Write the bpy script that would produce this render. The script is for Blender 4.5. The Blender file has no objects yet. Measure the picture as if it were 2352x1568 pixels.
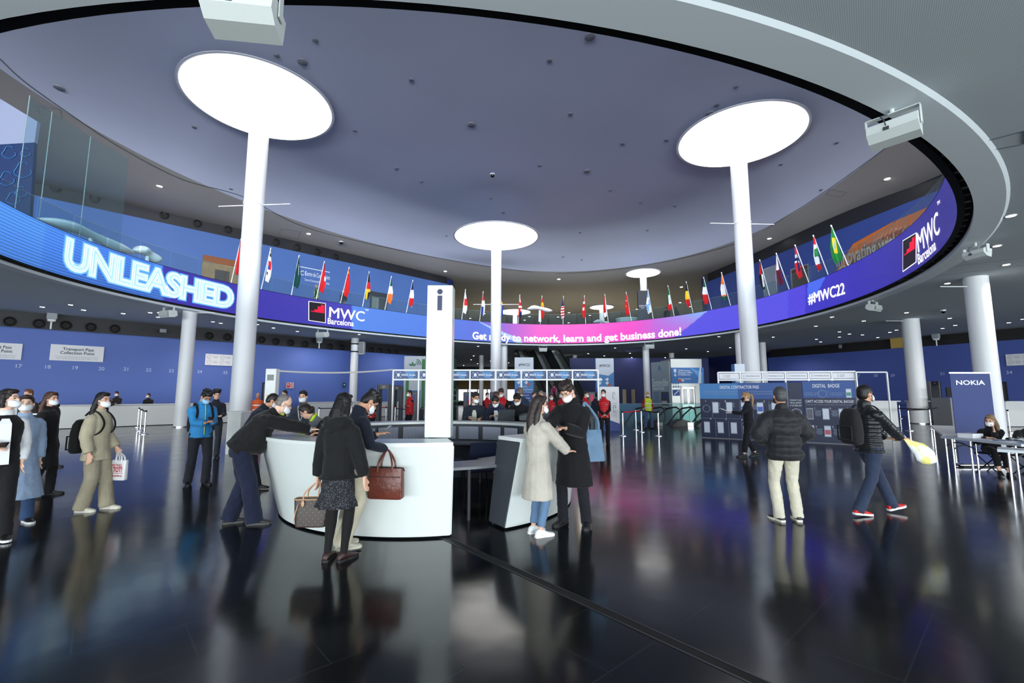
import bpy, math, random
from math import sin, cos, pi, radians, sqrt, atan2
from mathutils import Vector, Matrix, noise
random.seed(7)
SC = bpy.context.scene
COL = SC.collection

# ------------------------------------------------------------------ camera
FPX = 1050.0; PITCH = radians(6.6); EYE = 1.65
cam_d = bpy.data.cameras.new('camera'); cam = bpy.data.objects.new('camera', cam_d); COL.objects.link(cam)
cam_d.sensor_width = 36.0; cam_d.lens = 36.0 * FPX / 2352; cam_d.clip_end = 400; cam_d.clip_start = .05
cam.location = (0, 0, EYE); cam.rotation_euler = (pi / 2 + PITCH, 0, 0)
SC.camera = cam
SC.view_settings.view_transform = 'Standard'; SC.view_settings.look = 'None'
SC.view_settings.exposure = 0.0; SC.view_settings.gamma = 1.0
SC.view_settings.use_curve_mapping = False
# ------------------------------------------------------------------ daylight and added ceiling fill
world = bpy.data.worlds.new('world'); SC.world = world; world.use_nodes = True
wb = world.node_tree.nodes['Background']; wb.inputs[0].default_value = (.62, .76, 1, 1); wb.inputs[1].default_value = .12

def area(name, loc, rot, sx, sy, power, color):
    l = bpy.data.lights.new(name, 'AREA'); l.shape = 'RECTANGLE'; l.size = sx; l.size_y = sy
    l.energy = power; l.color = color
    o = bpy.data.objects.new(name, l); COL.objects.link(o); o.location = loc; o.rotation_euler = rot
    return o
# the glass facade behind the photographer: daylight under the gallery slab
area('facade_daylight', (0, -29, 3.2), (radians(100), 0, 0), 90, 5.4, 13200, (.92, .97, 1))
area('lower_ceiling_fill', (0, -14, 1.6), (radians(128), 0, 0), 70, 3, 8200, (.88, .97, 1))  # unseen lamp tilted upward, added to brighten the lower ceiling
area('side_facade_daylight', (52, -14, 3.0), (radians(98), 0, radians(62)), 26, 5.4, 7500, (.92, .97, 1))
area('upper_ceiling_fill', (4, -29, 10.5), (radians(102), 0, 0), 90, 6.0, 80000, (.86, .91, 1))  # unseen lamp above the slab, added to brighten the upper ceiling

# ------------------------------------------------------------------ pixel <-> place
FW = Vector((0, cos(PITCH), sin(PITCH))); UPV = Vector((0, -sin(PITCH), cos(PITCH)))
def ray(x, y): return FW * FPX + Vector((1, 0, 0)) * (x - 1176) + UPV * (784 - y)
def onz(x, y, z=0.0):
    d = ray(x, y); return Vector((0, 0, EYE)) + d * ((z - EYE) / d.z)
def ond(x, y, Y):
    d = ray(x, y); return Vector((0, 0, EYE)) + d * (Y / d.y)
def proj(p):
    v = Vector(p) - Vector((0, 0, EYE)); z = v.dot(FW)
    return 1176 + FPX * v.x / z, 784 - FPX * v.dot(UPV) / z
def wallpt(x, y, a, b):
    "where the ray through a pixel meets the vertical plane through ground points a, b"
    d = ray(x, y); n = Vector((-(b[1] - a[1]), b[0] - a[0], 0)); A = Vector((a[0], a[1], 0))
    t = (A - Vector((0, 0, EYE))).dot(n) / d.dot(n)
    return Vector((0, 0, EYE)) + d * t

# ------------------------------------------------------------------ materials
def lin(c):
    return tuple(((v / 255) / 12.92 if v / 255 <= .04045 else ((v / 255 + .055) / 1.055) ** 2.4) for v in c[:3]) + (1,)
MATS = {}
def mat(name, c=(200, 200, 200), rough=.6, metal=0., emit=0., bump=0., bscale=40., var=0., vscale=6., coat=0., spec=.5, attr=None, alpha=1., sheen=0., trans=0.):
    if name in MATS: return MATS[name]
    m = bpy.data.materials.new(name); m.use_nodes = True; nt = m.node_tree; b = nt.nodes['Principled BSDF']
    L = nt.links.new
    b.inputs['Roughness'].default_value = rough; b.inputs['Metallic'].default_value = metal
    b.inputs['Specular IOR Level'].default_value = spec; b.inputs['Coat Weight'].default_value = coat
    b.inputs['Sheen Weight'].default_value = sheen; b.inputs['Alpha'].default_value = alpha
    b.inputs['Transmission Weight'].default_value = trans
    col = lin(c); b.inputs['Base Color'].default_value = col
    src = None
    if attr:
        a = nt.nodes.new('ShaderNodeAttribute'); a.attribute_name = attr; src = a.outputs['Color']
        L(src, b.inputs['Base Color'])
    tc = nt.nodes.new('ShaderNodeTexCoord')
    if var > 0:
        n = nt.nodes.new('ShaderNodeTexNoise'); n.inputs['Scale'].default_value = vscale; n.inputs['Detail'].default_value = 4
        L(tc.outputs['Object'], n.inputs['Vector'])
        mr = nt.nodes.new('ShaderNodeMapRange'); mr.inputs[1].default_value = .3; mr.inputs[2].default_value = .7
        mr.inputs[3].default_value = 1 - var; mr.inputs[4].default_value = 1 + var; L(n.outputs[0], mr.inputs[0])
        mx = nt.nodes.new('ShaderNodeMix'); mx.data_type = 'RGBA'; mx.blend_type = 'MULTIPLY'; mx.inputs[0].default_value = 1
        if src: L(src, mx.inputs[6])
        else: mx.inputs[6].default_value = col
        L(mr.outputs[0], mx.inputs[7]); L(mx.outputs[2], b.inputs['Base Color'])
    if emit > 0:
        b.inputs['Emission Color'].default_value = col; b.inputs['Emission Strength'].default_value = emit
        if src: L(src, b.inputs['Emission Color'])
    if bump > 0:
        n = nt.nodes.new('ShaderNodeTexNoise'); n.inputs['Scale'].default_value = bscale; n.inputs['Detail'].default_value = 3
        L(tc.outputs['Object'], n.inputs['Vector'])
        bp = nt.nodes.new('ShaderNodeBump'); bp.inputs['Strength'].default_value = bump; bp.inputs['Distance'].default_value = .02
        L(n.outputs[0], bp.inputs['Height']); L(bp.outputs[0], b.inputs['Normal'])
    MATS[name] = m
    return m
def fabric(name, c, rough=.9, wr=.5): return mat(name, c, rough, bump=wr, bscale=9, var=.12, vscale=5, spec=.25, sheen=.1)
def screen_mat(name, c, s=1.0):
    "a thing that gives off light and nothing else"
    if name in MATS: return MATS[name]
    m = mat(name, c, .5, emit=s, spec=.2); m.node_tree.nodes['Principled BSDF'].inputs['Base Color'].default_value = (.01, .01, .01, 1)
    return m

# ------------------------------------------------------------------ mesh builder
class MB:
    def __init__(s): s.v = []; s.f = []; s.m = []; s.c = None
    def add(s, vs, fs, mi=0):
        o = len(s.v); s.v += [tuple(v) for v in vs]; s.f += [tuple(i + o for i in f) for f in fs]; s.m += [mi] * len(fs); return s
    def box(s, c, d, rz=0., mi=0, M=None, bev=0.):
        x, y, z = d[0] / 2, d[1] / 2, d[2] / 2
        if bev:
            b = min(bev, x * .9, y * .9, z * .9); vs = []
            for k, (zz, i) in enumerate(((-z, b), (-z + b, 0), (z - b, 0), (z, b))):
                X, Y = x - i, y - i
                for (sx, sy) in ((1, 1), (-1, 1), (-1, -1), (1, -1)):
                    e = [(X * sx, (Y - b) * sy), ((X - b) * sx, Y * sy)]
                    if sx * sy < 0: e.reverse()
                    vs += [(p[0], p[1], zz) for p in e]
            fs = [tuple(range(7, -1, -1)), tuple(range(24, 32))]
            for k in range(3):
                for j in range(8): a = k * 8 + j; bb = k * 8 + (j + 1) % 8; fs.append((a, bb, bb + 8, a + 8))
        else:
            vs = [(-x, -y, -z), (x, -y, -z), (x, y, -z), (-x, y, -z), (-x, -y, z), (x, -y, z), (x, y, z), (-x, y, z)]
            fs = [(0, 3, 2, 1), (4, 5, 6, 7), (0, 1, 5, 4), (1, 2, 6, 5), (2, 3, 7, 6), (3, 0, 4, 7)]
        R = M if M is not None else Matrix.Rotation(rz, 4, 'Z')
        return s.add([Vector(c) + R @ Vector(v) for v in vs], fs, mi)
    def bar(s, p, q, w, h, mi=0, up=(0, 0, 1)):
        p, q = Vector(p), Vector(q); d = (q - p); L = d.length; y = d / L; x = y.cross(Vector(up))
        x = x.normalized() if x.length > 1e-4 else Vector((1, 0, 0)); z = x.cross(y)
        M = Matrix((x, y, z)).transposed().to_4x4()
        return s.box((p + q) / 2, (w, L, h), M=M, mi=mi)
    def loft(s, rings, mi=0, cap=True, closed=True):
        n = len(rings[0]); vs = [v for r in rings for v in r]; fs = []
        for k in range(len(rings) - 1):
            for j in range(n if closed else n - 1):
                a = k * n + j; b = k * n + (j + 1) % n; fs.append((a, b, b + n, a + n))
        if cap and closed: fs += [tuple(range(n - 1, -1, -1)), tuple(range((len(rings) - 1) * n, len(rings) * n))]
        return s.add(vs, fs, mi)
    def tube(s, pts, r, n=10, mi=0, cap=True, flat=1.0):
        pts = [Vector(p) for p in pts]; rs = r if isinstance(r, (list, tuple)) else [r] * len(pts); rings = []; px = None
        for i, p in enumerate(pts):
            d = (pts[min(i + 1, len(pts) - 1)] - pts[max(i - 1, 0)]); d = d.normalized() if d.length > 1e-9 else Vector((0, 0, 1))
            if px is None:
                px = d.cross(Vector((0, 0, 1))) if abs(d.z) < .95 else d.cross(Vector((0, 1, 0)))
            px = (px - d * px.dot(d)).normalized(); py = d.cross(px)
            rings.append([p + (px * cos(2 * pi * j / n) + py * sin(2 * pi * j / n) * flat) * rs[i] for j in range(n)])
        return s.loft(rings, mi, cap)
    def cyl(s, p, q, r, r2=None, n=20, mi=0): return s.tube([p, q], [r, r if r2 is None else r2], n, mi)
    def lathe(s, c, prof, n=24, mi=0):
        c = Vector(c); return s.loft([[c + Vector((r * cos(2 * pi * j / n), r * sin(2 * pi * j / n), z)) for j in range(n)] for r, z in prof], mi)
    def ball(s, c, r, n=12, M=None, mi=0):
        c = Vector(c); r = Vector(r) if not isinstance(r, (int, float)) else Vector((r, r, r)); rings = []
        for k in range(n + 1):
            t = -pi / 2 + pi * (k * .98 + .01 * n) / n
            ring = []
            for j in range(n * 2):
                a = pi * j / n; v = Vector((r.x * cos(t) * cos(a), r.y * cos(t) * sin(a), r.z * sin(t)))
                ring.append(c + (M @ v if M else v))
            rings.append(ring)
        return s.loft(rings, mi)
    def quad(s, a, b, c, d, mi=0): return s.add([a, b, c, d], [(0, 1, 2, 3)], mi)
    def prism(s, out, vec, mi=0):
        n = len(out); vec = Vector(vec); vs = [Vector(p) for p in out]; vs += [p + vec for p in vs]
        return s.add(vs, [tuple(range(n - 1, -1, -1)), tuple(range(n, 2 * n))] + [(j, (j + 1) % n, (j + 1) % n + n, j + n) for j in range(n)], mi)
    def build(s, name, mats, parent=None, smooth=False, kind=None, label=None):
        me = bpy.data.meshes.new(name); me.from_pydata(s.v, [], s.f)
        mats = mats if isinstance(mats, (list, tuple)) else [mats]
        for m in mats: me.materials.append(m)
        if len(mats) > 1: me.polygons.foreach_set('material_index', s.m)
        if smooth:
            me.polygons.foreach_set('use_smooth', [True] * len(s.f))
            if smooth != 'all': me.set_sharp_from_angle(angle=radians(40))
        if s.c is not None:
            a = me.color_attributes.new('Col', 'FLOAT_COLOR', 'POINT')
            a.data.foreach_set('color', [x for c in s.c for x in c])
        me.update()
        o = bpy.data.objects.new(name, me); COL.objects.link(o)
        if parent is not None: o.parent = parent
        if kind: o['kind'] = kind
        if label: o['label'] = label
        return o
def tag(o, label, cat, group=None, kind=None):
    o['label'] = label; o['category'] = cat
    if group: o['group'] = group
    if kind: o['kind'] = kind
    return o
def thing(name, label, cat, loc=(0, 0, 0), rz=0., group=None):
    o = bpy.data.objects.new(name, None); COL.objects.link(o); o.empty_display_size = .1
    o.location = loc; o.rotation_euler = (0, 0, rz); return tag(o, label, cat, group)
def copy_tree(o, parent=None):
    c = o.copy(); COL.objects.link(c); c.parent = parent
    for ch in [k for k in CHILD.get(o.name, o.children)]: copy_tree(ch, c)
    return c
CHILD = {}
def place_copy(o, loc, rz=None, label=None, group=None):
    c = copy_tree(o); c.location = loc
    if rz is not None: c.rotation_euler = (0, 0, rz)
    if label: c['label'] = label
    if group: c['group'] = group
    return c
# writing: text turned into mesh, in local coords (x right, y up), returned as (verts, faces, width)
_TX = {}
def text_mesh(txt, size=1., bold=0., space=1., res=3, align='LEFT', line=1.0):
    key = (txt, size, bold, space, res, align, line)
    if key in _TX: return _TX[key]
    if bold > .004 and 'M' in txt:     # heavier strokes by repeating the letters side by side (the outline offset breaks narrow Ms)
        vs, fs = text_mesh(txt, size, 0., space * (1 + bold * .8), res, align, line); V_, F_ = [], []
        for i_, (dx, dy) in enumerate(((0, 0), (bold * size, 0), (-bold * size, 0), (0, bold * size * .6), (0, -bold * size * .6))): o_ = len(V_); V_ += [(v[0] + dx, v[1] + dy, .0004 * i_) for v in vs]; F_ += [tuple(i + o_ for i in f) for f in fs]
        _TX[key] = (V_, F_); return _TX[key]
    cu = bpy.data.curves.new('lettering', 'FONT'); cu.body = txt; cu.size = size; cu.offset = bold * size; cu.space_character = space
    cu.resolution_u = res; cu.align_x = align; cu.space_line = line
    o = bpy.data.objects.new('lettering', cu); COL.objects.link(o)
    dg = bpy.context.evaluated_depsgraph_get(); me = bpy.data.meshes.new_from_object(o.evaluated_get(dg))
    vs = [tuple(v.co) for v in me.vertices]; fs = [tuple(p.vertices) for p in me.polygons]
    bpy.data.objects.remove(o); bpy.data.curves.remove(cu); bpy.data.meshes.remove(me)
    _TX[key] = (vs, fs); return _TX[key]
def flat_text(mb, txt, org, right, up, size, mi=0, bold=.0, space=1., fit=None, align='LEFT', lift=0.004, res=3, line=1.0):
    "lettering lying on a plane: org = left end of the baseline; fit = total width"
    vs, fs = text_mesh(txt, size, bold, space, res, align, line)
    if not vs: return mb
    right = Vector(right).normalized(); up = Vector(up).normalized(); n = right.cross(up)
    x0 = min(v[0] for v in vs); x1 = max(v[0] for v in vs); k = 1.
    if fit: k = fit / (x1 - x0)
    org = Vector(org)
    if align == 'LEFT' and fit: vs = [((v[0] - x0) * k, v[1], v[2]) for v in vs]
    elif fit: vs = [(v[0] * k, v[1], v[2]) for v in vs]
    return mb.add([org + right * v[0] + up * v[1] + n * (lift + v[2]) for v in vs], fs, mi)
# ------------------------------------------------------------------ setting materials
M_white = mat('white_paint', (232, 236, 234), .45, bump=.03, bscale=60)
M_col = mat('column_white', (226, 229, 232), .38, bump=.02)
M_ceil_low = mat('lower_ceiling_plaster', (150, 160, 164), .8, var=.05, vscale=.25)
M_ceil_up = mat('upper_ceiling_led_tint', (196, 204, 226), .85, var=.06, vscale=.12)  # blue glow of the screen ring is tinted into this base colour
M_blue = mat('blue_wall_paint', (80, 106, 180), .55, var=.04, vscale=.3)
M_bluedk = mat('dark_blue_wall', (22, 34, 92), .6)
M_bband = mat('black_band', (24, 26, 32), .5)
M_black = mat('black_matte', (9, 9, 10), .7)
M_blackmetal = mat('black_metal', (14, 14, 15), .35, metal=.3)
M_steel = mat('brushed_steel', (190, 192, 195), .25, metal=1.)
M_chrome = mat('chrome', (225, 226, 228), .12, metal=1.)
M_dkgrey = mat('dark_grey', (52, 55, 62), .5)
M_grey = mat('mid_grey', (120, 124, 130), .5)
M_ltgrey = mat('light_grey', (190, 194, 198), .5)
M_signwhite = mat('sign_white', (225, 226, 230), .5)
M_ink = mat('dark_ink', (40, 44, 62), .6)
M_inkgrey = mat('grey_ink', (150, 152, 160), .6)
M_lettering = mat('white_lettering', (225, 230, 240), .5)
M_red = mat('red_plastic', (190, 20, 30), .4)
M_glasslamp = screen_mat('lamp_glow', (255, 252, 245), 4.5)
M_spot = screen_mat('spot_glow', (255, 244, 225), 22.)

def glass(name, c=(190, 225, 225), a=.16):
    if name in MATS: return MATS[name]
    m = bpy.data.materials.new(name); m.use_nodes = True; nt = m.node_tree; nt.nodes.clear()
    o = nt.nodes.new('ShaderNodeOutputMaterial'); t = nt.nodes.new('ShaderNodeBsdfTransparent'); g = nt.nodes.new('ShaderNodeBsdfGlossy')
    g.inputs['Roughness'].default_value = .03; t.inputs[0].default_value = lin(c); d = nt.nodes.new('ShaderNodeBsdfDiffuse'); d.inputs[0].default_value = lin(c)
    f = nt.nodes.new('ShaderNodeFresnel'); f.inputs[0].default_value = 1.12
    x = nt.nodes.new('ShaderNodeMixShader'); y = nt.nodes.new('ShaderNodeMixShader'); y.inputs[0].default_value = a
    L = nt.links.new; mu = nt.nodes.new('ShaderNodeMath'); mu.operation = 'MULTIPLY'; mu.inputs[1].default_value = .12; L(f.outputs[0], mu.inputs[0]); L(mu.outputs[0], x.inputs[0]); L(t.outputs[0], x.inputs[1]); L(g.outputs[0], x.inputs[2])
    L(x.outputs[0], y.inputs[1]); L(d.outputs[0], y.inputs[2]); L(y.outputs[0], o.inputs[0]); MATS[name] = m
    return m
M_glass = glass('balustrade_glass', (205, 225, 232), .05)
M_glassg = glass('green_glass', (216, 236, 235), .1)

# floor: large polished dark tiles
def floor_mat():
    m = mat('polished_dark_tiles', (17, 19, 22), .13, spec=.31); nt = m.node_tree; b = nt.nodes['Principled BSDF']; L = nt.links.new
    tc = nt.nodes.new('ShaderNodeTexCoord'); mp = nt.nodes.new('ShaderNodeMapping'); mp.inputs['Rotation'].default_value = (0, 0, radians(-42))
    L(tc.outputs['Object'], mp.inputs[0]); br = nt.nodes.new('ShaderNodeTexBrick'); L(mp.outputs[0], br.inputs['Vector'])
    br.inputs['Color1'].default_value = lin((19, 22, 24)); br.inputs['Color2'].default_value = lin((25, 28, 31)); br.inputs['Mortar'].default_value = lin((42, 46, 49))
    br.inputs['Scale'].default_value = 1.; br.inputs['Mortar Size'].default_value = .005; br.inputs['Brick Width'].default_value = 1.2
    br.inputs['Row Height'].default_value = .6; br.offset = .5
    n = nt.nodes.new('ShaderNodeTexNoise'); n.inputs['Scale'].default_value = 1.3; n.inputs['Detail'].default_value = 6; L(tc.outputs['Object'], n.inputs[0])
    mr = nt.nodes.new('ShaderNodeMapRange'); mr.inputs[3].default_value = .09; mr.inputs[4].default_value = .2; L(n.outputs[0], mr.inputs[0])
    L(mr.outputs[0], b.inputs['Roughness']); L(br.outputs[0], b.inputs['Base Color'])
    n2 = nt.nodes.new('ShaderNodeTexNoise'); n2.inputs['Scale'].default_value = 1.6; n2.inputs['Detail'].default_value = 2; L(tc.outputs['Object'], n2.inputs[0])
    bp = nt.nodes.new('ShaderNodeBump'); bp.inputs['Strength'].default_value = .12; bp.inputs['Distance'].default_value = .02
    L(n2.outputs[0], bp.inputs['Height']); L(bp.outputs[0], b.inputs['Normal'])
    return m
MB().box((0, 40, -.1), (150, 140, .2)).build('floor', floor_mat(), kind='structure')
# the narrow metal trench running diagonally across the floor
p, q = onz(985, 1218), onz(1745, 1568); dd = (q - p).normalized(); nn = Vector((-dd.y, dd.x, 0)); q = q + dd * 3; p = p - dd * .4
tb = MB()
for k in (-.045, .045): tb.bar(p + nn * k + Vector((0, 0, .002)), q + nn * k + Vector((0, 0, .002)), .012, .006)
tb.bar(p + Vector((0, 0, .0)), q, .07, .004, mi=1)
tb.build('trim_1', [mat('trench_metal', (60, 66, 70), .4, metal=.6), M_black], kind='structure')

# ------------------------------------------------------------------ the oval opening
RC = Vector((2.0, 23.5)); RK = (16.976, -1.7366, -1.4325, -.4752, 1.8419, -.1294, -.5013)
def ring_r(t): return RK[0] + sum(RK[2 * k - 1] * cos(k * t) + RK[2 * k] * sin(k * t) for k in (1, 2, 3))
def ring(t, ins=0., z=0.):
    r = ring_r(t) - ins; return Vector((RC.x + r * cos(t), RC.y + r * sin(t), z))
NR = 288
TH = [2 * pi * k / NR for k in range(NR)]
def annulus(mb, rad0, rad1, mi=0, flip=False, nr=NR):
    "strip between two closed curves given as functions of the angle"
    T = [2 * pi * k / nr for k in range(nr)]; a = [rad0(t) for t in T]; b = [rad1(t) for t in T]
    for k in range(nr):
        j = (k + 1) % nr; f = (a[k], b[k], b[j], a[j]); mb.quad(*(reversed(f) if flip else f), mi=mi)
    return mb
def smooth01(x): x = max(0., min(1., x)); return x * x * (3 - 2 * x)
def ceil_z(x, y):
    d = Vector((x, y)) - RC; t = atan2(d.y, d.x); rho = d.length / ring_r(t)
    return 16. - .9 * smooth01((rho - .9) / .3) - 1.9 * smooth01((rho - 1.1) / .3)
# lower ceiling = underside of the gallery slab
def perf_mat():
    m = mat('perforated_ceiling', (150, 160, 164), .8); nt = m.node_tree; b = nt.nodes['Principled BSDF']; L = nt.links.new
    tc = nt.nodes.new('ShaderNodeTexCoord'); mp = nt.nodes.new('ShaderNodeMapping'); mp.inputs['Rotation'].default_value = (0, 0, radians(38)); mp.inputs['Scale'].default_value = (300, 300, 0)
    L(tc.outputs['Object'], mp.inputs[0]); sx = nt.nodes.new('ShaderNodeSeparateXYZ'); L(mp.outputs[0], sx.inputs[0])
    prev = None
    for i in (0, 1):
        s_ = nt.nodes.new('ShaderNodeMath'); s_.operation = 'SINE'; L(sx.outputs[i], s_.inputs[0])
        if prev:
            mu = nt.nodes.new('ShaderNodeMath'); mu.operation = 'ADD'; L(prev.outputs[0], mu.inputs[0]); L(s_.outputs[0], mu.inputs[1]); prev = mu
        else: prev = s_
    mr = nt.nodes.new('ShaderNodeMapRange'); mr.inputs[1].default_value = .5; mr.inputs[2].default_value = 1.5; L(prev.outputs[0], mr.inputs[0])
    n = nt.nodes.new('ShaderNodeTexNoise'); n.inputs['Scale'].default_value = .25; n.inputs['Detail'].default_value = 3; L(tc.outputs['Object'], n.inputs[0])
    mx = nt.nodes.new('ShaderNodeMix'); mx.data_type = 'RGBA'; mx.inputs[6].default_value = lin((208, 218, 222)); mx.inputs[7].default_value = lin((150, 162, 167))
    L(mr.outputs[0], mx.inputs[0]); L(mx.outputs[2], b.inputs['Base Color'])
    return m
OUT = [(-60, -14), (70, -14), (70, 62), (-60, 62)]
def outer(t, z):
    d = Vector((cos(t), sin(t))); best = 1e9
    if d.x > 1e-6: best = min(best, (70 - RC.x) / d.x)
    if d.x < -1e-6: best = min(best, (-60 - RC.x) / d.x)
    if d.y > 1e-6: best = min(best, (75 - RC.y) / d.y)
    if d.y < -1e-6: best = min(best, (-29 - RC.y) / d.y)
    return Vector((RC.x + d.x * best, RC.y + d.y * best, z))
lc = MB(); annulus(lc, lambda t: ring(t, -.55, 6.0), lambda t: ring(t, -9.5 if sin(t) < -.1 or cos(t) > .6 else -9.5, 6.0))
annulus(lc, lambda t: ring(t, -9.5, 6.0), lambda t: (lambda o, g: o if (o - Vector((RC.x, RC.y, 6))).length > (g - Vector((RC.x, RC.y, 6))).length else g)(outer(t, 6.0), ring(t, -9.5, 6.0)))
lc.build('ceiling', perf_mat(), kind='structure')
# slab edge and gallery floor
sl = MB(); annulus(sl, lambda t: ring(t, 0, 6.03), lambda t: ring(t, 0, 7.3)); annulus(sl, lambda t: ring(t, 0, 7.3), lambda t: ring(t, -18, 7.3) if (outer(t, 7.3) - ring(t, -18, 7.3)).dot(Vector((cos(t), sin(t), 0))) < 0 else outer(t, 7.3))
sl.build('floor_gallery', mat('gallery_floor', (158, 154, 138), .3), kind='structure')
lip = MB(); annulus(lip, lambda t: ring(t, .02, 5.93), lambda t: ring(t, -.5, 5.96)); annulus(lip, lambda t: ring(t, -.5, 5.96), lambda t: ring(t, -.58, 6.01)); annulus(lip, lambda t: ring(t, .02, 5.93), lambda t: ring(t, .02, 6.04))
lip.build('trim_2', mat('lip_white', (215, 224, 228), .6), smooth=True, kind='structure')
# shadow-gap groove in the dome
gp = [(0, 135), (60, 190), (170, 268), (280, 340), (420, 412), (560, 452), (690, 517), (830, 555), (1040, 598), (1200, 622), (1300, 627), (1500, 606), (1700, 555), (1800, 500), (1880, 450), (2000, 365), (2060, 318)]
def oncei(x, y, dz=0.):
    z = 15.
    for _ in range(25): p_ = onz(x, y, z); z = .5 * z + .5 * (ceil_z(p_.x, p_.y) - dz)
    return onz(x, y, z)
gw = [oncei(x, y, .03) for x, y in gp]
# smooth the groove with a spline
def spline(P, n=8):
    out = []
    for i in range(len(P) - 1):
        p0 = P[max(i - 1, 0)]; p1 = P[i]; p2 = P[i + 1]; p3 = P[min(i + 2, len(P) - 1)]
        for k in range(n):
            t = k / n; out.append(.5 * ((2 * p1) + (p2 - p0) * t + (2 * p0 - 5 * p1 + 4 * p2 - p3) * t * t + (3 * p1 - p0 - 3 * p2 + p3) * t ** 3))
    return out + [P[-1]]
gw = spline(gw)
GA = sorted((atan2(v.y - RC.y, v.x - RC.x) % (2 * pi), (Vector((v.x, v.y)) - RC).length / ring_r(atan2(v.y - RC.y, v.x - RC.x)) / 1.22) for v in gw)
def groove_raw(t):
    t %= 2 * pi; L_ = [(GA[-1][0] - 2 * pi, GA[-1][1])] + GA + [(GA[0][0] + 2 * pi, GA[0][1])]
    for (a0, k0), (a1, k1) in zip(L_, L_[1:]):
        if a0 <= t <= a1: return k0 + (k1 - k0) * ((t - a0) / max(1e-6, a1 - a0))
    return 1.
GT = [groove_raw(2 * pi * i / 120) for i in range(120)]
for _ in range(5): GT = [sum(GT[(i + j) % 120] for j in range(-3, 4)) / 7 for i in range(120)]
def groove_k(t): u = (t % (2 * pi)) / (2 * pi) * 120; i = int(u) % 120; return GT[i] + (GT[(i + 1) % 120] - GT[i]) * (u - int(u))
# upper ceiling: a shallow dome
uc = MB(); NRAD = [0, .3, .6, .75, .8, .86, .92, .98, 1.04, 1.1, 1.16, 1.22, 1.3, 1.4, 1.5, 1.6, 1.7, 2.2, 3.2, 5.0]
rings_ = []
for q_ in NRAD:
    rr = []
    for k in range(144):
        t = 2 * pi * k / 144; r = ring_r(t) * q_ * groove_k(t); x, y = RC.x + r * cos(t), RC.y + r * sin(t); rr.append(Vector((x, y, ceil_z(x, y) if q_ > 0 else 16.)))
    rings_.append(rr)
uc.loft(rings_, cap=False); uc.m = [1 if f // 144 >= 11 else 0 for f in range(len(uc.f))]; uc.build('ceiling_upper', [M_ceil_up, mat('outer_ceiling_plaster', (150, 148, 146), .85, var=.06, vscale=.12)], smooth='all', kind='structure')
MB().tube(gw, .016, 6).build('trim_3', mat('groove_shadow', (80, 80, 84), .9), kind='structure')

# walls
WA, WB = Vector((-26.5, 23.2, 0)), Vector((-8.0, 42.2, 0))
wd = (WB - WA).normalized(); WA0 = WA - wd * 30; wn = Vector((wd.y, -wd.x, 0))   # into the hall
def wall_strip(a, b, z0, z1, th=.2, n=None):
    n = n or Vector(((b - a).y, -(b - a).x, 0)).normalized()
    return MB().prism([Vector((a.x, a.y, z0)), Vector((b.x, b.y, z0)), Vector((b.x, b.y, z1)), Vector((a.x, a.y, z1))], -n * th)
wall_l = wall_strip(WA0, WB, 0, 5.15).build('wall_left', M_blue, kind='structure')
wall_strip(WA0 - wn * .5, WB - wn * .5, 5.15, 6.0).build('wall_left_band', M_bband, kind='structure')
MB().prism([WA0 + Vector((0, 0, 5.1)), WB + Vector((0, 0, 5.1)), WB - wn * .6 + Vector((0, 0, 5.1)), WA0 - wn * .6 + Vector((0, 0, 5.1))], (0, 0, .05)).build('trim_4', M_blue, kind='structure')
M_blueup = mat('upper_blue_wall', (66, 100, 160), .55, var=.05, vscale=.3)
wall_strip(WA0 + wd * 6, WB + wd * 2.5, 7.3, 12.4).build('wall_left_upper', M_blueup, kind='structure')
wall_strip(WA0 + wd * 6 - wn * .4, WB + wd * 2.5 - wn * .4, 12.4, 14.6).build('wall_left_upper_band', M_bband, kind='structure')
# rounded far end of the left upper wall
e = WB + wd * 2.5; rb = MB(); pr = [(e - wn * .2 + wd * (1.6 * sin(a)) - wn * (1.6 - 1.6 * cos(a))) for a in [radians(10 * k) for k in range(0, 13)]]
for i in range(len(pr) - 1): rb.quad(pr[i] + Vector((0, 0, 7.3)), pr[i + 1] + Vector((0, 0, 7.3)), pr[i + 1] + Vector((0, 0, 13)), pr[i] + Vector((0, 0, 13)))
rb.build('wall_left_upper_return', M_bluedk, smooth=True, kind='structure')
# dark return of the left wall towards the back hall
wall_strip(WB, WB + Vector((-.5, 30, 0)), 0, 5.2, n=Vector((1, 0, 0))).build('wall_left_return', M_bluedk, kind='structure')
RA, RB = Vector((26.85, 41.0, 0)), Vector((33.12, 29.26, 0)); rd = (RB - RA).normalized(); RB0 = RB + rd * 35; RA0 = RA - rd * 4; rn = Vector((-abs(rd.y), -rd.x, 0)); rn = Vector((rd.y, -rd.x, 0)); rn = rn if rn.x < 0 else -rn
M_bluer = mat('blue_wall_right', (68, 88, 162), .55, var=.04, vscale=.3)
def wall_strip2(a, b, z0, z1, th=.2): return MB().prism([Vector((a.x, a.y, z0)), Vector((b.x, b.y, z0)), Vector((b.x, b.y, z1)), Vector((a.x, a.y, z1))], -rn * th)
wall_r = wall_strip2(RA0, RB0, 0, 5.2).build('wall_right', M_bluer, kind='structure')
wall_strip2(RA0 - rn * .5, RB0 - rn * .5, 5.2, 6.0).build('wall_right_band', mat('dark_brown_band', (34, 32, 30), .4, var=.1, vscale=.6), kind='structure')
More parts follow.
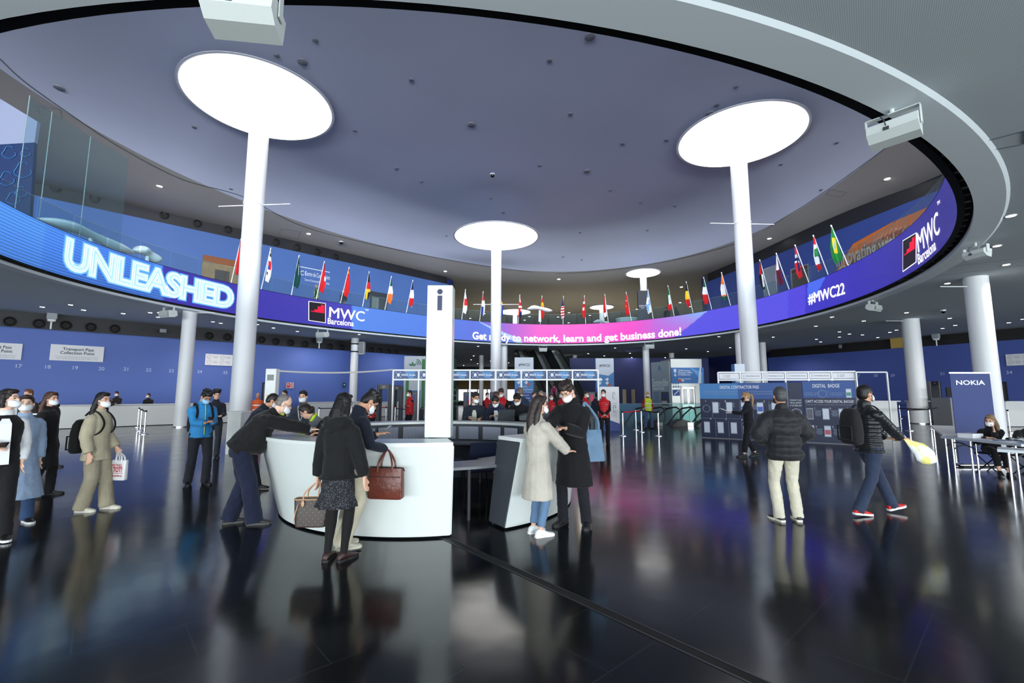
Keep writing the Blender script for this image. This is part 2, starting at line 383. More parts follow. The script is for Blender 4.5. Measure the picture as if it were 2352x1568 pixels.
# window strip with lit curtains in the right band
a_, b_ = wallpt(2045, 786, RA, RB), wallpt(2084, 786, RA, RB)
w1 = bpy.data.objects.new('window_1', None); COL.objects.link(w1); w1['kind'] = 'structure'
cb = MB(); n_ = 14
for k in range(n_):
    p0 = a_.lerp(b_, k / n_); p1 = a_.lerp(b_, (k + 1) / n_); pm = (p0 + p1) / 2 + rn * .05
    for (u, v) in ((p0, pm), (pm, p1)): cb.quad(Vector((u.x, u.y, 5.22)), Vector((v.x, v.y, 5.22)), Vector((v.x, v.y, 6)), Vector((u.x, u.y, 6)))
cb.build('curtain', screen_mat('lit_curtain', (150, 130, 70), .45), w1)
# right wall further back (dark blue) and right upper wall (nearer the void)
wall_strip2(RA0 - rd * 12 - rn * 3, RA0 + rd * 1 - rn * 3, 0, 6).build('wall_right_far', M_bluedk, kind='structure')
UA, UB = Vector((18.6, 43.0, 0)), Vector((22.6, 22.0, 0)); ud = (UB - UA).normalized(); un = Vector((ud.y, -ud.x, 0)); un = un if un.x < 0 else -un; UB0 = UB + ud * 26
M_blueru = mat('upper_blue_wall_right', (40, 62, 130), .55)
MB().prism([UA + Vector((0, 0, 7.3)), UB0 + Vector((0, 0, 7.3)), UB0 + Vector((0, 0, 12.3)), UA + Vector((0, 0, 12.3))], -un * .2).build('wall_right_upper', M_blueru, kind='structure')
MB().prism([UA - un * .3 + Vector((0, 0, 12.3)), UB0 - un * .3 + Vector((0, 0, 12.3)), UB0 - un * .3 + Vector((0, 0, 14.8)), UA - un * .3 + Vector((0, 0, 14.8))], -un * .2).build('wall_right_upper_band', M_bband, kind='structure')
rb = MB(); pr = [(UA - ud * (2.2 * sin(a)) - un * (2.2 - 2.2 * cos(a))) for a in [radians(9 * k) for k in range(0, 14)]]
for i in range(len(pr) - 1): rb.quad(pr[i] + Vector((0, 0, 7.3)), pr[i + 1] + Vector((0, 0, 7.3)), pr[i + 1] + Vector((0, 0, 12.9)), pr[i] + Vector((0, 0, 12.9)))
rb.build('wall_right_upper_return', M_bluedk, smooth=True, kind='structure')
# back of the hall
MB().box((2, 74, 3), (110, .3, 6)).build('wall_back', mat('dark_back_wall', (20, 22, 30), .6), kind='structure')
MB().box((2, 98, 10.3), (130, .3, 6)).build('wall_back_upper', mat('back_upper_wall', (60, 62, 66), .7), kind='structure')
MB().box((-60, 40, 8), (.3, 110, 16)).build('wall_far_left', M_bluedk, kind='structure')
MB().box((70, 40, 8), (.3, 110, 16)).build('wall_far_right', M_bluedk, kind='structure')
w = bpy.data.objects.new('window_2', None); COL.objects.link(w); w['kind'] = 'structure'
a_, b_ = ond(1052, 921, 73.7), ond(1186, 893, 73.7)
MB().box((((a_ + b_) / 2).x, 73.75, (a_.z + b_.z) / 2), (b_.x - a_.x, .05, b_.z - a_.z)).build('pane', screen_mat('bright_daylight', (235, 240, 250), 1.3), w)
fb = MB()
for k in range(7): x = a_.x + (b_.x - a_.x) * k / 6; fb.box((x, 73.65, (a_.z + b_.z) / 2), (.14, .1, b_.z - a_.z))
for z in (a_.z, b_.z): fb.box(((a_.x + b_.x) / 2, 73.65, z), (b_.x - a_.x, .1, .12))
fb.build('window_frame', M_dkgrey, w)
a_, b_ = ond(1052, 892, 73.4), ond(1180, 868, 73.4)
MB().box((((a_ + b_) / 2).x, 73.5, (a_.z + b_.z) / 2), (b_.x - a_.x, .05, b_.z - a_.z)).build('trim_5', mat('ochre_panel', (150, 118, 62), .6), kind='structure')

# downlights: the lamps behind some of the glowing ceiling spots
for (x, y) in ((-21, 20), (-17.5, 24), (-18, 28), (-14, 33), (-9, 38), (24, 40), (22, 33), (26, 29), (25, 22), (19, 22), (4, 46), (-4, 46), (12, 46), (0, 58), (12, 58), (-3, 66), (16, 66), (6, 51), (22, 56), (-8, 54), (18, 16), (-22, 10)):
    l = bpy.data.lights.new('spot_lamp', 'SPOT'); l.energy = 380; l.spot_size = radians(150); l.spot_blend = .8; l.shadow_soft_size = .08; l.color = (1, .93, .84)
    o = bpy.data.objects.new('spot_lamp', l); COL.objects.link(o); o.location = (x, y, 5.9)
for (x, y) in ((0, 62), (16, 60), (-14, 60), (30, 62), (8, 54)):
    l = bpy.data.lights.new('gallery_lamp', 'SPOT'); l.energy = 2400; l.spot_size = radians(160); l.spot_blend = .8; l.shadow_soft_size = .15; l.color = (1, .93, .78)
    o = bpy.data.objects.new('gallery_lamp', l); COL.objects.link(o); o.location = (x, y, 12.6)
# ------------------------------------------------------------------ LED ring
LZ0, LZ1, LIN = 6.1, 7.76, .3
_tab = []
for k in range(721):
    t = radians(-62 + 264 * k / 720); p_ = ring(t, LIN, 6.9)
    if (p_ - Vector((0, 0, EYE))).dot(FW) > .5: _tab.append((t, proj(p_)[0]))
_tab = [a for a in _tab if -60 < a[1] < 2230]
# visible part: from the far left over the far side to the right extreme
_im = max(range(len(_tab)), key=lambda i: _tab[i][1]); _vis = _tab[_im:]
def px2t(px):
    "ring angle that appears at image column px (far side of the ring)"
    for i in range(len(_vis) - 1):
        a, b = _vis[i], _vis[i + 1]
        if (a[1] - px) * (b[1] - px) <= 0: return a[0] + (b[0] - a[0]) * ((px - a[1]) / (b[1] - a[1]))
    return _vis[0][0] if px > 2000 else _vis[-1][0]
def led_t(px, py):
    t = px2t(px)
    for _ in range(30):
        z = led_z(t, py); x = proj(ring(t, LIN, z))[0]; x2 = proj(ring(t + .002, LIN, z))[0]
        s_ = (x2 - x) / .002; t += max(-.03, min(.03, (px - x) / s_ if abs(s_) > 20 else 0))
    return t
def led_z(t, py):
    a = proj(ring(t, LIN, 6.2))[1]; b = proj(ring(t, LIN, 7.2))[1]; return 6.2 + (py - a) / (b - a)
led = thing('led_screen', 'giant curved advertising screen running round the oval ceiling opening', 'screen', (0, 0, 0))
KEYS = [(-60, (72, 140, 240)), (150, (62, 128, 235)), (330, (62, 120, 225)), (372, (70, 130, 230)), (376, (52, 42, 160)), (700, (50, 42, 162)), (806, (56, 54, 178)),
        (810, (78, 132, 228)), (1000, (74, 122, 222)), (1100, (90, 110, 215)), (1160, (150, 90, 205)), (1240, (232, 66, 190)), (1310, (246, 52, 188)), (1440, (240, 56, 190)),
        (1500, (196, 92, 204)), (1560, (150, 110, 220)), (1610, (106, 100, 228)), (1660, (88, 84, 222)), (1800, (78, 80, 214)), (1812, (66, 58, 200)), (1860, (52, 48, 186)), (2040, (42, 36, 156)), (2130, (36, 30, 132)), (2300, (32, 28, 118))]
def led_col(px, v, k, j):
    for i in range(len(KEYS) - 1):
        if KEYS[i][0] <= px <= KEYS[i + 1][0]: break
    a, b = KEYS[i], KEYS[i + 1]; u = (px - a[0]) / (b[0] - a[0]); u = max(0, min(1, u))
    c = [a[1][m] + (b[1][m] - a[1][m]) * u for m in range(3)]
    if px < 374 - 20 * v: 
        s_ = .80 if j % 2 else 1.12; s_ -= .22 * max(0, .75 - v) ; c = [x * s_ for x in c]
    elif px < 374: c = [72, 136, 236]
    elif 822 < px < 1090: c = [x * (.9 if (j + k // 2) % 2 else 1.06) for x in c]
    elif 1480 < px < 1850:
        if px > 1548 + 77 * v: c = [x * (.82 if j % 2 else 1.1) for x in ((84, 78, 222) if px < 1810 else (76, 66, 214))]
        else: m_ = max(0, min(1, (px - 1490) / 110)) * v; c = [p_ + (q_ - p_) * m_ for p_, q_ in zip((190, 90, 206), (128, 166, 234))] if px > 1500 else c
    if 1090 < px < 1200:
        w = (px - 1098) / 90.; x0 = 1 - v
        if x0 * .98 < w < x0 * .98 + .38 * x0 + .02: c = [170, 196, 240]
        elif w < x0: c = [84, 112, 214]
    if 1855 < px < 1895 and v > (px - 1850) / 45. * 1.0 - .05 and v > .35: c = [66, 100, 226]
    return lin([max(0, min(255, x)) for x in c])
NU, NV = 1100, 30
T0, T1 = _vis[0][0] - radians(50), _vis[-1][0] + radians(25)
sb = MB(); sb.c = []
for k in range(NU + 1):
    t = T0 + (T1 - T0) * k / NU; vis = t >= _vis[0][0] - .001
    for j in range(NV + 1):
        z = LZ0 + (LZ1 - LZ0) * j / NV; p_ = ring(t, LIN, z); sb.v.append(tuple(p_))
        px = proj(p_)[0] if vis and (p_.y > 1) else 2300
        if t > _vis[-1][0]: px = -60
        sb.c.append(led_col(px, j / NV, k, j))
for k in range(NU):
    for j in range(NV): a = k * (NV + 1) + j; sb.f.append((a, a + 1, a + NV + 2, a + NV + 1)); sb.m.append(0)
M_led = mat('led_picture', (20, 20, 20), .5, attr='Col', emit=1.15)
_n = M_led.node_tree.nodes['Principled BSDF']; 
for l_ in list(M_led.node_tree.links):
    if l_.to_socket == _n.inputs['Base Color']: M_led.node_tree.links.remove(l_)
_n.inputs['Base Color'].default_value = (.01, .01, .012, 1)
sb.build('picture', M_led, led)
# cabinet behind the picture, its underside with the module brackets
kb = MB()
annulus(kb, lambda t: ring(t, LIN - .02, LZ0 - .0), lambda t: ring(t, LIN - .02, LZ1 + .03)); annulus(kb, lambda t: ring(t, LIN + .01, LZ1), lambda t: ring(t, .0, LZ1 + .03))
annulus(kb, lambda t: ring(t, LIN, LZ0 - .02), lambda t: ring(t, LIN - .14, LZ0 - .02)); annulus(kb, lambda t: ring(t, LIN - .14, LZ0 - .02), lambda t: ring(t, LIN - .14, LZ1 + .03)); annulus(kb, lambda t: ring(t, 0.0, 6.02), lambda t: ring(t, 0.0, LZ1 + .03)); annulus(kb, lambda t: ring(t, LIN - .1, LZ0 + .12), lambda t: ring(t, -.02, LZ0 + .12))
for k in range(190):
    t = 2 * pi * k / 190; c = ring(t, LIN / 2 + .02, LZ0 + .03); kb.box(c, (LIN - .06, .05 if k % 2 else .12, .02), rz=t, mi=1)
kb.build('cabinet', [mat('led_cabinet_black', (5, 5, 6), .8), mat('bracket_grey', (46, 48, 48), .5)], led)
M_neon0 = screen_mat('neon_halo', (96, 170, 250), 1.15); M_neon1 = screen_mat('neon_white', (240, 252, 255), 1.6); M_neon2 = screen_mat('neon_fill', (176, 232, 252), 1.1)
M_neonA = screen_mat('neon_haze', (150, 210, 252), 1.15)
M_ledwhite = screen_mat('led_white', (255, 252, 255), 1.25); M_ledblack = screen_mat('led_black', (22, 18, 30), .9); M_ledred = screen_mat('led_red', (240, 10, 62), 1.1)
def led_text(name, txt, px0, px1, y0, y1, mats, bold=(.0,), slack=1.0, size=None, under=0., kind=None, res=3, space=1., ext=None):
    """writing shown on the screen: px0..px1 = columns of its left and right ends, (y0, y1) = rows of the base line at both ends"""
    ta, tb_ = led_t(px0, y0), led_t(px1, y1); za, zb = led_z(ta, y0), led_z(tb_, y1)
    L_ = 0.; N_ = 40; P_ = [ring(ta + (tb_ - ta) * k / N_, LIN, 0) for k in range(N_ + 1)]; L_ = sum((P_[k + 1] - P_[k]).length for k in range(N_))
    mb = MB()
    for i, bo in enumerate(bold):
        vs, fs = text_mesh(txt, 1., bo, space, res)
        if i == 0 or True:
            v0, f0 = text_mesh(txt, 1., min(bold), space, res); x0 = min(v[0] for v in v0); x1 = max(v[0] for v in v0)
        k = L_ / (x1 - x0); ky = size if size else k
        out = []
        for v in vs:
            u = (v[0] - x0) / (x1 - x0); t = ta + (tb_ - ta) * u
            out.append(ring(t, LIN + .012 + .006 * i + v[2] * 2, za + (zb - za) * u + v[1] * ky))
        mb.add(out, fs, i)
    mb.build(name, mats, led)
def led_poly(mb, pts, mi, lift=.012):
    A, B, C_, D = pts; n = 8; rows = []
    for i in range(n + 1):
        u = i / n; rows.append([])
        for p0, p1 in ((A, B), (D, C_)):
            x, y = p0[0] + (p1[0] - p0[0]) * u, p0[1] + (p1[1] - p0[1]) * u; t = led_t(x, y); rows[-1].append(ring(t, LIN + lift, led_z(t, y)))
    for i in range(n): mb.add([rows[i][0], rows[i + 1][0], rows[i + 1][1], rows[i][1]], [(0, 1, 2, 3)], mi)
led_text('neon_word', 'UNLEASHED', 150, 530, 612, 706, [M_neon0, M_neonA, M_neon1, M_neon2, M_neon1, M_neon2], (.098, .072, .045, .022, -.002, -.02), size=1.55, space=.93, res=4)
def gsma(name, x0, x1, yt0, yt1, yb0, yb1):
    b = MB(); 
    def P(u, v): return (x0 + (x1 - x0) * u, (yb0 + (yb1 - yb0) * u) * (1 - v) + (yt0 + (yt1 - yt0) * u) * v)
    led_poly(b, [P(0, 0), P(1, 0), P(1, 1), P(0, 1)], 0); led_poly(b, [P(.04, .03), P(.96, .03), P(.96, .97), P(.04, .97)], 1, .018)
    for i in range(4): u = .14 + .19 * i; h = .52 + .1 * i; led_poly(b, [P(u, .48), P(u + (.19 if i < 3 else .2), .48), P(u + (.19 if i < 3 else .2), h + .07 * (i > 1)), P(u, h + .07 * (i > 1))], 2, .024)
    b.build(name, [M_ledwhite, M_ledblack, M_ledred], led)
    a = P(.12, .26); c = P(.86, .26); led_text('logo_lettering', 'GSMA', a[0], c[0], a[1], c[1], [M_ledwhite], (.015,), size=.32)
gsma('logo_square', 708, 748, 691, 696, 736, 742)
led_text('logo_lettering', 'MWC', 755, 837, 728, 738, [M_ledwhite], (.016,), size=1.0)
led_text('logo_lettering', 'TM', 838, 846, 713, 714, [M_ledwhite], (.02,), size=.16)
led_text('logo_lettering', 'Barcelona', 752, 812, 743, 749, [M_ledwhite], (.02,), size=.56)
led_text('slogan', 'Get ready to network, learn and get business done!', 1085, 1565, 778, 769, [M_ledwhite], (.03,), size=.86)
led_text('hashtag', '#MWC22', 1857, 1942, 698, 674, [M_ledwhite], (.035,), size=.80)
gsma('logo_square', 2074, 2106, 552, 533, 625, 602)
led_text('logo_lettering', 'MWC', 2110, 2160, 580, 533, [M_ledwhite], (.016,), size=1.0)
led_text('logo_lettering', 'TM', 2154, 2160, 472, 466, [M_ledwhite], (.02,), size=.16)
led_text('logo_lettering', 'Barcelona', 2110, 2151, 607, 572, [M_ledwhite], (.02,), size=.52)

# ------------------------------------------------------------------ glass balustrade on the gallery edge
M_gledge = mat('glass_edge', (120, 150, 150), .3)
bal = thing('glass_balustrade', 'clear glass balustrade of upright panes above the curved screen', 'balustrade', (0, 0, 0))
NP = 84
for k in range(NP):
    t0 = 2 * pi * k / NP + .002; t1 = 2 * pi * (k + 1) / NP - .002
    c_ = ring((t0 + t1) / 2, -.15, 8)
    if c_.y < 6: continue
    g = MB(); z1 = 8.75
    for i in range(3):
        a = ring(t0 + (t1 - t0) * i / 3, -.15, 7.3); b = ring(t0 + (t1 - t0) * (i + 1) / 3, -.15, 7.3)
        g.quad(a, b, b + Vector((0, 0, z1 - 7.3)), a + Vector((0, 0, z1 - 7.3)))
        g.bar(a + Vector((0, 0, z1 - 7.3)), b + Vector((0, 0, z1 - 7.3)), .014, .012, 1)
    g.build('glass_pane', [M_glass, M_gledge], bal)

# ------------------------------------------------------------------ columns
def column(px, py_base, r, z1, label, clamp=False, Y=None, group=None):
    p_ = onz(px, py_base); 
    c = thing('column', label, 'column', (p_.x, p_.y, 0), group=group)
    b = MB(); b.cyl((0, 0, 0), (0, 0, z1), r, r, 40); b.build('shaft', M_col, c, smooth=True)
    return c, p_
def col_at(x, y, w, label, r=None):
    p_ = onz(x, y, 6.0); d = (p_ - Vector((0, 0, EYE))).dot(FW); r = w * d / FPX / 2
    c = thing('column', label, 'column', (p_.x, p_.y, 0)); b = MB(); b.cyl((0, 0, 0), (0, 0, 6.02), r, r, 32); b.build('shaft', M_col, c, smooth=True)
    h = MB(); h.lathe((0, 0, 0), [(r + .03, 0), (r + .03, .05), (r + .005, .06)], 32); h.build('base_ring', M_steel, c, smooth=True); return c, p_, r
# big columns with light discs
LP_ = {'L': (598, 237, 'tall white column with a bright light disc, left of the information desk'), 'R': (1700, 318, 'tall white column with a bright light disc, behind the contractor board'), 'C': (1140, 545, 'tall white column with a bright light disc, beyond the white information pillar')}
DISC = {}
for k, (x, y, lb) in LP_.items():
    p_ = oncei(x, y)
    for _ in range(3): z = min(ceil_z(p_.x + 3.5 * cos(a), p_.y + 3.5 * sin(a)) for a in [pi * i / 8 for i in range(16)]) - .16; p_ = onz(x, y, z)
    p_ = onz(x, y, z); DISC[k] = p_
    off = {'L': (.55, .35), 'R': (-.12, .2), 'C': (0, .0)}[k]
    cx_, cy_ = p_.x + off[0] * 0, p_.y
    if k == 'L': cx_ = onz(549, 985).x * (p_.y / onz(549, 985).y)
    if k == 'R': cx_ = onz(1733, 985).x * (p_.y / onz(1733, 985).y)
    c = thing('column', lb, 'column', (cx_, cy_, 0))
    rr = {'L': .44, 'R': .43, 'C': .40}[k]
    MB().cyl((0, 0, 0), (0, 0, z - .04), rr, rr, 48).build('shaft', M_col, c, smooth=True)
    h = MB(); h.lathe((0, 0, 0), [(rr + .03, 0), (rr + .03, .05), (rr + .005, .06)], 32); h.build('base_ring', M_steel, c, smooth=True)
    # thin collar with two rods
    zc = z - {'L': 5.2, 'R': 4.9, 'C': 5.3}[k]; cb = MB(); cb.lathe((0, 0, zc), [(rr + .004, -.03), (rr + .03, -.03), (rr + .03, .03), (rr + .004, .03)], 40)
    an = {'L': -.08, 'R': .05, 'C': 0}[k]
    for s_ in (-1, 1): cb.cyl((s_ * rr * cos(an), s_ * rr * sin(an), zc), (s_ * (rr + 1.35) * cos(an), s_ * (rr + 1.35) * sin(an), zc), .025, .02, 8)
    cb.build('collar', M_col, c, smooth=True)
def light_disc(p_, R, label):
    d = thing('light_disc', label, 'ceiling light', (p_.x, p_.y, p_.z))
    MB().lathe((0, 0, 0), [(R, 0), (R * .97, -.02), (.02, -.03)], 64).build('diffuser', M_glasslamp, d)
    b = MB(); b.lathe((0, 0, 0), [(R, .02), (R + .14, .02), (R + .14, .05), (R, .1)], 64); b.build('rim', mat('disc_rim', (205, 210, 220), .5), d, smooth=True)
light_disc(DISC['L'], 3.25, 'huge round glowing ceiling light above the left column')
light_disc(DISC['R'], 3.2, 'huge round glowing ceiling light above the right column')
light_disc(DISC['C'], 3.2, 'round glowing ceiling light above the middle column')
# the gallery-level far columns with small discs
for (x, y, w, cw, lb) in ((1477, 628, 74, 15, 'far gallery column with a glowing disc, behind the dark advertising panel'), (1382, 706, 52, 11, 'far gallery column with a glowing disc, right of the middle of the screen'), (1183, 717, 70, 10, 'far gallery column with a glowing disc, just right of the middle column')):
    p_ = oncei(x, y, .2); z = min(ceil_z(p_.x + 2.8 * cos(a), p_.y + 2.8 * sin(a)) for a in [pi * i / 8 for i in range(16)]) - .12; p_ = onz(x, y, z); d = (p_ - Vector((0, 0, EYE))).dot(FW)
    c = thing('column', lb, 'column', (p_.x, p_.y, 7.3)); r = cw * d / FPX / 2
    MB().cyl((0, 0, 0), (0, 0, p_.z - 7.35), r, r, 32).build('shaft', M_col, c, smooth=True)
    light_disc(p_, w / 2 * d / FPX, lb.replace('far gallery column with a glowing disc', 'small far glowing ceiling disc'))
CL = [(437, 714, 28, 'slim white column left of the tall left column, beside the left counter'), (816, 777, 17, 'white column carrying a strapped grey loudspeaker'), (1158, 793, 15, 'slim far white column just right of the tall middle column'),
      (1106, 816, 10.5, 'far grey-white column left of the tall middle column'), (1320, 816, 10.5, 'far thin column right of the rising escalators'), (1483, 796, 15, 'white column between the totems and the lift'),
      (1542, 811, 12, 'far column top showing above the lift'), (1698, 764, 20, 'white column partly hidden by the tall right column'), (1750, 787, 15, 'slim column just right of the tall right column'),
      (2090, 733, 33, 'white column in front of the right blue wall'), (2240, 637, 43, 'nearest white column on the right, behind the dark blue banner')]
COLP = [col_at(*c) for c in CL]
# rods on the right hand columns
for i, s_ in ((9, -1), (10, -1), (0, 1)):
    c, p_, r = COLP[i]; MB().cyl((s_ * r, 0, 5.9 - .25 * (i == 10)), (s_ * (r + 1.0), 0, 5.9 - .25 * (i == 10)), .02, .02, 8).build('rod', M_col, c)
# loudspeaker strapped to the column
c, p_, r = COLP[1]
for z in (5.55, 4.95): MB().lathe((0, 0, z), [(r + .002, -.05), (r + .025, -.05), (r + .025, .05), (r + .002, .05)], 24).build('clamp', M_black, c, smooth=True)
s_ = thing('loudspeaker', 'tall grey loudspeaker strapped to a white column', 'speaker', (p_.x + r + .3, p_.y - .1, 4.72))
MB().box((0, 0, .5), (.42, .4, .98), bev=.02).build('cabinet', mat('speaker_grey', (188, 194, 196), .5), s_); MB().box((0, -.21, .5), (.34, .02, .86)).build('grille', M_grey, s_); MB().bar((-.2, .05, .5), (-.28, .05, .5), .1, .6).build('bracket', M_blackmetal, s_)

# ------------------------------------------------------------------ ceiling fittings
def fitting(name, z, r, lit, label, group, cat='ceiling light'):
    t = thing(name, label, cat, (0, 0, 0), group=group)
    MB().lathe((0, 0, 0), [(r, 0), (r * 1.25, -.006), (r * 1.25, .01), (r, .02)], 20).build('trim_ring', M_white, t); MB().lathe((0, 0, -.004), [(r, 0), (.005, -.002)], 20).build('lens', M_spot if lit else M_grey, t); return t
low = [(97, 705), (192, 712), (162, 700), (283, 720), (345, 718), (363, 728), (489, 739), (507, 742), (591, 745), (628, 753), (683, 761), (735, 764), (825, 768), (366, 718),
       (1098, 795), (1088, 817), (1082, 826), (1097, 835), (1152, 811), (1168, 833), (1127, 829), (1065, 839), (1150, 839), (1089, 845), (1351, 812), (1354, 824), (1388, 817), (1413, 799), (1411, 826), (1432, 830), (1447, 811), (1451, 821), (1449, 837), (1528, 821), (1576, 801), (1626, 807), (1651, 773), (1677, 798), (1776, 774), (1911, 728), (1874, 749), (1984, 737), (2082, 718), (2176, 651), (2181, 731), (1937, 804), (1928, 774), (2044, 763), (1981, 769), (1951, 767), (2016, 775), (2059, 758), (2165, 754), (2194, 747), (2311, 608), (2322, 496), (1875, 779), (1885, 785), (1928, 762), (2290, 565), (2317, 741), (2349, 733)]
dim = {(2311, 608), (2322, 496), (2290, 565), (162, 700)}
z_ = 5.99; first = fitting('ceiling_spotlight', z_, .085, True, 'small round glowing spotlight set in the lower ceiling', 'lower ceiling spotlights'); CHILD[first.name] = list(first.children)
bpy.context.view_layer.update(); CHILD[first.name] = [o for o in bpy.data.objects if o.parent == first]
for i, (x, y) in enumerate(low):
    p_ = onz(x, y, z_)
    if i == 0: first.location = p_; continue
    place_copy(first, p_, 0)
upl = [(366, 428), (709, 537), (1023, 623), (1283, 641), (1284, 641), (1565, 659), (1562, 695), (1584, 704), (1767, 548), (2038, 411), (1080, 731), (1112, 720), (1216, 727), (1307, 718), (1306, 741), (1205, 735), (1282, 728), (1355, 724), (1463, 710)]
f2 = fitting('ceiling_spotlight', 0, .14, True, 'round glowing spotlight in the high domed ceiling, outside its groove', 'upper ceiling spotlights'); ch = [o for o in bpy.data.objects if o.parent == f2]; CHILD[f2.name] = ch
for i, (x, y) in enumerate(upl):
    p_ = oncei(x, y, .02)
    if i == 0: f2.location = p_; continue
    place_copy(f2, p_, 0)
M_vent = mat('vent_grey', (128, 130, 140), .6)
small = [(694, 142), (724, 93), (635, 128), (1083, 286), (1355, 84), (1262, 139), (135, 202), (446, 292), (945, 184), (1646, 241), (1631, 261), (1531, 322), (1921, 328), (1793, 378), (1348, 393), (1402, 437), (911, 387), (1156, 487), (1332, 534), (1487, 529), (1471, 465), (968, 417), (1127, 455), (530, 434), (1193, 517), (1025, 542), (1336, 597), (1293, 590), (1549, 473), (1886, 436), (440, 610), (1310, 262), (815, 300), (1690, 200), (1430, 330), (1240, 380)]
t = MB(); t.lathe((0, 0, 0), [(.16, .02), (.16, -.02), (.12, -.035), (.01, -.035)], 18)
d0 = t.build('ceiling_detector', M_vent, smooth=True); tag(d0, 'small grey round fitting on the high domed ceiling', 'ceiling fitting', 'ceiling fittings on the dome')
for i, (x, y) in enumerate(small):
    p_ = oncei(x, y, .02)
    o = d0 if i == 0 else d0.copy()
    if i: COL.objects.link(o)
    k = 1.3 if i in (0, 3, 4, 6, 10, 14) else .7; o.scale = (k, k, k); o.location = p_
for (x, y, R, lb, up) in ((1131, 400, .16, 'small black dome camera on the high ceiling', 1), (784, 555, .16, 'small dark dome camera above the left gallery wall', 1), (2166, 712, .11, 'small black dome camera on the lower ceiling beside a column', 0)):
    p_ = oncei(x, y, .2) if up else onz(x, y, 5.98)
    c = thing('dome_camera', lb, 'camera', p_); MB().lathe((0, 0, 0), [(R * 1.1, .01), (R * 1.1, -.05), (R * .9, -.06)], 20).build('housing', M_white, c, smooth=True)
    MB().lathe((0, 0, -.06), [(R * .85, 0), (R * .8, -R * .5), (R * .4, -R * .9), (.01, -R)], 20).build('dome', mat('dome_black', (10, 10, 12), .1), c, smooth=True)
hb = MB()
for (pts) in ([(2085, 325), (2160, 308)], [(2100, 385), (2250, 345)]): pass
# access hatches outlined in the ceilings
for i, (q4, up) in enumerate((([(2248, 328), (2352, 300), (2352, 330), (2262, 347)], 0), ([(85, 245), (138, 250), (142, 272), (92, 262)], 1), ([(645, 525), (690, 532), (684, 548), (640, 540)], 1), ([(1905, 435), (1945, 441), (1932, 452), (1898, 446)], 1))):
    h = MB(); P4 = [(oncei(x, y, .012) if up else onz(x, y, 5.994)) for x, y in q4]
    for a, b in zip(P4, P4[1:] + P4[:1]): h.bar(a, b, .02, .006)
    tag(h.build('ceiling_hatch', mat('hatch_line', (98, 106, 112), .8)), ['rectangular access hatch outline in the near lower ceiling', 'rectangular hatch outline on the dome at far left', 'rectangular hatch outline above the left gallery', 'rectangular hatch outline on the dome at right'][i], 'ceiling hatch')
# seams in the near lower ceiling
sm = MB()
for a, b in (((1925, 660), (2352, 610)), ((1960, 640), (2352, 592)), ((1730, 757), (1960, 735))): sm.bar(onz(a[0], a[1], 5.997), onz(b[0], b[1], 5.997), .012, .004)
sm.build('trim_6', mat('seam', (96, 102, 106), .8), kind='structure')

# ------------------------------------------------------------------ white loudspeakers hanging round the opening
M_spk = mat('speaker_white', (205, 212, 210), .45); M_spkf = mat('speaker_face', (176, 184, 182), .6, bump=.2, bscale=220)
def hang_speaker(px, py, wpx, z, label, yaw, tilt, s=None, up=0.):
    p_ = onz(px, py, z); d = (p_ - Vector((0, 0, EYE))).dot(FW); w = .66
    if wpx < 45:
        dd_ = Vector((p_.x, p_.y)) - RC; a_ = atan2(dd_.y, dd_.x); r_ = max(dd_.length, ring_r(a_) + .3); p_ = Vector((RC.x + r_ * cos(a_), RC.y + r_ * sin(a_), z))
    t = thing('hanging_loudspeaker', label, 'speaker', p_, yaw)
    k = wpx * d / FPX / w if wpx else 1.; k = max(.8, min(1.3, k)); h, dp = .3 * k, .36 * k; w *= k
    M = Matrix.Rotation(tilt, 4, 'X')
    out = [(-w / 2, -dp / 2, h / 2), (-w / 2, dp / 2 - .07, h / 2), (-w / 2, dp / 2, h / 2 - .05), (-w / 2, dp / 2, -h / 2 + .08), (-w / 2, dp / 2 - .14, -h / 2), (-w / 2, -dp / 2, -h / 2)]
    MB().prism([M @ Vector(q_) for q_ in out], M @ Vector((w, 0, 0))).build('cabinet', M_spk, t)
    g = MB(); n_ = 8; c0 = [Vector((-w / 2 + .02, -dp / 2 - .003 - .05 * sin(pi * i / n_), -h / 2 + .02 + (h - .04) * i / n_)) for i in range(n_ + 1)]
    for i in range(n_): a, b = c0[i], c0[i + 1]; g.quad(*(M @ v for v in (a, a + Vector((w - .04, 0, 0)), b + Vector((w - .04, 0, 0)), b)))
    g.build('grille', M_spkf, t, smooth=True)
    b = MB(); zt = .42 * k
    for sx in (-1, 1): b.bar((sx * (w / 2 + .02), 0, -.02), (sx * (w / 2 + .02), 0, zt - .12), .012, .1, up=(0, 1, 0))
    b.bar((-w / 2 - .02, 0, zt - .12), (w / 2 + .02, 0, zt - .12), .1, .012); b.cyl((0, 0, zt - .12), (0, 0, max(zt, 6.02 - z)), .03, .03, 10)
    b.build('yoke', M_spk, t)
    c = MB(); c.tube([(w * .1, dp / 2 + .0, .05), (w * .12, dp / 2 + .05, .12), (w * .2, dp / 2 - .02, h / 2 + .08), (.02, 0, zt - .1)], .008, 6); c.box((w * .1, dp / 2 + .005, 0), (.07, .03, .05)); c.build('cable', M_dkgrey, t)
    return t
hang_speaker(560, 34, 150, 5.62, 'large white loudspeaker hanging at the top edge, nearest of all', radians(188), radians(10))
hang_speaker(2053, 300, 92, 5.6, 'white loudspeaker hanging from the right curve of the opening, high up', radians(130), radians(12))
hang_speaker(2187, 592, 38, 5.62, 'small white loudspeaker under the right end of the screen', radians(100), radians(14))
hang_speaker(1966, 708, 32, 5.6, 'white loudspeaker below the hashtag on the screen', radians(28), radians(14))
hang_speaker(1698, 768, 18, 5.6, 'white loudspeaker partly hidden by the tall right column', radians(12), radians(10))
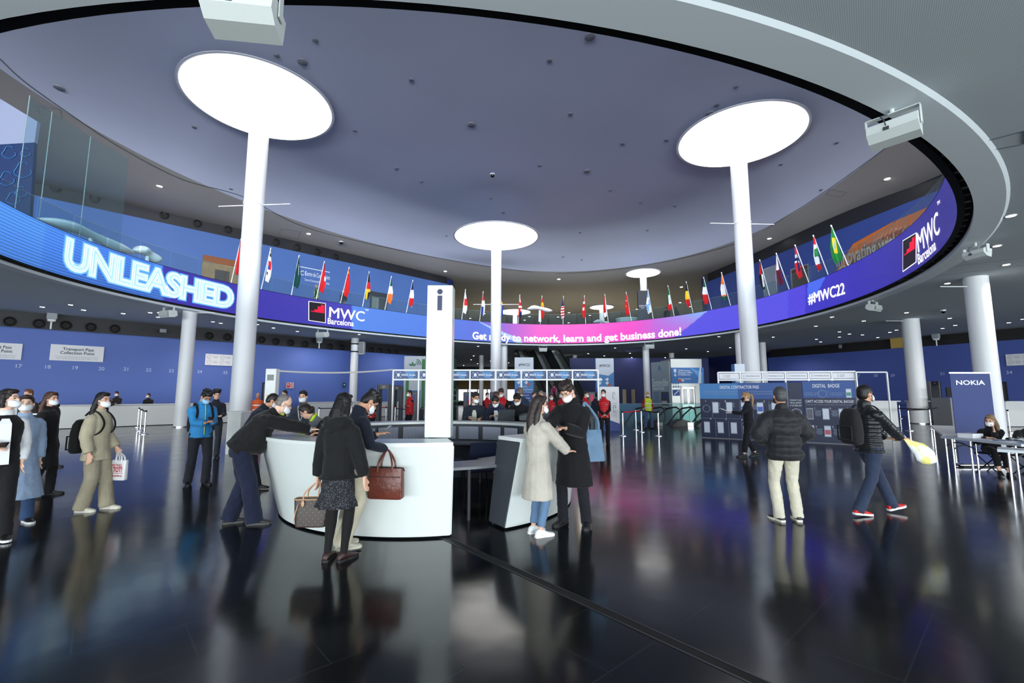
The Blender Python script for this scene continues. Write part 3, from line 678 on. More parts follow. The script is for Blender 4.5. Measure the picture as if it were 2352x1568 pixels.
hang_speaker(1483, 793, 20, 5.6, 'white loudspeaker at the top of the column near the lift', radians(4), radians(8))
hang_speaker(1248, 799, 18, 5.6, 'white loudspeaker below the middle of the slogan', radians(0), radians(8))
hang_speaker(775, 766, 26, 5.6, 'white loudspeaker below the logo beside the word on the screen', radians(-18), radians(8))
hang_speaker(467, 722, 34, 5.6, 'white loudspeaker above the slim left column', radians(-22), radians(8))
hang_speaker(-2, 620, 36, 5.6, 'white loudspeaker cut by the left picture edge', radians(-40), radians(10))
# ------------------------------------------------------------------ information desk (a broken ring)
DC = Vector((-1.3, 7.7, 0)); DZ = 1.1
def dk(th, r, z):
    a = radians(th); s_ = .93 if sin(a) > 0 else 1.; return Vector((DC.x + r * cos(a), DC.y + r * sin(a) * s_, z))
M_desk = mat('desk_white', (214, 220, 218), .32, bump=.015, bscale=12, coat=.2)
M_deskend = mat('desk_dark_end', (58, 62, 68), .5)
def arc_shell(mb, t0, t1, prof, n=48, mi=0, e0=None, e1=None, lean_=0.):
    """prof = closed list of (r, z); e0/e1 tilt the two ends: degrees added at the top"""
    rings = []
    for k in range(n + 1):
        u = k / n; ring_ = []
        for r, z in prof:
            if lean_: r += lean_ * (z / DZ) * math.exp(-((t0 + (t1 - t0) * u + 175) / 60) ** 2)
            th = t0 + (t1 - t0) * u + (e0 or 0) * (1 - u) ** 8 * z / DZ + (e1 or 0) * u ** 8 * z / DZ; ring_.append(dk(th, r, z))
        rings.append(ring_)
    return mb.loft(rings, mi)
desk = thing('information_desk', 'white curved information desk shaped as a broken ring around the staff', 'desk', (0, 0, 0))
T_A, T_B = -75, -57
b = MB(); arc_shell(b, T_A, T_B - 360, [(2.2, .025), (2.24, .025), (2.305, .55), (2.37, DZ - .04), (2.33, DZ - .04), (2.26, .6)], 120, e1=4, lean_=.2)
b.build('front_panel', M_desk, desk, smooth=True)
b = MB(); arc_shell(b, T_A, T_B - 360, [(1.86, DZ - .045), (2.385, DZ - .045), (2.385, DZ), (1.86, DZ)], 120, e1=4, lean_=.2); b.build('counter_top', M_desk, desk, smooth=True)
b = MB(); arc_shell(b, T_A - 1, T_B + 1 - 360, [(2.1, 0), (2.16, 0), (2.16, .07), (2.1, .07)], 100); b.build('plinth', M_black, desk)
b = MB(); arc_shell(b, T_A - .3, T_B + .8 - 360, [(1.86, .0), (1.9, .0), (1.9, DZ - .05), (1.86, DZ - .05)], 100, e1=4); b.build('inner_panel', mat('inner_grey', (66, 70, 78), .6), desk)
for (th, e, nm, m) in ((T_B + .15, 4, 'end_panel', M_deskend), (T_A - .05, 0, 'end_panel', M_desk)):
    b = MB(); q_ = [dk(th, 1.86, .03), dk(th, 2.225, .03), dk(th + e, 2.34, DZ - .05), dk(th + e, 1.86, DZ - .05)]; d_ = dk(th - 1, 2, 0) - dk(th, 2, 0)
    b.prism(q_, d_ * (.6 if e else -.6)); b.build(nm, m, desk, label='dark grey end panel' if e else None)
# inside: low worktop and roller-front cabinets
fl = thing('counter_flap', 'grey flap worktop bridging the gap in the information desk', 'desk', (0, 0, 0)); b = MB(); arc_shell(b, -76, -50, [(1.35, .70), (1.9, .70), (1.9, .735), (1.35, .735)], 12); b.build('top', mat('worktop_grey', (96, 100, 106), .35), fl, smooth=True)
b = MB(); q_ = dk(-63, 1.6, 0); b.cyl(q_, q_ + Vector((0, 0, .7)), .025, .025, 10); b.build('leg', M_dkgrey, fl)
wt = thing('worktop', 'grey low worktop along the inside of the information desk', 'desk', (0, 0, 0))
b = MB(); arc_shell(b, -90, -270 - 140, [(1.25, .70), (1.83, .70), (1.83, .735), (1.25, .735)], 80); b.build('top', mat('worktop_grey', (96, 100, 106), .35), wt, smooth=True)
b = MB(); arc_shell(b, -100, -250, [(1.25, .0), (1.28, 0), (1.28, .70), (1.25, .70)], 60)
lg = MB()
for th in (-95, -150, -200, -250, -300, -400): 
    l_ = MB(); c = dk(th, 1.4, 0); l_.cyl(c, c + Vector((0, 0, .7)), .03, .03, 10); l_.build('leg', M_dkgrey, wt)
def tambour_mat():
    m = mat('ribbed_grey', (196, 200, 206), .4); nt = m.node_tree; b = nt.nodes['Principled BSDF']; tc = nt.nodes.new('ShaderNodeTexCoord'); w = nt.nodes.new('ShaderNodeTexWave')
    w.inputs['Scale'].default_value = 14; nt.links.new(tc.outputs['UV'], w.inputs[0]); return m
M_tamb = mat('ribbed_grey', (168, 172, 186), .45)
for k, (a0, a1) in enumerate(((146, 136), (134, 121), (118, 102), (100, 85), (83, 70), (67, 54), (51, 40))):
    t = thing('roller_cabinet', 'low grey cabinet with ribbed shutter inside the back of the information desk', 'cabinet', (0, 0, 0), group='roller cabinets under the back counter')
    bb = MB(); arc_shell(bb, a0, a1, [(1.84, .745), (1.845, .745), (1.845, DZ - .06), (1.84, DZ - .06)], 6); bb.build('body', M_dkgrey, t)
    sh = MB(); n = 26; rows = []
    for i in range(n * 2 + 1):
        th = a0 + (a1 - a0) * i / (2 * n); r = 1.822 if i % 2 else 1.832; rows.append([dk(th, r, .76), dk(th, r, DZ - .09)])
    for i in range(len(rows) - 1): sh.quad(rows[i][0], rows[i + 1][0], rows[i + 1][1], rows[i][1])
    sh.build('shutter', M_tamb, t)
# information pillar
pp = ond(1004.5, 1001, 5.93); pil = thing('information_pillar', 'tall white information pillar with a dark letter i, standing on the desk', 'sign', (pp.x, 6.05, DZ + .002))
PW = .335; PH = ond(1005, 655, 5.93).z - DZ
MB().box((0, 0, PH / 2), (PW, .24, PH), bev=.006).build('body', M_desk, pil)
gi = MB(); cz = ond(1005, 670, 5.93).z - DZ; gi.add([Vector((.036 * cos(a), -.1225, cz + .036 * sin(a))) for a in [2 * pi * i / 24 for i in range(24)]], [tuple(range(24))])
z0, z1 = ond(1005, 713, 5.93).z - DZ, ond(1005, 679, 5.93).z - DZ
gi.box((0, -.1225, (z0 + z1) / 2), (.062, .001, z1 - z0)); gi.build('letter_i', mat('navy_letter', (24, 38, 78), .4), pil, label='dark blue letter i')

# chairs inside the desk
def office_chair(loc, rz, label):
    t = thing('office_chair', label, 'chair', loc, rz); m = mat('chair_navy', (22, 30, 62), .85, bump=.3, bscale=80)
    MB().box((0, 0, .46), (.48, .46, .07), bev=.03).build('seat', m, t, smooth=True)
    b = MB(); rr = []
    for k in range(7): u = k / 6; rr.append([Vector((x * (1 - .12 * u ** 4), .24 + .05 * sin(u * 2) + dy, .54 + .36 * u)) for x, dy in ((-.23, 0), (.23, 0), (.23, .035), (-.23, .035))])
    b.loft(rr); b.build('backrest', m, t, smooth=True)
    for sx in (-1, 1):
        for y0, y1 in ((-.2, -.26), (.2, .28)): l_ = MB(); l_.tube([(sx * .2, y0, .44), (sx * .24, y1, 0)], .012, 8); l_.build('leg', M_blackmetal, t)
    MB().tube([(-.2, .2, .44), (-.21, .26, .6)], .012).tube([(.2, .2, .44), (.21, .26, .6)], .012).build('back_bracket', M_blackmetal, t)
    return t
office_chair((-.55, 7.6, 0), radians(200), 'dark blue office chair behind the gap in the information desk')
office_chair((-1.15, 8.35, 0), radians(160), 'dark chair further inside the ring of the information desk')

# ------------------------------------------------------------------ long white counters along the left wall
M_counter = mat('counter_white', (205, 208, 208), .4)
def counter(a, b, label, h=1.12, dp=.7, n=None):
    a, b = Vector(a), Vector(b); d = (b - a).normalized(); n = n or Vector((d.y, -d.x, 0)); L = (b - a).length
    t = thing('counter', label, 'counter', a, atan2(d.y, d.x))
    MB().box((L / 2, .03, h / 2), (L, .05, h - .06)).build('front', M_counter, t)
    MB().box((L / 2, dp / 2 - .02, h), (L + .04, dp, .04), bev=.01).build('top', M_counter, t)
    MB().box((L / 2, .06, .03), (L, .04, .06)).build('plinth', M_black, t)
    for x in (.02, L - .02): MB().box((x, dp / 2, h / 2), (.03, dp - .1, h - .06)).build('side', M_counter, t)
    return t
c0 = onz(114, 986); c1 = c0 + wd * 9.3; counter(c0 - wd * 6, c1, 'long white check-in counter at the left under the blue wall')
c2 = c0 + wd * 13.2; counter(c2 - wd * 1.5, c2 + wd * 3.2, 'short white counter between the slim and the tall left columns')
c2 = c0 + wd * 17; counter(c2, c2 + wd * 2.6, 'white counter behind the man in the grey suit', h=1.08)
# ------------------------------------------------------------------ writing and signs on the left wall
M_num = mat('wall_number_white', (176, 190, 225), .6)
def wall_frame(x, y, a, b): return wallpt(x, y, a, b) + (wn if a is WA else rn) * .012
NW = {'17': (44, 840), '18': (111, 842), '19': (174, 844), '20': (235, 846), '21': (292, 847), '22': (343, 849), '23': (395, 851), '24': (460, 853), '25': (519, 855)}
for s_, (x, y) in NW.items():
    b = MB(); p_ = wall_frame(x, y, WA, WB) - wd * .17; flat_text(b, s_, p_ - Vector((0, 0, .1)), wd, (0, 0, 1), .27, bold=.015); b.build('wall_number', M_num, wall_l, label='white number %s' % s_)
for s_, (x, y) in {'27': (1971, 863), '28': (2012, 862), '29': (2051, 862), '31': (2166, 858), '34': (2319, 855)}.items():
    b = MB(); p_ = wall_frame(x, y, RA, RB) - rd * .17; flat_text(b, s_, p_ - Vector((0, 0, .1)), rd, (0, 0, 1), .3, bold=.015); b.build('wall_number', M_num, wall_r, label='white number %s' % s_)
def wall_sign(name, label, x0, x1, yt, yb, a, b, cat='sign', m=None, th=.06):
    "panel fixed to the wall; (x0, yt) top left and (x1) right in the image"
    n = wn if a is WA else rn; d = wd if a is WA else rd
    p0 = wallpt(x0, yt, a, b); p1 = wallpt(x1, yt, a, b); zb = wallpt(x0, yb, a, b).z; W_ = (p1 - p0).length; H_ = p0.z - zb
    t = thing(name, label, cat, (p0.x + n.x * .02, p0.y + n.y * .02, zb), atan2(d.y, d.x)); MB().box((W_ / 2, -th / 2, H_ / 2), (W_, th, H_)).build('panel', m or M_signwhite, t)
    return t, W_, H_, -th - .002
def pass_sign(x0, x1, yt, yb, label, tx=('Transport Pass', 'Collection Point')):
    t, W_, H_, y = wall_sign('notice_sign', label, x0, x1, yt, yb, WA, WB)
    b = MB(); R = (1, 0, 0); U = (0, 0, 1)
    flat_text(b, tx[0], (W_ * .22, y, H_ * .66), R, U, H_ * .26, fit=W_ * .58, bold=.015); flat_text(b, tx[1], (W_ * .18, y, H_ * .42), R, U, H_ * .26, fit=W_ * .64, bold=.015); b.build('lettering', M_ink, t)
    b = MB(); flat_text(b, 'from Saturday 26th February to Wednesday 2nd March', (W_ * .1, y, H_ * .22), R, U, H_ * .1, fit=W_ * .8); flat_text(b, '7:00 to 20:00 and Thursday 3rd March 8:00 to 16:00', (W_ * .12, y, H_ * .1), R, U, H_ * .1, fit=W_ * .76)
    b.build('small_lettering', M_inkgrey, t)
pass_sign(117, 240, 790, 827, 'white Transport Pass Collection Point sign, complete, on the left wall')
pass_sign(-75, 53, 783, 822, 'white collection point sign cut off by the left picture edge')
M_lineink = mat('line_ink', (150, 152, 175), .6)
def picto_sign(x0, x1, yt, yb, a, b_, label):
    t, W_, H_, y = wall_sign('pictogram_sign', label, x0, x1, yt, yb, a, b_); b = MB(); R = (1, 0, 0); U = (0, 0, 1)
    for i in range(3):
        for j in range(2):
            cx, cz = W_ * (.1 + .33 * i), H_ * (.28 + .45 * j); b.tube([(cx + .17 * cos(q_) * W_ / 3, y, cz + .17 * sin(q_) * W_ / 3) for q_ in [2 * pi * k / 16 for k in range(15 if (i + j) % 2 else 17)]], W_ * .004, 4)
            b.tube([(cx - W_ * .03, y, cz - W_ * .02), (cx, y, cz + W_ * .02), (cx + W_ * .03, y, cz)], W_ * .004, 4)
            for q_ in range(3): b.box((cx + W_ * .15, y, cz + H_ * (.08 - .08 * q_)), (W_ * (.14 - .02 * q_), .002, H_ * .025))
    b.build('pictograms', M_lineink, t)
picto_sign(472, 560, 812, 838, WA, WB, 'white sign of outlined hygiene pictograms behind the tall left column')
picto_sign(2310, 2420, 814, 840, RA, RB, 'white pictogram sign at the right picture edge')
t, W_, H_, y = wall_sign('safety_sign', 'red and white fire extinguisher sign on the left wall', 657, 674, 878.5, 891, WA, WB, m=mat('cream', (215, 205, 195), .6))
MB().box((W_ * .27, y, H_ / 2), (W_ * .42, .004, H_ * .8)).box((W_ * .75, y, H_ * .5), (W_ * .34, .004, H_ * .75)).build('symbols', M_red, t); MB().box((W_ * .77, y - .004, H_ * .5), (W_ * .1, .004, H_ * .5)).box((W_ * .25, y - .004, H_ * .6), (W_ * .2, .004, H_ * .16)).build('marks', M_lettering, t)
t, W_, H_, y = wall_sign('safety_sign', 'small dark green heart sign on the left wall near the strapped column', 787, 793, 879, 889, WA, WB, m=mat('sign_green', (10, 62, 52), .5))
MB().prism([(W_ * .5, y, H_ * .3), (W_ * .8, y, H_ * .6), (W_ * .65, y, H_ * .75), (W_ * .5, y, H_ * .62), (W_ * .35, y, H_ * .75), (W_ * .2, y, H_ * .6)], (0, -.004, 0)).build('heart', M_lettering, t)
t, W_, H_, y = wall_sign('wall_plate', 'pale plate on the black band above the left wall', 367, 382, 755, 763, WA, WB, m=mat('plate', (140, 146, 152), .5)); 
t, W_, H_, y = wall_sign('wall_plate', 'small grey plate on the dark band of the right wall', 1927, 1934, 792, 800, RA, RB, m=mat('plate', (140, 146, 152), .5))
# doors in the blue walls
M_doorg = mat('door_grey', (86, 98, 120), .5)
dn = [0]
def wall_door(x0, x1, yt, a, b_, m, z0=0.):
    dn[0] += 1; n = wn if a is WA else rn; p0, p1 = wallpt(x0, yt, a, b_), wallpt(x1, yt, a, b_); d = (p1 - p0); W_ = Vector((d.x, d.y)).length
    t = bpy.data.objects.new('door_%d' % dn[0], None); COL.objects.link(t); t['kind'] = 'structure'; t.location = (p0.x + n.x * .01, p0.y + n.y * .01, z0); t.rotation_euler = (0, 0, atan2(d.y, d.x)); H_ = p0.z - z0
    MB().box((W_ / 2, -.02, H_ / 2), (W_, .04, H_)).build('door_leaf', m, t); f = MB()
    for x in (0, W_): f.box((x, -.03, H_ / 2), (.08, .07, H_))
    f.box((W_ / 2, -.03, H_), (W_ + .08, .07, .08)); f.build('door_frame', M_bband, t); MB().cyl((W_ * .85, -.09, 1.02), (W_ * .97, -.09, 1.02), .02, .02, 8).build('door_handle', M_steel, t)
wall_door(604, 622, 879, WA, WB, M_doorg); wall_door(905, 921, 886, WA, WB, M_doorg)
wall_door(2296, 2310, 878, RA, RB, M_dkgrey)
# air nozzles in the black bands
nz = MB(); nz.lathe((0, 0, 0), [(.26, 0), (.26, .06), (.2, .08), (.14, -.04), (.01, -.05)], 20)
bl = bpy.data.objects['wall_left_band']; zero = None
for (x, y) in ((22, 738), (89, 743), (151, 747), (208, 751), (263, 755), (480, 771), (522, 774), (600, 780), (633, 784), (667, 787), (700, 790), (757, 796), (783, 798), (852, 804), (872, 806), (891, 808), (908, 810)):
    p_ = wallpt(x, y, WA - wn * .5, WB - wn * .5) + wn * .02
    if zero is None: o = zero = nz.build('air_nozzle', M_black, bl, smooth=True)
    else: o = zero.copy(); COL.objects.link(o)
    o.location = p_; o.rotation_euler = Vector(wn).to_track_quat('Z', 'Y').to_euler()
bu = bpy.data.objects['wall_left_upper_band']
for (x, y) in ((126, 431), (216, 456), (377, 494), (453, 513), (523, 527), (634, 556), (682, 568), (728, 578), (770, 590)):
    p_ = wallpt(x, y, WA - wn * .4, WB - wn * .4) + wn * .02; o = zero.copy(); COL.objects.link(o); o.parent = bu; o.location = p_; o.rotation_euler = Vector(wn).to_track_quat('Z', 'Y').to_euler()
# camera-lamps on short poles on the wall tops
def wall_lamp(x, yb, yt, a, b_, label):
    n = wn if a is WA else rn; p_ = wallpt(x, yb, a, b_) + n * .3; z1 = wallpt(x, yt, a, b_).z
    t = thing('projector_lamp', label, 'lamp', (p_.x, p_.y, 5.15)); h = z1 - 5.15
    MB().cyl((0, 0, 0), (0, 0, h * .5), .04, .04, 10).build('pole', M_white, t); q_ = n.to_track_quat('Y', 'Z').to_matrix().to_4x4()
    MB().box((0, 0, h * .78), (.42, .3, h * .42), M=q_, bev=.03).build('head', mat('lamp_grey', (150, 158, 165), .5), t); MB().box((0, 0, h * .52), (.34, .26, h * .16), M=q_, bev=.04).build('holder', M_white, t)
wall_lamp(116, 757, 718, WA, WB, 'white box lamp on a pole, above the complete collection point sign'); wall_lamp(729, 800, 773, WA, WB, 'white tilted lamp on a pole, left wall near the strapped column'); wall_lamp(2156, 795, 765, RA, RB, 'white box lamp on a pole above the right blue wall')

# ------------------------------------------------------------------ gallery level
# 'Centre de Convencions' lettering on the upper left wall
uw = bpy.data.objects['wall_left_upper']
p0 = wallpt(688, 628, WA, WB) + wn * .02; b = MB(); flat_text(b, 'CC1', wallpt(679, 629, WA, WB) + wn * .02, wd, (0, 0, 1), .5, fit=.75); a_, b_ = wallpt(700, 632, WA, WB) + wn * .02, wallpt(757, 641, WA, WB)
flat_text(b, 'Centre de Convencions', a_ , wd, (0, 0, 1), .5, fit=(wallpt(757, 639, WA, WB) - a_).length); flat_text(b, 'Centro de Convenciones/Conference Center', a_ - Vector((0, 0, .42)), wd, (0, 0, 1), .28, fit=(wallpt(757, 639, WA, WB) - a_).length)
a2, b2 = wallpt(688, 612, WA, WB) + wn * .02, wallpt(757, 631, WA, WB) + wn * .02; b2.z = a2.z; b.bar(a2, b2, .01, .05); b.build('wall_lettering', M_lettering, uw)
# wood-lined opening and dark doorway in the upper left wall
p0, p1 = wallpt(466, 585, WA, WB), wallpt(556, 607, WA, WB); t = bpy.data.objects.new('door_10', None); COL.objects.link(t); t['kind'] = 'structure'; t.location = (p0.x + wn.x * .01, p0.y + wn.y * .01, 7.3); t.rotation_euler = (0, 0, atan2(wd.y, wd.x)); W_ = (Vector((p1.x - p0.x, p1.y - p0.y))).length; H_ = p0.z - 7.3
M_wood = mat('oak_panel', (150, 118, 74), .5, var=.15, vscale=3); M_wood2 = mat('red_wood', (128, 72, 34), .5, var=.1)
MB().box((W_ / 2, -.02, H_ / 2), (W_, .04, H_)).build('wood_lining', M_wood, t); MB().box((W_ / 2, -.05, H_ - .22), (W_, .04, .44)).build('lintel', M_wood2, t); MB().box((W_ * .5, -.05, H_ * .38), (W_ * .36, .04, H_ * .76)).build('door_leaf', mat('dark_door', (62, 48, 40), .5), t)
p0, p1 = wallpt(850, 668, WA, WB), wallpt(889, 678, WA, WB); t = bpy.data.objects.new('door_11', None); COL.objects.link(t); t['kind'] = 'structure'; t.location = (p0.x + wn.x * .01, p0.y + wn.y * .01, 7.3); t.rotation_euler = (0, 0, atan2(wd.y, wd.x)); W_ = (Vector((p1.x - p0.x, p1.y - p0.y))).length; H_ = p0.z - 7.3
MB().box((W_ / 2, -.02, H_ / 2), (W_, .04, H_)).build('opening', mat('dark_opening', (38, 46, 54), .5), t); MB().box((W_ * .3, -.05, H_ * .42), (W_ * .4, .02, H_ * .84)).build('door_leaf', mat('green_door', (112, 124, 118), .5), t)
# orange artwork on the upper right wall
b = MB(); off = un * .02
def uwp(x, y, k=1): return wallpt(x, y, UA, UB) + un * .02 * k
bnr = thing('wall_banner', 'large orange and brown wall banner reading Innovating with, on the upper right wall', 'banner', (0, 0, 0))
MB().add([uwp(1868, 740, 1), uwp(1900, 655, 1), uwp(1960, 560, 1), uwp(2050, 510, 1), uwp(2180, 455, 1), uwp(2260, 500, 1), uwp(2200, 620, 1), uwp(1900, 740, 1)], [(0, 1, 2, 3, 4, 5, 6, 7)]).build('orange_field', mat('banner_orange', (180, 92, 18), .6), bnr)
MB().add([uwp(1872, 740, 2), uwp(1920, 640, 2), uwp(1985, 565, 2), uwp(2060, 530, 2), uwp(2190, 478, 2), uwp(2260, 510, 2), uwp(2200, 620, 2), uwp(1900, 740, 2)], [(0, 1, 2, 3, 4, 5, 6, 7)]).build('brown_field', mat('banner_brown', (112, 66, 24), .6), bnr)
b = MB(); a_ = uwp(1924, 613, 4); e_ = uwp(2068, 570, 4); flat_text(b, 'Innovating with', a_, ud, (0, 0, 1), 1.35, fit=Vector((e_.x - a_.x, e_.y - a_.y)).length, bold=.015); flat_text(b, 'our partners', uwp(1928, 634, 4), ud, (0, 0, 1), 1.3, bold=.015); b.build('lettering', mat('banner_letters', (150, 146, 136), .6), bnr)
for (x0, x1, yt, m, lb, nm) in ((1818, 1858, 620, mat('dark_door', (62, 48, 40), .5), 0, 'door_12'), (1753, 1783, 620, mat('pale_door', (120, 130, 145), .5), 0, 'door_13')):
    p0, p1 = wallpt(x0, yt, UA, UB), wallpt(x1, yt, UA, UB); t = bpy.data.objects.new(nm, None); COL.objects.link(t); t['kind'] = 'structure'; d = p1 - p0; t.location = (p0.x + un.x * .01, p0.y + un.y * .01, 7.3); t.rotation_euler = (0, 0, atan2(d.y, d.x)); W_ = Vector((d.x, d.y)).length; H_ = max(2.2, p0.z - 7.3)
    MB().box((W_ / 2, -.02, H_ / 2), (W_, .04, H_)).build('door_leaf', m, t); MB().box((W_ / 2, -.03, H_), (W_ + .1, .06, .08)).box((0, -.03, H_ / 2), (.08, .06, H_)).box((W_, -.03, H_ / 2), (.08, .06, H_)).build('door_frame', M_steel, t)
# big blue and white hanging panel at far left + tall glass panes
q_ = [onz(-40, 560, 7.4), onz(62, 555, 7.4)]
pl_ = ring(px2t(20), -2.2, 7.3); 
def lp(x, y): return ond(x, y, 14.0)
gp_ = thing('printed_panel', 'tall printed panel, pale above and dark blue below, on the gallery at far left', 'panel', (0, 0, 0))
Yp = 17.1
MB().prism([ond(-60, 620, Yp), ond(62, 590, Yp), ond(79, 327, Yp), ond(-60, 335, Yp)], (0, .12, 0)).build('lower_print', mat('print_blue', (6, 36, 78), .5), gp_)
MB().prism([ond(-60, 335, Yp), ond(79, 327, Yp), ond(86, 279, Yp), ond(-60, 190, Yp)], (0, .12, 0)).build('upper_print', mat('print_pale', (122, 130, 152), .6), gp_)
b = MB()
for (x, y, r) in ((20, 350, 14), (52, 390, 18), (15, 410, 16), (30, 455, 14), (58, 350, 10), (48, 440, 12)):
    b.tube([ond(x + r * cos(a) * (1 + .25 * sin(3 * a)), y + r * sin(a), Yp - .03) for a in [2 * pi * i / 18 for i in range(17)]], .012, 4)
b.build('line_drawing', mat('print_lines', (40, 110, 165), .6), gp_)
tg = thing('glass_screen', 'row of tall clear glass panes standing on the gallery at far left', 'glass screen', (0, 0, 0))
pa = [ring(px2t(x), -.6, 7.3) for x in (62, 150, 235, 320)]
zt = [13.4, 12.7, 12.2, 11.7]
for i in range(3):
    g = MB(); g.quad(pa[i], pa[i + 1], pa[i + 1] + Vector((0, 0, 5.2)), pa[i] + Vector((0, 0, 5.2))); g.bar(pa[i], pa[i] + Vector((0, 0, 5.2)), .02, .02, 1); g.build('glass_pane', [M_glass, M_gledge], tg)
# white sculptural lounge seats on the gallery
def blob(cx, cy, L_, name, label, cat, z=7.3, rz=0., n=20, h=.9, hh=.4):
    t = MB(); rr = []
    for i in range(n + 1):
        u = i / n; x = (u - .5) * L_; w = max(.02, sin(pi * u) ** .6) * (.5 + .15 * sin(u * 9)); zc = h + .12 * sin(u * 5)
        rr.append([Vector((x, w * cos(a) * .8, zc + hh * w * sin(a))) for a in [2 * pi * k / 14 for k in range(14)]])
    t.loft(rr); t.cyl((0, 0, 0), (0, 0, h - .1), .12, .08, 10)
    o = t.build(name, mat('lounge_white', (238, 240, 238), .5), smooth=True); o.location = (cx, cy, z); o.rotation_euler = (0, 0, rz); return tag(o, label, cat)
pa_ = ring(px2t(300), -1.1, 0); pb_ = ring(px2t(300), -1.1, 0)
tt = atan2(ring(px2t(380), 0).y - ring(px2t(240), 0).y, ring(px2t(380), 0).x - ring(px2t(240), 0).x)
for (x, L_, lb) in ((296, 4.2, 'long white rippled sculpture behind the balustrade above the neon word'), (410, 1.5, 'short white rippled sculpture behind the balustrade at left')):
    p_ = ring(px2t(x), -1.3, 7.3); o = blob(p_.x, p_.y, L_, 'rippled_sculpture', lb, 'sculpture', h=1.25, hh=.42, rz=tt)
p_ = onz(1240, 736, 7.4); blob(p_.x * 1.0, p_.y, 2.4 * p_.y / 42, 'rippled_sculpture', 'white wavy sculpture on the far gallery beside the middle column', 'sculpture', h=1.2 * p_.y / 42, hh=.35)
p_ = ring(px2t(1375), -2.0, 7.3); blob(p_.x, p_.y, 1.7, 'rippled_sculpture', 'white wavy sculpture on the far gallery below the small light disc', 'sculpture', h=.9, hh=.3)
# dark advertising panel on the far gallery, round counter
Ya = [o.location.y for o in bpy.data.objects if 'behind the dark advertising panel' in o.get('label', '') and o.name.startswith('column')][0] - .75; p0 = ond(1464, 668, Ya); p1 = ond(1488, 668, Ya)
ap = thing('advertising_panel', 'dark tall advertising panel with small white lettering on the far gallery', 'panel', ((p0.x + p1.x) / 2, Ya, 7.3)); W_ = p1.x - p0.x; H_ = p0.z - 7.3
MB().box((0, 0, H_ / 2), (W_, .3, H_)).build('body', mat('panel_charcoal', (44, 47, 60), .5), ap); b = MB(); flat_text(b, 'amazon fuse', (-W_ * .43, -.155, H_ * .62), (1, 0, 0), (0, 0, 1), .24, fit=W_ * .86); b.tube([(-W_ * .3, -.16, H_ * .6), (-W_ * .12, -.16, H_ * .575), (W_ * .08, -.16, H_ * .6)], .02, 5); b.build('lettering', M_lettering, ap)
MB().add([(-W_ / 2, -.156, 0), (W_ * .5, -.156, .3), (-W_ / 2, -.156, 1.0)], [(0, 1, 2)]).build('orange_corner', mat('corner_orange', (222, 140, 60), .6), ap)
p_ = ring(px2t(1423), -3., 7.3); rc_ = thing('round_counter', 'pale round counter on the far gallery beside a bending person', 'counter', p_); MB().lathe((0, 0, 0), [(.95, 0), (.95, 1.2), (.01, 1.2)], 30).build('drum', mat('pale_green_drum', (165, 182, 178), .5), rc_, smooth=True); MB().lathe((0, 0, 1.2), [(1.02, 0), (1.02, .05), (.01, .05)], 30).build('top', M_white, rc_)

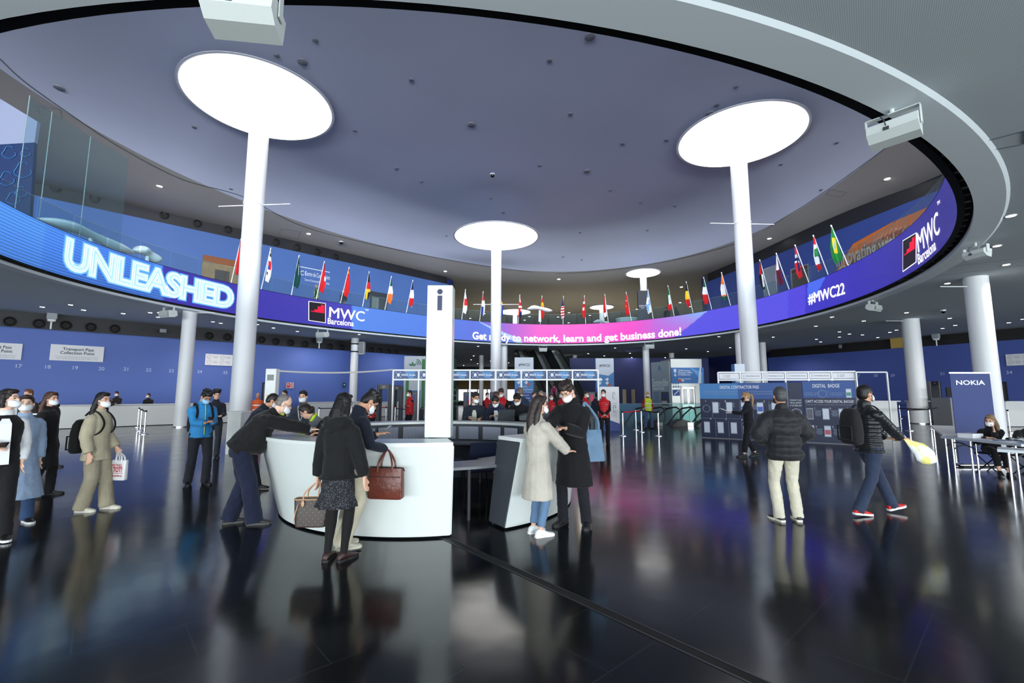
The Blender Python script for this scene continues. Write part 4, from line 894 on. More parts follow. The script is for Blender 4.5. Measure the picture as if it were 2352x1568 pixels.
# ------------------------------------------------------------------ flags
def flag_mats(names): return [FM[n] for n in names]
FM = {n: fabric('flag_' + n, c, .8, .2) for n, c in dict(red=(198, 30, 36), white=(220, 222, 226), blue=(28, 60, 150), green=(18, 92, 60), darkgreen=(8, 66, 62), yellow=(232, 190, 40), black=(20, 20, 24), orange=(232, 116, 40), navy=(28, 34, 88), sky=(120, 170, 220), maroon=(92, 22, 48), brgreen=(34, 128, 56)).items()}
FL = [ # base px, base py(LED top), top px, top py, design: list of (v0, v1, u0, u1, colour) rectangles over a base colour, label
 (533, 650, 554, 549, 'red', [(.0, .35, .5, 1, 'blue'), (.12, .24, .6, .9, 'white')], 'red flag with a blue corner, leftmost of the row'),
 (602, 660, 622, 570, 'white', [(.35, .62, .25, .8, 'red'), (.5, .62, .25, .6, 'blue'), (.12, .22, .35, .9, 'black'), (.7, .78, .1, .5, 'black')], 'white flag with red and blue disc and black bars'),
 (671, 674, 687, 587, 'darkgreen', [(.25, .6, .55, .7, 'white')], 'dark green flag with pale writing'),
 (728, 684, 745, 601, 'red', [(.45, .6, .7, 1, 'white')], 'plain red flag beside the man in the yellow vest on the gallery'),
 (783, 694, 802, 614, 'red', [(.08, .16, .2, .5, 'yellow')], 'red flag with small yellow stars'),
 (834, 702, 848, 624, 'red', [(0, .34, 0, 1, 'black'), (.6, 1, 0, 1, 'yellow'), (.7, 1, .5, 1, 'black')], 'black, red and yellow flag on the left side of the row'),
 (885, 710, 899, 635, 'white', [(0, .32, 0, 1, 'green'), (.62, 1, 0, 1, 'orange')], 'green, white and orange flag left of the information pillar'),
 (934, 716, 948, 644, 'white', [(0, .33, 0, 1, 'navy'), (.66, 1, 0, 1, 'red')], 'dark blue, white and red flag just left of the information pillar'),
 (1061, 733, 1069, 665, 'white', [(.35, .65, .2, 1, 'red')], 'white flag with a red disc, right of the information pillar'),
 (1102, 737, 1110, 670, 'white', [(0, .34, 0, 1, 'red'), (.62, 1, 0, .6, 'blue')], 'red, white and blue flag left of the middle column'),
 (1146, 741, 1151, 676, 'blue', [(.3, .45, .0, 1, 'yellow'), (.0, 1, .4, .55, 'yellow')], 'blue flag with yellow cross, half hidden by the middle column'),
 (1190, 743, 1194, 677, 'red', [(.0, .3, .3, .8, 'white'), (.45, .55, 0, 1, 'white'), (.75, 1, .3, 1, 'navy'), (.6, .7, .6, 1, 'white')], 'red, white and navy crossed flag right of the middle column'),
 (1241, 745, 1245, 680, 'red', [(.25, .62, 0, 1, 'yellow'), (.38, .5, .3, .6, 'red')], 'red and yellow flag with a small crest'),
 (1293, 745, 1294, 680, 'white', [(0, .42, 0, 1, 'navy'), (.45, .52, 0, 1, 'red'), (.58, .65, 0, 1, 'red'), (.71, .78, 0, 1, 'red'), (.84, .91, 0, 1, 'red')], 'striped red and white flag with a starry navy top'),
 (1345, 744, 1342, 679, 'red', [(.22, .33, 0, 1, 'white'), (.5, .64, .3, .8, 'white')], 'red flag with white cross marks'),
 (1397, 742, 1389, 676, 'red', [(.0, 1, 0, .3, 'white'), (.8, 1, .3, 1, 'white')], 'red flag edged with white, left of the dark advertising panel'),
 (1450, 738, 1438, 671, 'red', [(.3, .36, .5, .8, 'white'), (.55, .6, .5, .8, 'yellow')], 'deep red flag with small marks, next to the round counter'),
 (1500, 733, 1488, 665, 'white', [(.1, .3, .2, .8, 'sky'), (.4, .65, .0, .5, 'sky'), (.6, .9, .5, 1, 'sky')], 'white and sky blue flag in front of the dark advertising panel'),
 (1548, 726, 1534, 656, 'green', [(.35, .75, 0, .5, 'white'), (.75, 1, 0, 1, 'red')], 'green, white and red flag beside two standing people'),
 (1591, 719, 1576, 647, 'black', [(.33, .68, 0, 1, 'yellow'), (.68, 1, 0, 1, 'red')], 'black, yellow and red flag on the right half of the row'),
 (1634, 711, 1616, 637, 'green', [(.33, .62, 0, 1, 'white'), (.62, 1, 0, 1, 'red')], 'narrow green, white and red flag, second left of the tall right column'),
 (1677, 702, 1657, 626, 'orange', [(.4, .8, 0, 1, 'white'), (.85, 1, 0, 1, 'green')], 'orange, white and green flag just left of the tall right column'),
 (1716, 692, 1699, 617, 'white', [(.1, .2, 0, 1, 'blue'), (.3, .4, 0, 1, 'blue'), (.5, .6, 0, 1, 'blue'), (.7, .8, 0, 1, 'blue')], 'blue and white striped flag behind the tall right column'),
 (1766, 681, 1745, 597, 'black', [(.0, .45, .4, 1, 'red'), (.45, .9, .0, .5, 'white'), (.9, 1, 0, 1, 'darkgreen')], 'black, white and red flag just right of the tall right column'),
 (1811, 668, 1783, 582, 'maroon', [(.0, .5, .5, 1, 'white')], 'maroon flag with a white upper edge'),
 (1856, 653, 1826, 563, 'red', [(.25, .35, 0, 1, 'white'), (.35, .45, 0, 1, 'navy'), (.45, .52, 0, 1, 'white'), (.2, .8, .4, .55, 'navy')], 'red flag with navy and white cross, before a brown door'),
 (1900, 637, 1868, 541, 'white', [(.0, .22, 0, 1, 'red'), (.35, .6, .2, .7, 'brgreen'), (.82, 1, 0, 1, 'red')], 'white and red flag with a green tree'),
 (1946, 618, 1909, 518, 'brgreen', [(.3, .75, .15, .85, 'yellow'), (.4, .65, .3, .7, 'sky')], 'green flag with yellow diamond and blue disc, rightmost of the row'),
]
for (bx, by, tx, ty, base, rects, lb) in FL:
    t_ = led_t(bx, by); B = ring(t_, LIN - .06, LZ1 + .03)
    # the pole leans out over the void: its top is 0.55 m inward, 2.7 m up, and set so that it ends where seen
    dp = (B - Vector((0, 0, EYE))).y; k = 1 - .25 / dp if True else 1
    Tp = ond(tx, ty, dp * (1 - .6 / max(dp, 1)))
    t = thing('flag', lb, 'flag', B, 0, 'flags on the gallery edge'); V = Tp - B
    MB().tube([(0, 0, 0), V], .026, 8).ball(V, .04, 5).build('pole', M_white, t, smooth=True)
    names = [base] + sorted({r[4] for r in rects} - {base}); L_ = V.length; side = Vector((1, 0, 0)) if True else 0
    nu, nv = 12, 34; cl = MB(); sgn = -1 if tx < bx - 4 else 1
    sgn = 1 if tx > bx + 2 else -1
    H_ = L_ * .70; Wd = .34
    def cp(u, v):
        top = V * (1 - .02 - .30 * v * (1 - .0)); # attached along the upper part of the pole
        w = Wd * (.12 + .88 * min(1, v * 1.9)) * (1 - .35 * max(0, v - .8) / .2 * (u))
        ph = random_phase + u * 9
        x = -sgn * 0.0 + (u - .25) * w * (1 if sgn > 0 else -1) * .9
        drop = V.z * .97 - H_ * v * 1.02 - .05 * u
        bx_ = V.x * (.97 - .36 * v); by_ = V.y * (.97 - .36 * v)
        return Vector((bx_ + x, by_ + .07 * sin(ph) * (.3 + v) + .03 * sin(u * 17 + v * 5), drop - .12 * u * v))
    random_phase = random.random() * 6
    vs = [cp(i / nu, j / nv) for j in range(nv + 1) for i in range(nu + 1)]; fs = []; ms = []
    for j in range(nv):
        for i in range(nu):
            a = j * (nu + 1) + i; fs.append((a, a + 1, a + nu + 2, a + nu + 1)); v = (j + .5) / nv + .05 * ((i + .5) / nu - .5); u = (i + .5) / nu; c = base
            for r in rects:
                if r[0] <= v < r[1] and r[2] <= u < r[3]: c = r[4]
            ms.append(names.index(c))
    cl.v = [tuple(v) for v in vs]; cl.f = fs; cl.m = ms
    o = cl.build('cloth', flag_mats(names), t, smooth='all')
# ------------------------------------------------------------------ stanchions
def stanchion_proto(label, group, rbase=.16):
    t = thing('belt_stanchion', label, 'barrier post', (0, 0, 0), group=group)
    MB().cyl((0, 0, .02), (0, 0, .93), .03, .03, 12).build('post', M_chrome, t, smooth=True); MB().lathe((0, 0, 0), [(rbase, 0), (rbase, .012), (.05, .035), (.03, .05)], 24).build('base', M_chrome, t, smooth=True)
    MB().cyl((0, 0, .91), (0, 0, .99), .036, .036, 12).build('belt_head', M_black, t, smooth=True); return t
def stanchions(px, label, group):
    out = []; p0 = None
    for i, (x, y) in enumerate(px):
        q_ = onz(x, y)
        if i == 0: p0 = stanchion_proto(label, group); CHILD[p0.name] = [o for o in bpy.data.objects if o.parent == p0]; p0.location = q_
        else: place_copy(p0, q_, 0)
        out.append(q_)
    return out
def belt(a, b, m, label, z=.93, sag=.0):
    a = Vector((a.x, a.y, z)); b = Vector((b.x, b.y, z)); bb = MB(); n = 8; P_ = [a.lerp(b, i / n) - Vector((0, 0, sag * 4 * (i / n) * (1 - i / n))) for i in range(n + 1)]
    for i in range(n): bb.bar(P_[i], P_[i + 1], .006, .05)
    return tag(bb.build('retractable_belt', m), label, 'barrier belt')
M_beltred = mat('belt_red', (205, 26, 38), .6); M_beltnavy = mat('belt_navy', (22, 28, 60), .7)
S1 = stanchions([(316, 981), (322, 989), (331, 997)], 'chrome belt post in the small cluster before the left counter', 'belt posts before the left counter')
belt(S1[0], S1[1], M_black, 'short black belt between the two rear posts before the left counter'); belt(S1[1], S1[2], M_black, 'short black belt between the two front posts before the left counter')
S2 = stanchions([(1431, 1001), (1461, 987), (1474, 992)], 'chrome belt post left of the man in the yellow vest', 'belt posts left of the yellow vest man')
S3 = stanchions([(1513, 1001)], 'chrome belt post in front of the man in the yellow vest', 'belt posts left of the yellow vest man')
bpy.data.objects['belt_stanchion.003']['label'] = 'chrome belt post standing beside the white floor board, left end of the red belt'
for o in bpy.data.objects:
    if o.name.startswith('belt_stanchion') and o.get('group') == 'belt posts left of the yellow vest man' and 'slim' in o['label']: o['label'] = 'chrome belt post left of the man in the yellow vest'
belt(S2[0], S2[2], M_beltred, 'bright red belt leading from the white floor board to the yellow vest man'); belt(S2[2], S3[0], M_black, 'black belt across the yellow vest man')
S4 = stanchions([(2032, 970), (2052, 978), (2090, 989), (2068, 961), (2139, 985), (2178, 964), (2016, 963), (2320, 993)], 'chrome belt post in the long black belt line on the right', 'belt posts on the right side')
for i, (a, b) in enumerate(((0, 3), (1, 4), (2, 4), (3, 5), (4, 5), (6, 0))): belt(S4[a], S4[b], M_black, ['rear black belt at the left start of the right line', 'middle black belt of the right line', 'front black belt before the right column', 'rear black belt behind the right column', 'black belt between the two posts right of the column', 'short black belt behind the walking man'][i])
S5 = stanchions([(731, 980), (872, 975), (886, 976), (907, 972), (934, 978), (958, 976), (968, 978), (1010, 985)], 'chrome belt post in the queue lanes behind the information desk', 'belt posts in the queue lanes')
belt(S5[1], S5[3], M_beltred, 'red belt left in the queue lanes'); belt(S5[3], S5[4], M_beltnavy, 'dark blue belt in the queue lanes', z=.85); belt(S5[4], S5[6], M_beltred, 'red belt right in the queue lanes'); belt(S5[0], S5[1], M_beltnavy, 'dark blue belt behind the grey suit man'); 
S6 = stanchions([(1286, 985), (1298, 990), (1185, 985), (1352, 990), (1245, 985)], 'chrome belt post among the staff behind the desk on the right', 'belt posts among the red vest staff')

# ------------------------------------------------------------------ access gantry with BREEZ signs
M_frame = mat('gantry_white', (225, 228, 230), .35); M_sgn = mat('sign_blue', (26, 66, 122), .4); M_sgn2 = mat('sign_light_blue', (58, 128, 188), .4)
def gantry(name, label, p0, p1, z_top, z_mid, n, pm, txt, icon, tm, post_to=0., tail=0.):
    p0, p1 = Vector((p0.x, p0.y, 0)), Vector((p1.x, p1.y, 0)); d = (p1 - p0); L_ = d.length; t = thing(name, label, 'sign frame', p0, atan2(d.y, d.x)); w = L_ / n
    for i in range(n + 1): MB().box((i * w, 0, z_top / 2), (.06, .06, z_top)).build('post', M_frame, t)
    for z in (z_top, z_mid): MB().box((L_ / 2 + tail / 2 * (z == z_mid), 0, z), (L_ + tail * (z == z_mid), .07, .06)).build('rail', M_frame, t)
    h = z_top - z_mid - .1
    for i in range(n):
        b = MB(); x0, x1 = i * w + .05, (i + 1) * w - .05; zc = (z_top + z_mid) / 2; b.box(((x0 + x1) / 2, 0, zc), (x1 - x0, .03, h)); y = -.018
        if icon == 'b':
            b.add([(x0 + (x1 - x0) * .45, y, zc + h / 2), (x0 + (x1 - x0) * .6, y, zc - h / 2), (x0 + (x1 - x0) * .82, y, zc - h / 2), (x0 + (x1 - x0) * .9, y, zc + h / 2)], [(0, 1, 2, 3)], 1)  # lighter blue slanted band across each sign panel
            cx = x0 + (x1 - x0) * .17; r = h * .27
            b.add([(cx + r * .8 * cos(a), y - .002, zc + r * sin(a)) for a in [2 * pi * k / 16 for k in range(16)]], [tuple(range(16))], 2)
            for sx in (-1, 1):
                for sz in (-1, 1): b.box((cx + sx * r * 1.15, y - .002, zc + sz * r * 1.35), (r * .6, .003, r * .22), mi=2).box((cx + sx * r * 1.35, y - .002, zc + sz * r * 1.15), (r * .22, .003, r * .6), mi=2)
            flat_text(b, txt, (x0 + (x1 - x0) * .31, y, zc - h * .13), (1, 0, 0), (0, 0, 1), h * .42, 2, bold=.02, fit=(x1 - x0) * .6)
        else:
            small_ = i in (0, n - 1); xx = x0 + (x1 - x0) * (.12 if not small_ else .24); b.box((xx, y, zc), (h * .28, .004, h * .5), mi=2); b.box((xx, y - .003, zc), (h * .2, .004, h * .42), mi=0)
            if small_: flat_text(b, 'Digital', (xx + h * .3, y, zc + h * .04), (1, 0, 0), (0, 0, 1), h * .3, 2, bold=.02); flat_text(b, 'Badge', (xx + h * .3, y, zc - h * .24), (1, 0, 0), (0, 0, 1), h * .3, 2, bold=.02)
            else: flat_text(b, txt, (x0 + (x1 - x0) * .22, y, zc - h * .1), (1, 0, 0), (0, 0, 1), h * .35, 2, bold=.02, fit=(x1 - x0) * .7)
        b.build('sign_panel', [pm, M_sgn2 if icon == 'b' else pm, tm], t)
    return t
ga, gb = ond(903, 875, 17.4), ond(1374, 879, 17.4)
gantry('access_gantry', 'white frame carrying a row of blue access signs', ga, gb, ond(903, 850, 17.4).z, ond(903, 871.5, 17.4).z, 8, M_sgn, 'BREEZ Access', 'b', M_lettering, tail=.15)
ga, gb = ond(1650, 880, 19.4), ond(1966, 880, 18.6)
gantry('access_gantry', 'white frame carrying a row of white Digital Badge Access signs', ga, gb, ond(1700, 854, 19).z, ond(1700, 872, 19).z, 6, mat('badge_white', (222, 224, 232), .5), 'Digital Badge Access', 'p', M_inkgrey)
t = thing('portal_frame', 'bare thin white rectangular frame right of the Digital Badge signs', 'frame', (ond(1968, 880, 18.5).x, 18.5, 0)); W_ = ond(2039, 880, 18.5).x - ond(1968, 880, 18.5).x; H_ = ond(2000, 854.5, 18.5).z
MB().box((W_ / 2, 0, H_), (W_, .05, .05)).build('rail', M_frame, t)
for x in (0, W_): MB().box((x, 0, H_ / 2), (.05, .05, H_)).build('post', M_frame, t)
# ribbon from the kiosk to the gantry
k0, k1 = ond(640, 851.5, 15.8), ond(903, 848.5, 17.4); n = 16; P_ = [k0.lerp(k1, i / n) - Vector((0, 0, .09 * 4 * (i / n) * (1 - i / n))) for i in range(n + 1)]; b = MB()
for i in range(n): b.bar(P_[i], P_[i + 1], .03, .055)
tag(b.build('cable_duct', mat('duct_grey', (175, 175, 172), .6)), 'sagging grey cable strip from the white kiosk to the blue access signs', 'cable')
# kiosk
def fp(x0, x1, yt, Y, yb=None):
    a, b = ond(x0, yt, Y), ond(x1, yt, Y); zb = 0 if yb is None else ond(x0, yb, Y).z; return (a.x + b.x) / 2, b.x - a.x, a.z, zb
x, w, z1, _ = fp(615, 639, 847, 15.8); t = thing('info_kiosk', 'slim white kiosk with grey screen and yellow notice, left of the bald man', 'kiosk', (x, 15.8, 0))
MB().box((0, 0, z1 / 2), (w, .25, z1), bev=.01).build('body', M_white, t); MB().box((0, -.13, z1 - .3), (w * .62, .01, .2)).build('screen', mat('screen_grey', (70, 82, 84), .3), t)
b = MB(); b.box((0, -.13, z1 - 1.1), (w * .5, .008, .42)); b.box((0, -.136, z1 - 1.05), (w * .4, .004, .18), mi=1); b.tube([(-.03, -.14, z1 - 1.0), (.02, -.14, z1 - 1.08), (.03, -.14, z1 - 1.12)], .012, 6, mi=2); b.build('notice', [mat('notice_yellow', (214, 178, 70), .6), M_signwhite, M_ink], t)
# lectern-like white cabinet left of the left column
x, w, z1, _ = fp(535, 565, 944, 13.2); t = thing('reception_lectern', 'white lectern cabinet behind the bald man, beside the tall left column', 'lectern', (x, 13.2, 0)); MB().box((0, 0, z1 / 2 - .02), (w, .45, z1 - .04)).build('body', M_white, t); MB().box((0, 0, z1 - .02), (w + .08, .52, .04)).build('top', M_white, t)
x, w, z1, _ = fp(526, 533, 964, 13.6); t = MB(); t.box((0, 0, z1 / 2), (w, .1, z1)); o = t.build('floor_pedestal', M_white); o.location = (x, 13.6, 0); tag(o, 'narrow white floor pedestal left of the lectern cabinet', 'pedestal')
x, w, z1, _ = fp(86, 120, 950, 10.5); t = thing('sanitizer_table', 'tall narrow white table with hand gel behind the women at far left', 'table', (x, 10.5, 0)); MB().box((0, 0, z1), (w, .4, .03)).build('top', M_white, t); MB().box((w * .15, 0, z1 / 2), (w * .45, .3, z1 - .03)).build('pedestal', M_white, t)
o = MB(); o.lathe((0, 0, 0), [(.03, 0), (.032, .1), (.014, .12), (.01, .15)], 14); o = o.build('gel_bottle', mat('gel_blue', (90, 190, 215), .3), smooth=True); o.location = (x + .03, 10.5, z1 + .017); tag(o, 'small pale blue hand gel bottle on the narrow white table', 'bottle')
# metal detector gates
def gate(x0, x1, yt, Y, label, tilt=0.):
    x, w, z1, _ = fp(x0, x1, yt, Y); t = thing('security_gate', label, 'security gate', (x, Y, 0), tilt); m = mat('gate_grey', (92, 96, 104), .5)
    for s_ in (-1, 1): MB().box((s_ * w / 2, 0, z1 / 2), (.14, .6, z1), bev=.02).build('side_panel', m, t); MB().box((s_ * w / 2, -.31, z1 / 2), (.03, .02, z1)).build('edge_strip', M_black, t)
    MB().box((0, 0, z1 - .12), (w, .5, .24)).build('header', M_blackmetal, t); MB().box((0, -.26, z1 - .12), (.16, .02, .1)).build('display', mat('display_dim', (80, 60, 60), .3), t); return t
gate(872, 898, 883, 24.5, 'grey walk-through metal detector behind the left red vest guard')
gate(907, 922, 886, 27.0, 'second metal detector seen beside the first one')
gate(2122, 2150, 876, 29.5, 'grey walk-through metal detector behind the right column', .25)
# x-ray machine with monitor
x, w, z1, _ = fp(2180, 2215, 915, 25.0); t = thing('xray_scanner', 'blue and grey baggage scanner beside the dark blue banner', 'scanner', (x, 25., 0)); MB().box((0, 0, z1 / 2), (w, 1.2, z1), bev=.03).build('body', mat('scanner_blue', (36, 84, 160), .5), t); MB().box((0, -.61, z1 * .7), (w * .7, .02, z1 * .4)).build('hatch', M_black, t); MB().box((-w * .3, -.1, z1 + .35), (.75, .06, .5)).build('monitor', M_black, t); MB().cyl((-w * .3, -.1, z1), (-w * .3, -.1, z1 + .15), .04).build('monitor_stand', M_dkgrey, t); MB().box((-w * .8, 0, z1 / 2 + .02), (w * .55, 1.1, z1 + .04)).build('side_cover', M_grey, t)
for (x0, x1, yt, Y, lb) in ((1972, 2050, 920, 23.5, 'pale counter behind the walking man under the right wall'), (2296, 2352, 921, 24.0, 'pale counter at the right edge behind the seated man'), (2090, 2120, 920, 27.5, 'pale counter partly hidden by the right column')):
    x, w, z1, _ = fp(x0, x1, yt, Y); t = thing('counter', lb, 'counter', (x, Y, 0)); MB().box((0, 0, z1 / 2), (w, .5, z1 - .05)).build('body', M_counter, t); MB().box((0, -.05, z1 - .02), (w + .15, .7, .04)).build('top', M_counter, t)
x, w, z1, _ = fp(742, 775, 925, 24); t = thing('monitor', 'grey monitor back standing behind the queue posts, left of the first red vest', 'monitor', (x + .6, 24, 0)); MB().box((0, 0, 1.0), (w, .06, .5)).build('screen_back', M_ltgrey, t); MB().cyl((0, 0, 0), (0, 0, .8), .06).build('stand', M_dkgrey, t)
# access gates with tiny screens
def egate(x, yt, yb_, Y, label, sc):
    cx, w, z1, _ = fp(x - 8, x + 8, yt, Y); t = thing('access_kiosk', label, 'kiosk', (cx, Y, 0)); MB().box((0, 0, z1 / 2), (w, .3, z1), bev=.03).build('body', mat('kiosk_grey', (74, 78, 84), .45), t)
    MB().box((0, -.16, z1 - .28), (w * .42, .02, .3)).build('screen', sc, t); MB().box((w * .8, .1, .5), (w * .5, 1.1, 1.0), bev=.05).build('gate_arm', M_dkgrey, t)
M_scn = screen_mat('kiosk_screen_blue', (60, 70, 120), .8); M_scr = screen_mat('kiosk_screen_red', (190, 60, 90), .8)
for (x, sc, lb) in ((1073, M_scn, 'dark access kiosk with small blue screen, left of the middle column'), (1133, M_scn, 'dark access kiosk with small screen, just left of the slim far column'), (1252, M_scr, 'dark access kiosk with pink screen, behind the women at the desk'), (1358, M_scr, 'dark access kiosk with pink screen at the right end of the gantry'), (952, M_scn, 'dark access kiosk behind the crossed-arms red vest guard')): egate(x, 900, 0, 21.5, lb, sc)
# ------------------------------------------------------------------ tall totems
M_totbl = mat('totem_blue', (66, 128, 190), .5); M_totdk = mat('totem_deep', (38, 80, 160), .5); M_totw = mat('totem_white', (205, 215, 228), .5)
def totem(x0, x1, yt, Y, label, lines, side=0.):
    x, w, z1, _ = fp(x0, x1, yt, Y); t = thing('wayfinding_totem', label, 'totem', (x, Y, 0)); MB().box((0, 0, z1 / 2), (w, .3, z1)).build('body', M_totbl, t); y = -.153
    b = MB(); b.add([(-w / 2, y, z1 * .75), (w * .2, y, z1 * .715), (w / 2, y, z1 * .78), (w / 2, y, z1), (-w / 2, y, z1)], [(0, 1, 2, 3, 4)], 0); b.add([(-w / 2, y, 0), (w / 2, y, 0), (w / 2, y, z1 * .42), (-w / 2, y, z1 * .5)], [(0, 1, 2, 3)], 1); b.build('print', [M_totw, M_totdk], t)
    b = MB(); flat_text(b, '#MWC22', (-w * .3, y, z1 * .86), (1, 0, 0), (0, 0, 1), w * .2, bold=.02, fit=w * .6); b.build('heading', M_ink, t); b = MB()
    for i, tx in enumerate(lines): flat_text(b, tx, (-w * .28, y, z1 * (.52 - .045 * i)), (1, 0, 0), (0, 0, 1), w * .115)
    for (u, v) in ((-.3, .66), (.1, .66), (-.3, .6), (.1, .6)): b.add([(w * u - .12, y - .002, z1 * v), (w * u + .08, y - .002, z1 * v + .1), (w * u + .12, y - .002, z1 * v - .02), (w * u + .02, y - .002, z1 * v - .14)], [(0, 1, 2, 3)])
    b.build('lettering', M_lettering, t)
    MB().add([(w * .22 + .1 * cos(a), y - .004, z1 * .565 + .1 * sin(a)) for a in [2 * pi * k / 14 for k in range(14)]], [tuple(range(14))]).build('badge', mat('badge_orange', (190, 90, 60), .5), t)
totem(1182, 1225, 821, 30, 'blue hashtag totem left of the rising escalators', ['Executive', 'Meeting Rooms', 'GSMA Ministerial', 'Programme', 'Media Village', 'Networking Gardens'])
totem(1367, 1408, 823, 30, 'blue hashtag totem right of the rising escalators', ['CC1 Meeting Rooms', 'Executive', 'Meeting Rooms', 'GSMA Ministerial', 'Programme'])
totem(1683, 1706, 836, 19.9, 'narrow hashtag totem behind the contractor board, beside the tall right column', ['Access', 'Gates'])
MB_ = fp(930, 978, 818, 33); x, w, z1, _ = MB_; t = thing('wayfinding_totem', 'grey-white board with green leaf logo behind the left end of the blue signs', 'totem', (x, 33, 0)); MB().box((0, 0, z1 / 2), (w, .3, z1)).build('body', mat('board_grey', (178, 186, 196), .5), t)
b = MB(); lx, lz = -w * .02, z1 * .86
for k in range(3): b.tube([(lx + .1 + (.15 + .12 * k) * cos(a), -.16, lz + (.15 + .12 * k) * sin(a)) for a in [radians(-5 + 12 * i) for i in range(8)]], .03, 5)
for a in (30, 90, 150): b.ball((lx - .12 + .16 * cos(radians(a)), -.16, lz - .1 + .16 * sin(radians(a))), (.13, .01, .07), 6, M=Matrix.Rotation(-radians(a), 3, 'Y'))
b.build('leaf_logo', mat('leaf_green', (30, 110, 70), .5), t); MB().box((w * .05, -.17, z1 * .25), (w * .5, .02, z1 * .38)).build('blue_print', mat('totem_mid', (34, 86, 140), .5), t); MB().box((-w * .33, -.17, z1 * .35), (w * .14, .02, z1 * .6)).box((w * .42, -.17, z1 * .5), (w * .14, .02, z1 * .9)).build('green_print', mat('print_green', (30, 110, 52), .5), t); b = MB(); flat_text(b, 'SHUTTLE', (-w * .1, -.185, z1 * .36), (1, 0, 0), (0, 0, 1), .22, fit=w * .28); b.build('lettering', M_lettering, t)
x, w, z1, _ = fp(1035, 1052, 832, 34); t = thing('advertising_column', 'round dark green advertising column with pale writing, right of the information pillar', 'column', (x - .3, 34, 0)); MB().cyl((0, 0, 0), (0, 0, z1 + .3), w * .9, w * .9, 30).build('drum', mat('ad_green', (14, 52, 34), .5), t, smooth=True); b = MB()
for i, tx in enumerate(("Let's", 'make', 'a better', 'future')): flat_text(b, tx, (-w * .1, -w * .93, 1.9 - .4 * i), (1, 0, 0), (0, 0, 1), .3)
b.build('lettering', mat('pale_green_ink', (90, 150, 100), .6), t)
# small white floor board
x, w, z1, _ = fp(1376, 1420, 888, 21.3); t = thing('floor_board', 'white floor-standing board with line drawings, beside the front red vest guard', 'board', (x, 21.3, 0)); MB().box((0, 0, z1 / 2), (w, .25, z1)).build('body', M_signwhite, t); y = -.128
MB().add([(-w / 2, y, 0), (w / 2, y, 0), (w / 2, y, z1 * .16), (0, y, z1 * .24), (-w / 2, y, z1 * .18)], [(0, 1, 2, 3, 4)]).build('blue_foot', mat('foot_blue', (30, 60, 140), .5), t); b = MB()
for (cx, cz) in ((-.25, .8), (.22, .8), (.25, .5)): b.tube([(w * cx + .05 * cos(a), y - .005, z1 * cz + .16 * sin(a)) for a in [2 * pi * k / 14 for k in range(13)]], .008, 4)
for k in range(6): b.box((w * .25, y - .003, z1 * (.62 - .045 * k) - (.12 if k > 2 else 0)), (w * .24, .004, .012))
b.build('line_drawings', mat('drawing_ink', (120, 110, 140), .6), t)
# ------------------------------------------------------------------ rising escalators
M_step = mat('escalator_step', (92, 98, 98), .5, metal=.3); M_rail = mat('handrail_black', (12, 13, 14), .4)
def escalator(name, label, bot, top, w):
    bot, top = Vector(bot), Vector(top); d = Vector((top.x - bot.x, top.y - bot.y, 0)); Lh = d.length; t = thing(name, label, 'escalator', bot, atan2(d.y, d.x) - pi / 2); H_ = top.z - bot.z
    n = int(H_ / .2); b = MB()
    for i in range(n): y = Lh * i / n; z = H_ * i / n; b.box((0, y + Lh / n / 2, z + H_ / n / 2), (w, Lh / n, H_ / n)); b.box((0, y + .01, z + H_ / n), (w, .05, .03), mi=1)
    b.build('steps', [M_step, mat('step_edge', (150, 156, 152), .5)], t)
    for s_ in (-1, 1):
        b = MB(); b.prism([(s_ * (w / 2 + .02), -.8, 0), (s_ * (w / 2 + .02), -.8, .9), (s_ * (w / 2 + .02), 0, .95), (s_ * (w / 2 + .02), Lh, H_ + .95), (s_ * (w / 2 + .02), Lh, H_ - .4), (s_ * (w / 2 + .02), .3, -.0)], (s_ * .04, 0, 0)); b.build('side_panel', mat('escalator_side', (40, 48, 46), .3), t)
        b = MB(); b.tube([(s_ * (w / 2 + .05), -.2, .4), (s_ * (w / 2 + .05), -.75, .5), (s_ * (w / 2 + .05), -.85, .75), (s_ * (w / 2 + .05), -.6, .98), (s_ * (w / 2 + .05), 0, 1.0), (s_ * (w / 2 + .05), Lh, H_ + 1.0)], .06, 8); b.build('handrail', M_rail, t, smooth=True)
    MB().prism([(-w / 2, .3, 0), (-w / 2, Lh, H_ - .02), (-w / 2, Lh, H_ - .8), (-w / 2, 2.2, 0)], (w, 0, 0)).build('truss', M_dkgrey, t)
for (xb, xt, lb) in ((1251, 1189, 'hidden left lane of the dark escalators, mostly behind the hashtag totem'), (1297, 1226, 'middle lane of the dark escalators rising to the gallery'), (1343, 1263, 'right lane of the dark escalators rising to the gallery')):
    bb_ = ond(xb, 955, 35.5); tt_ = ond(xt, 806, 47); escalator('escalator', lb, (bb_.x, 35.5, 0), (tt_.x, 46.6, 6.0), .8)
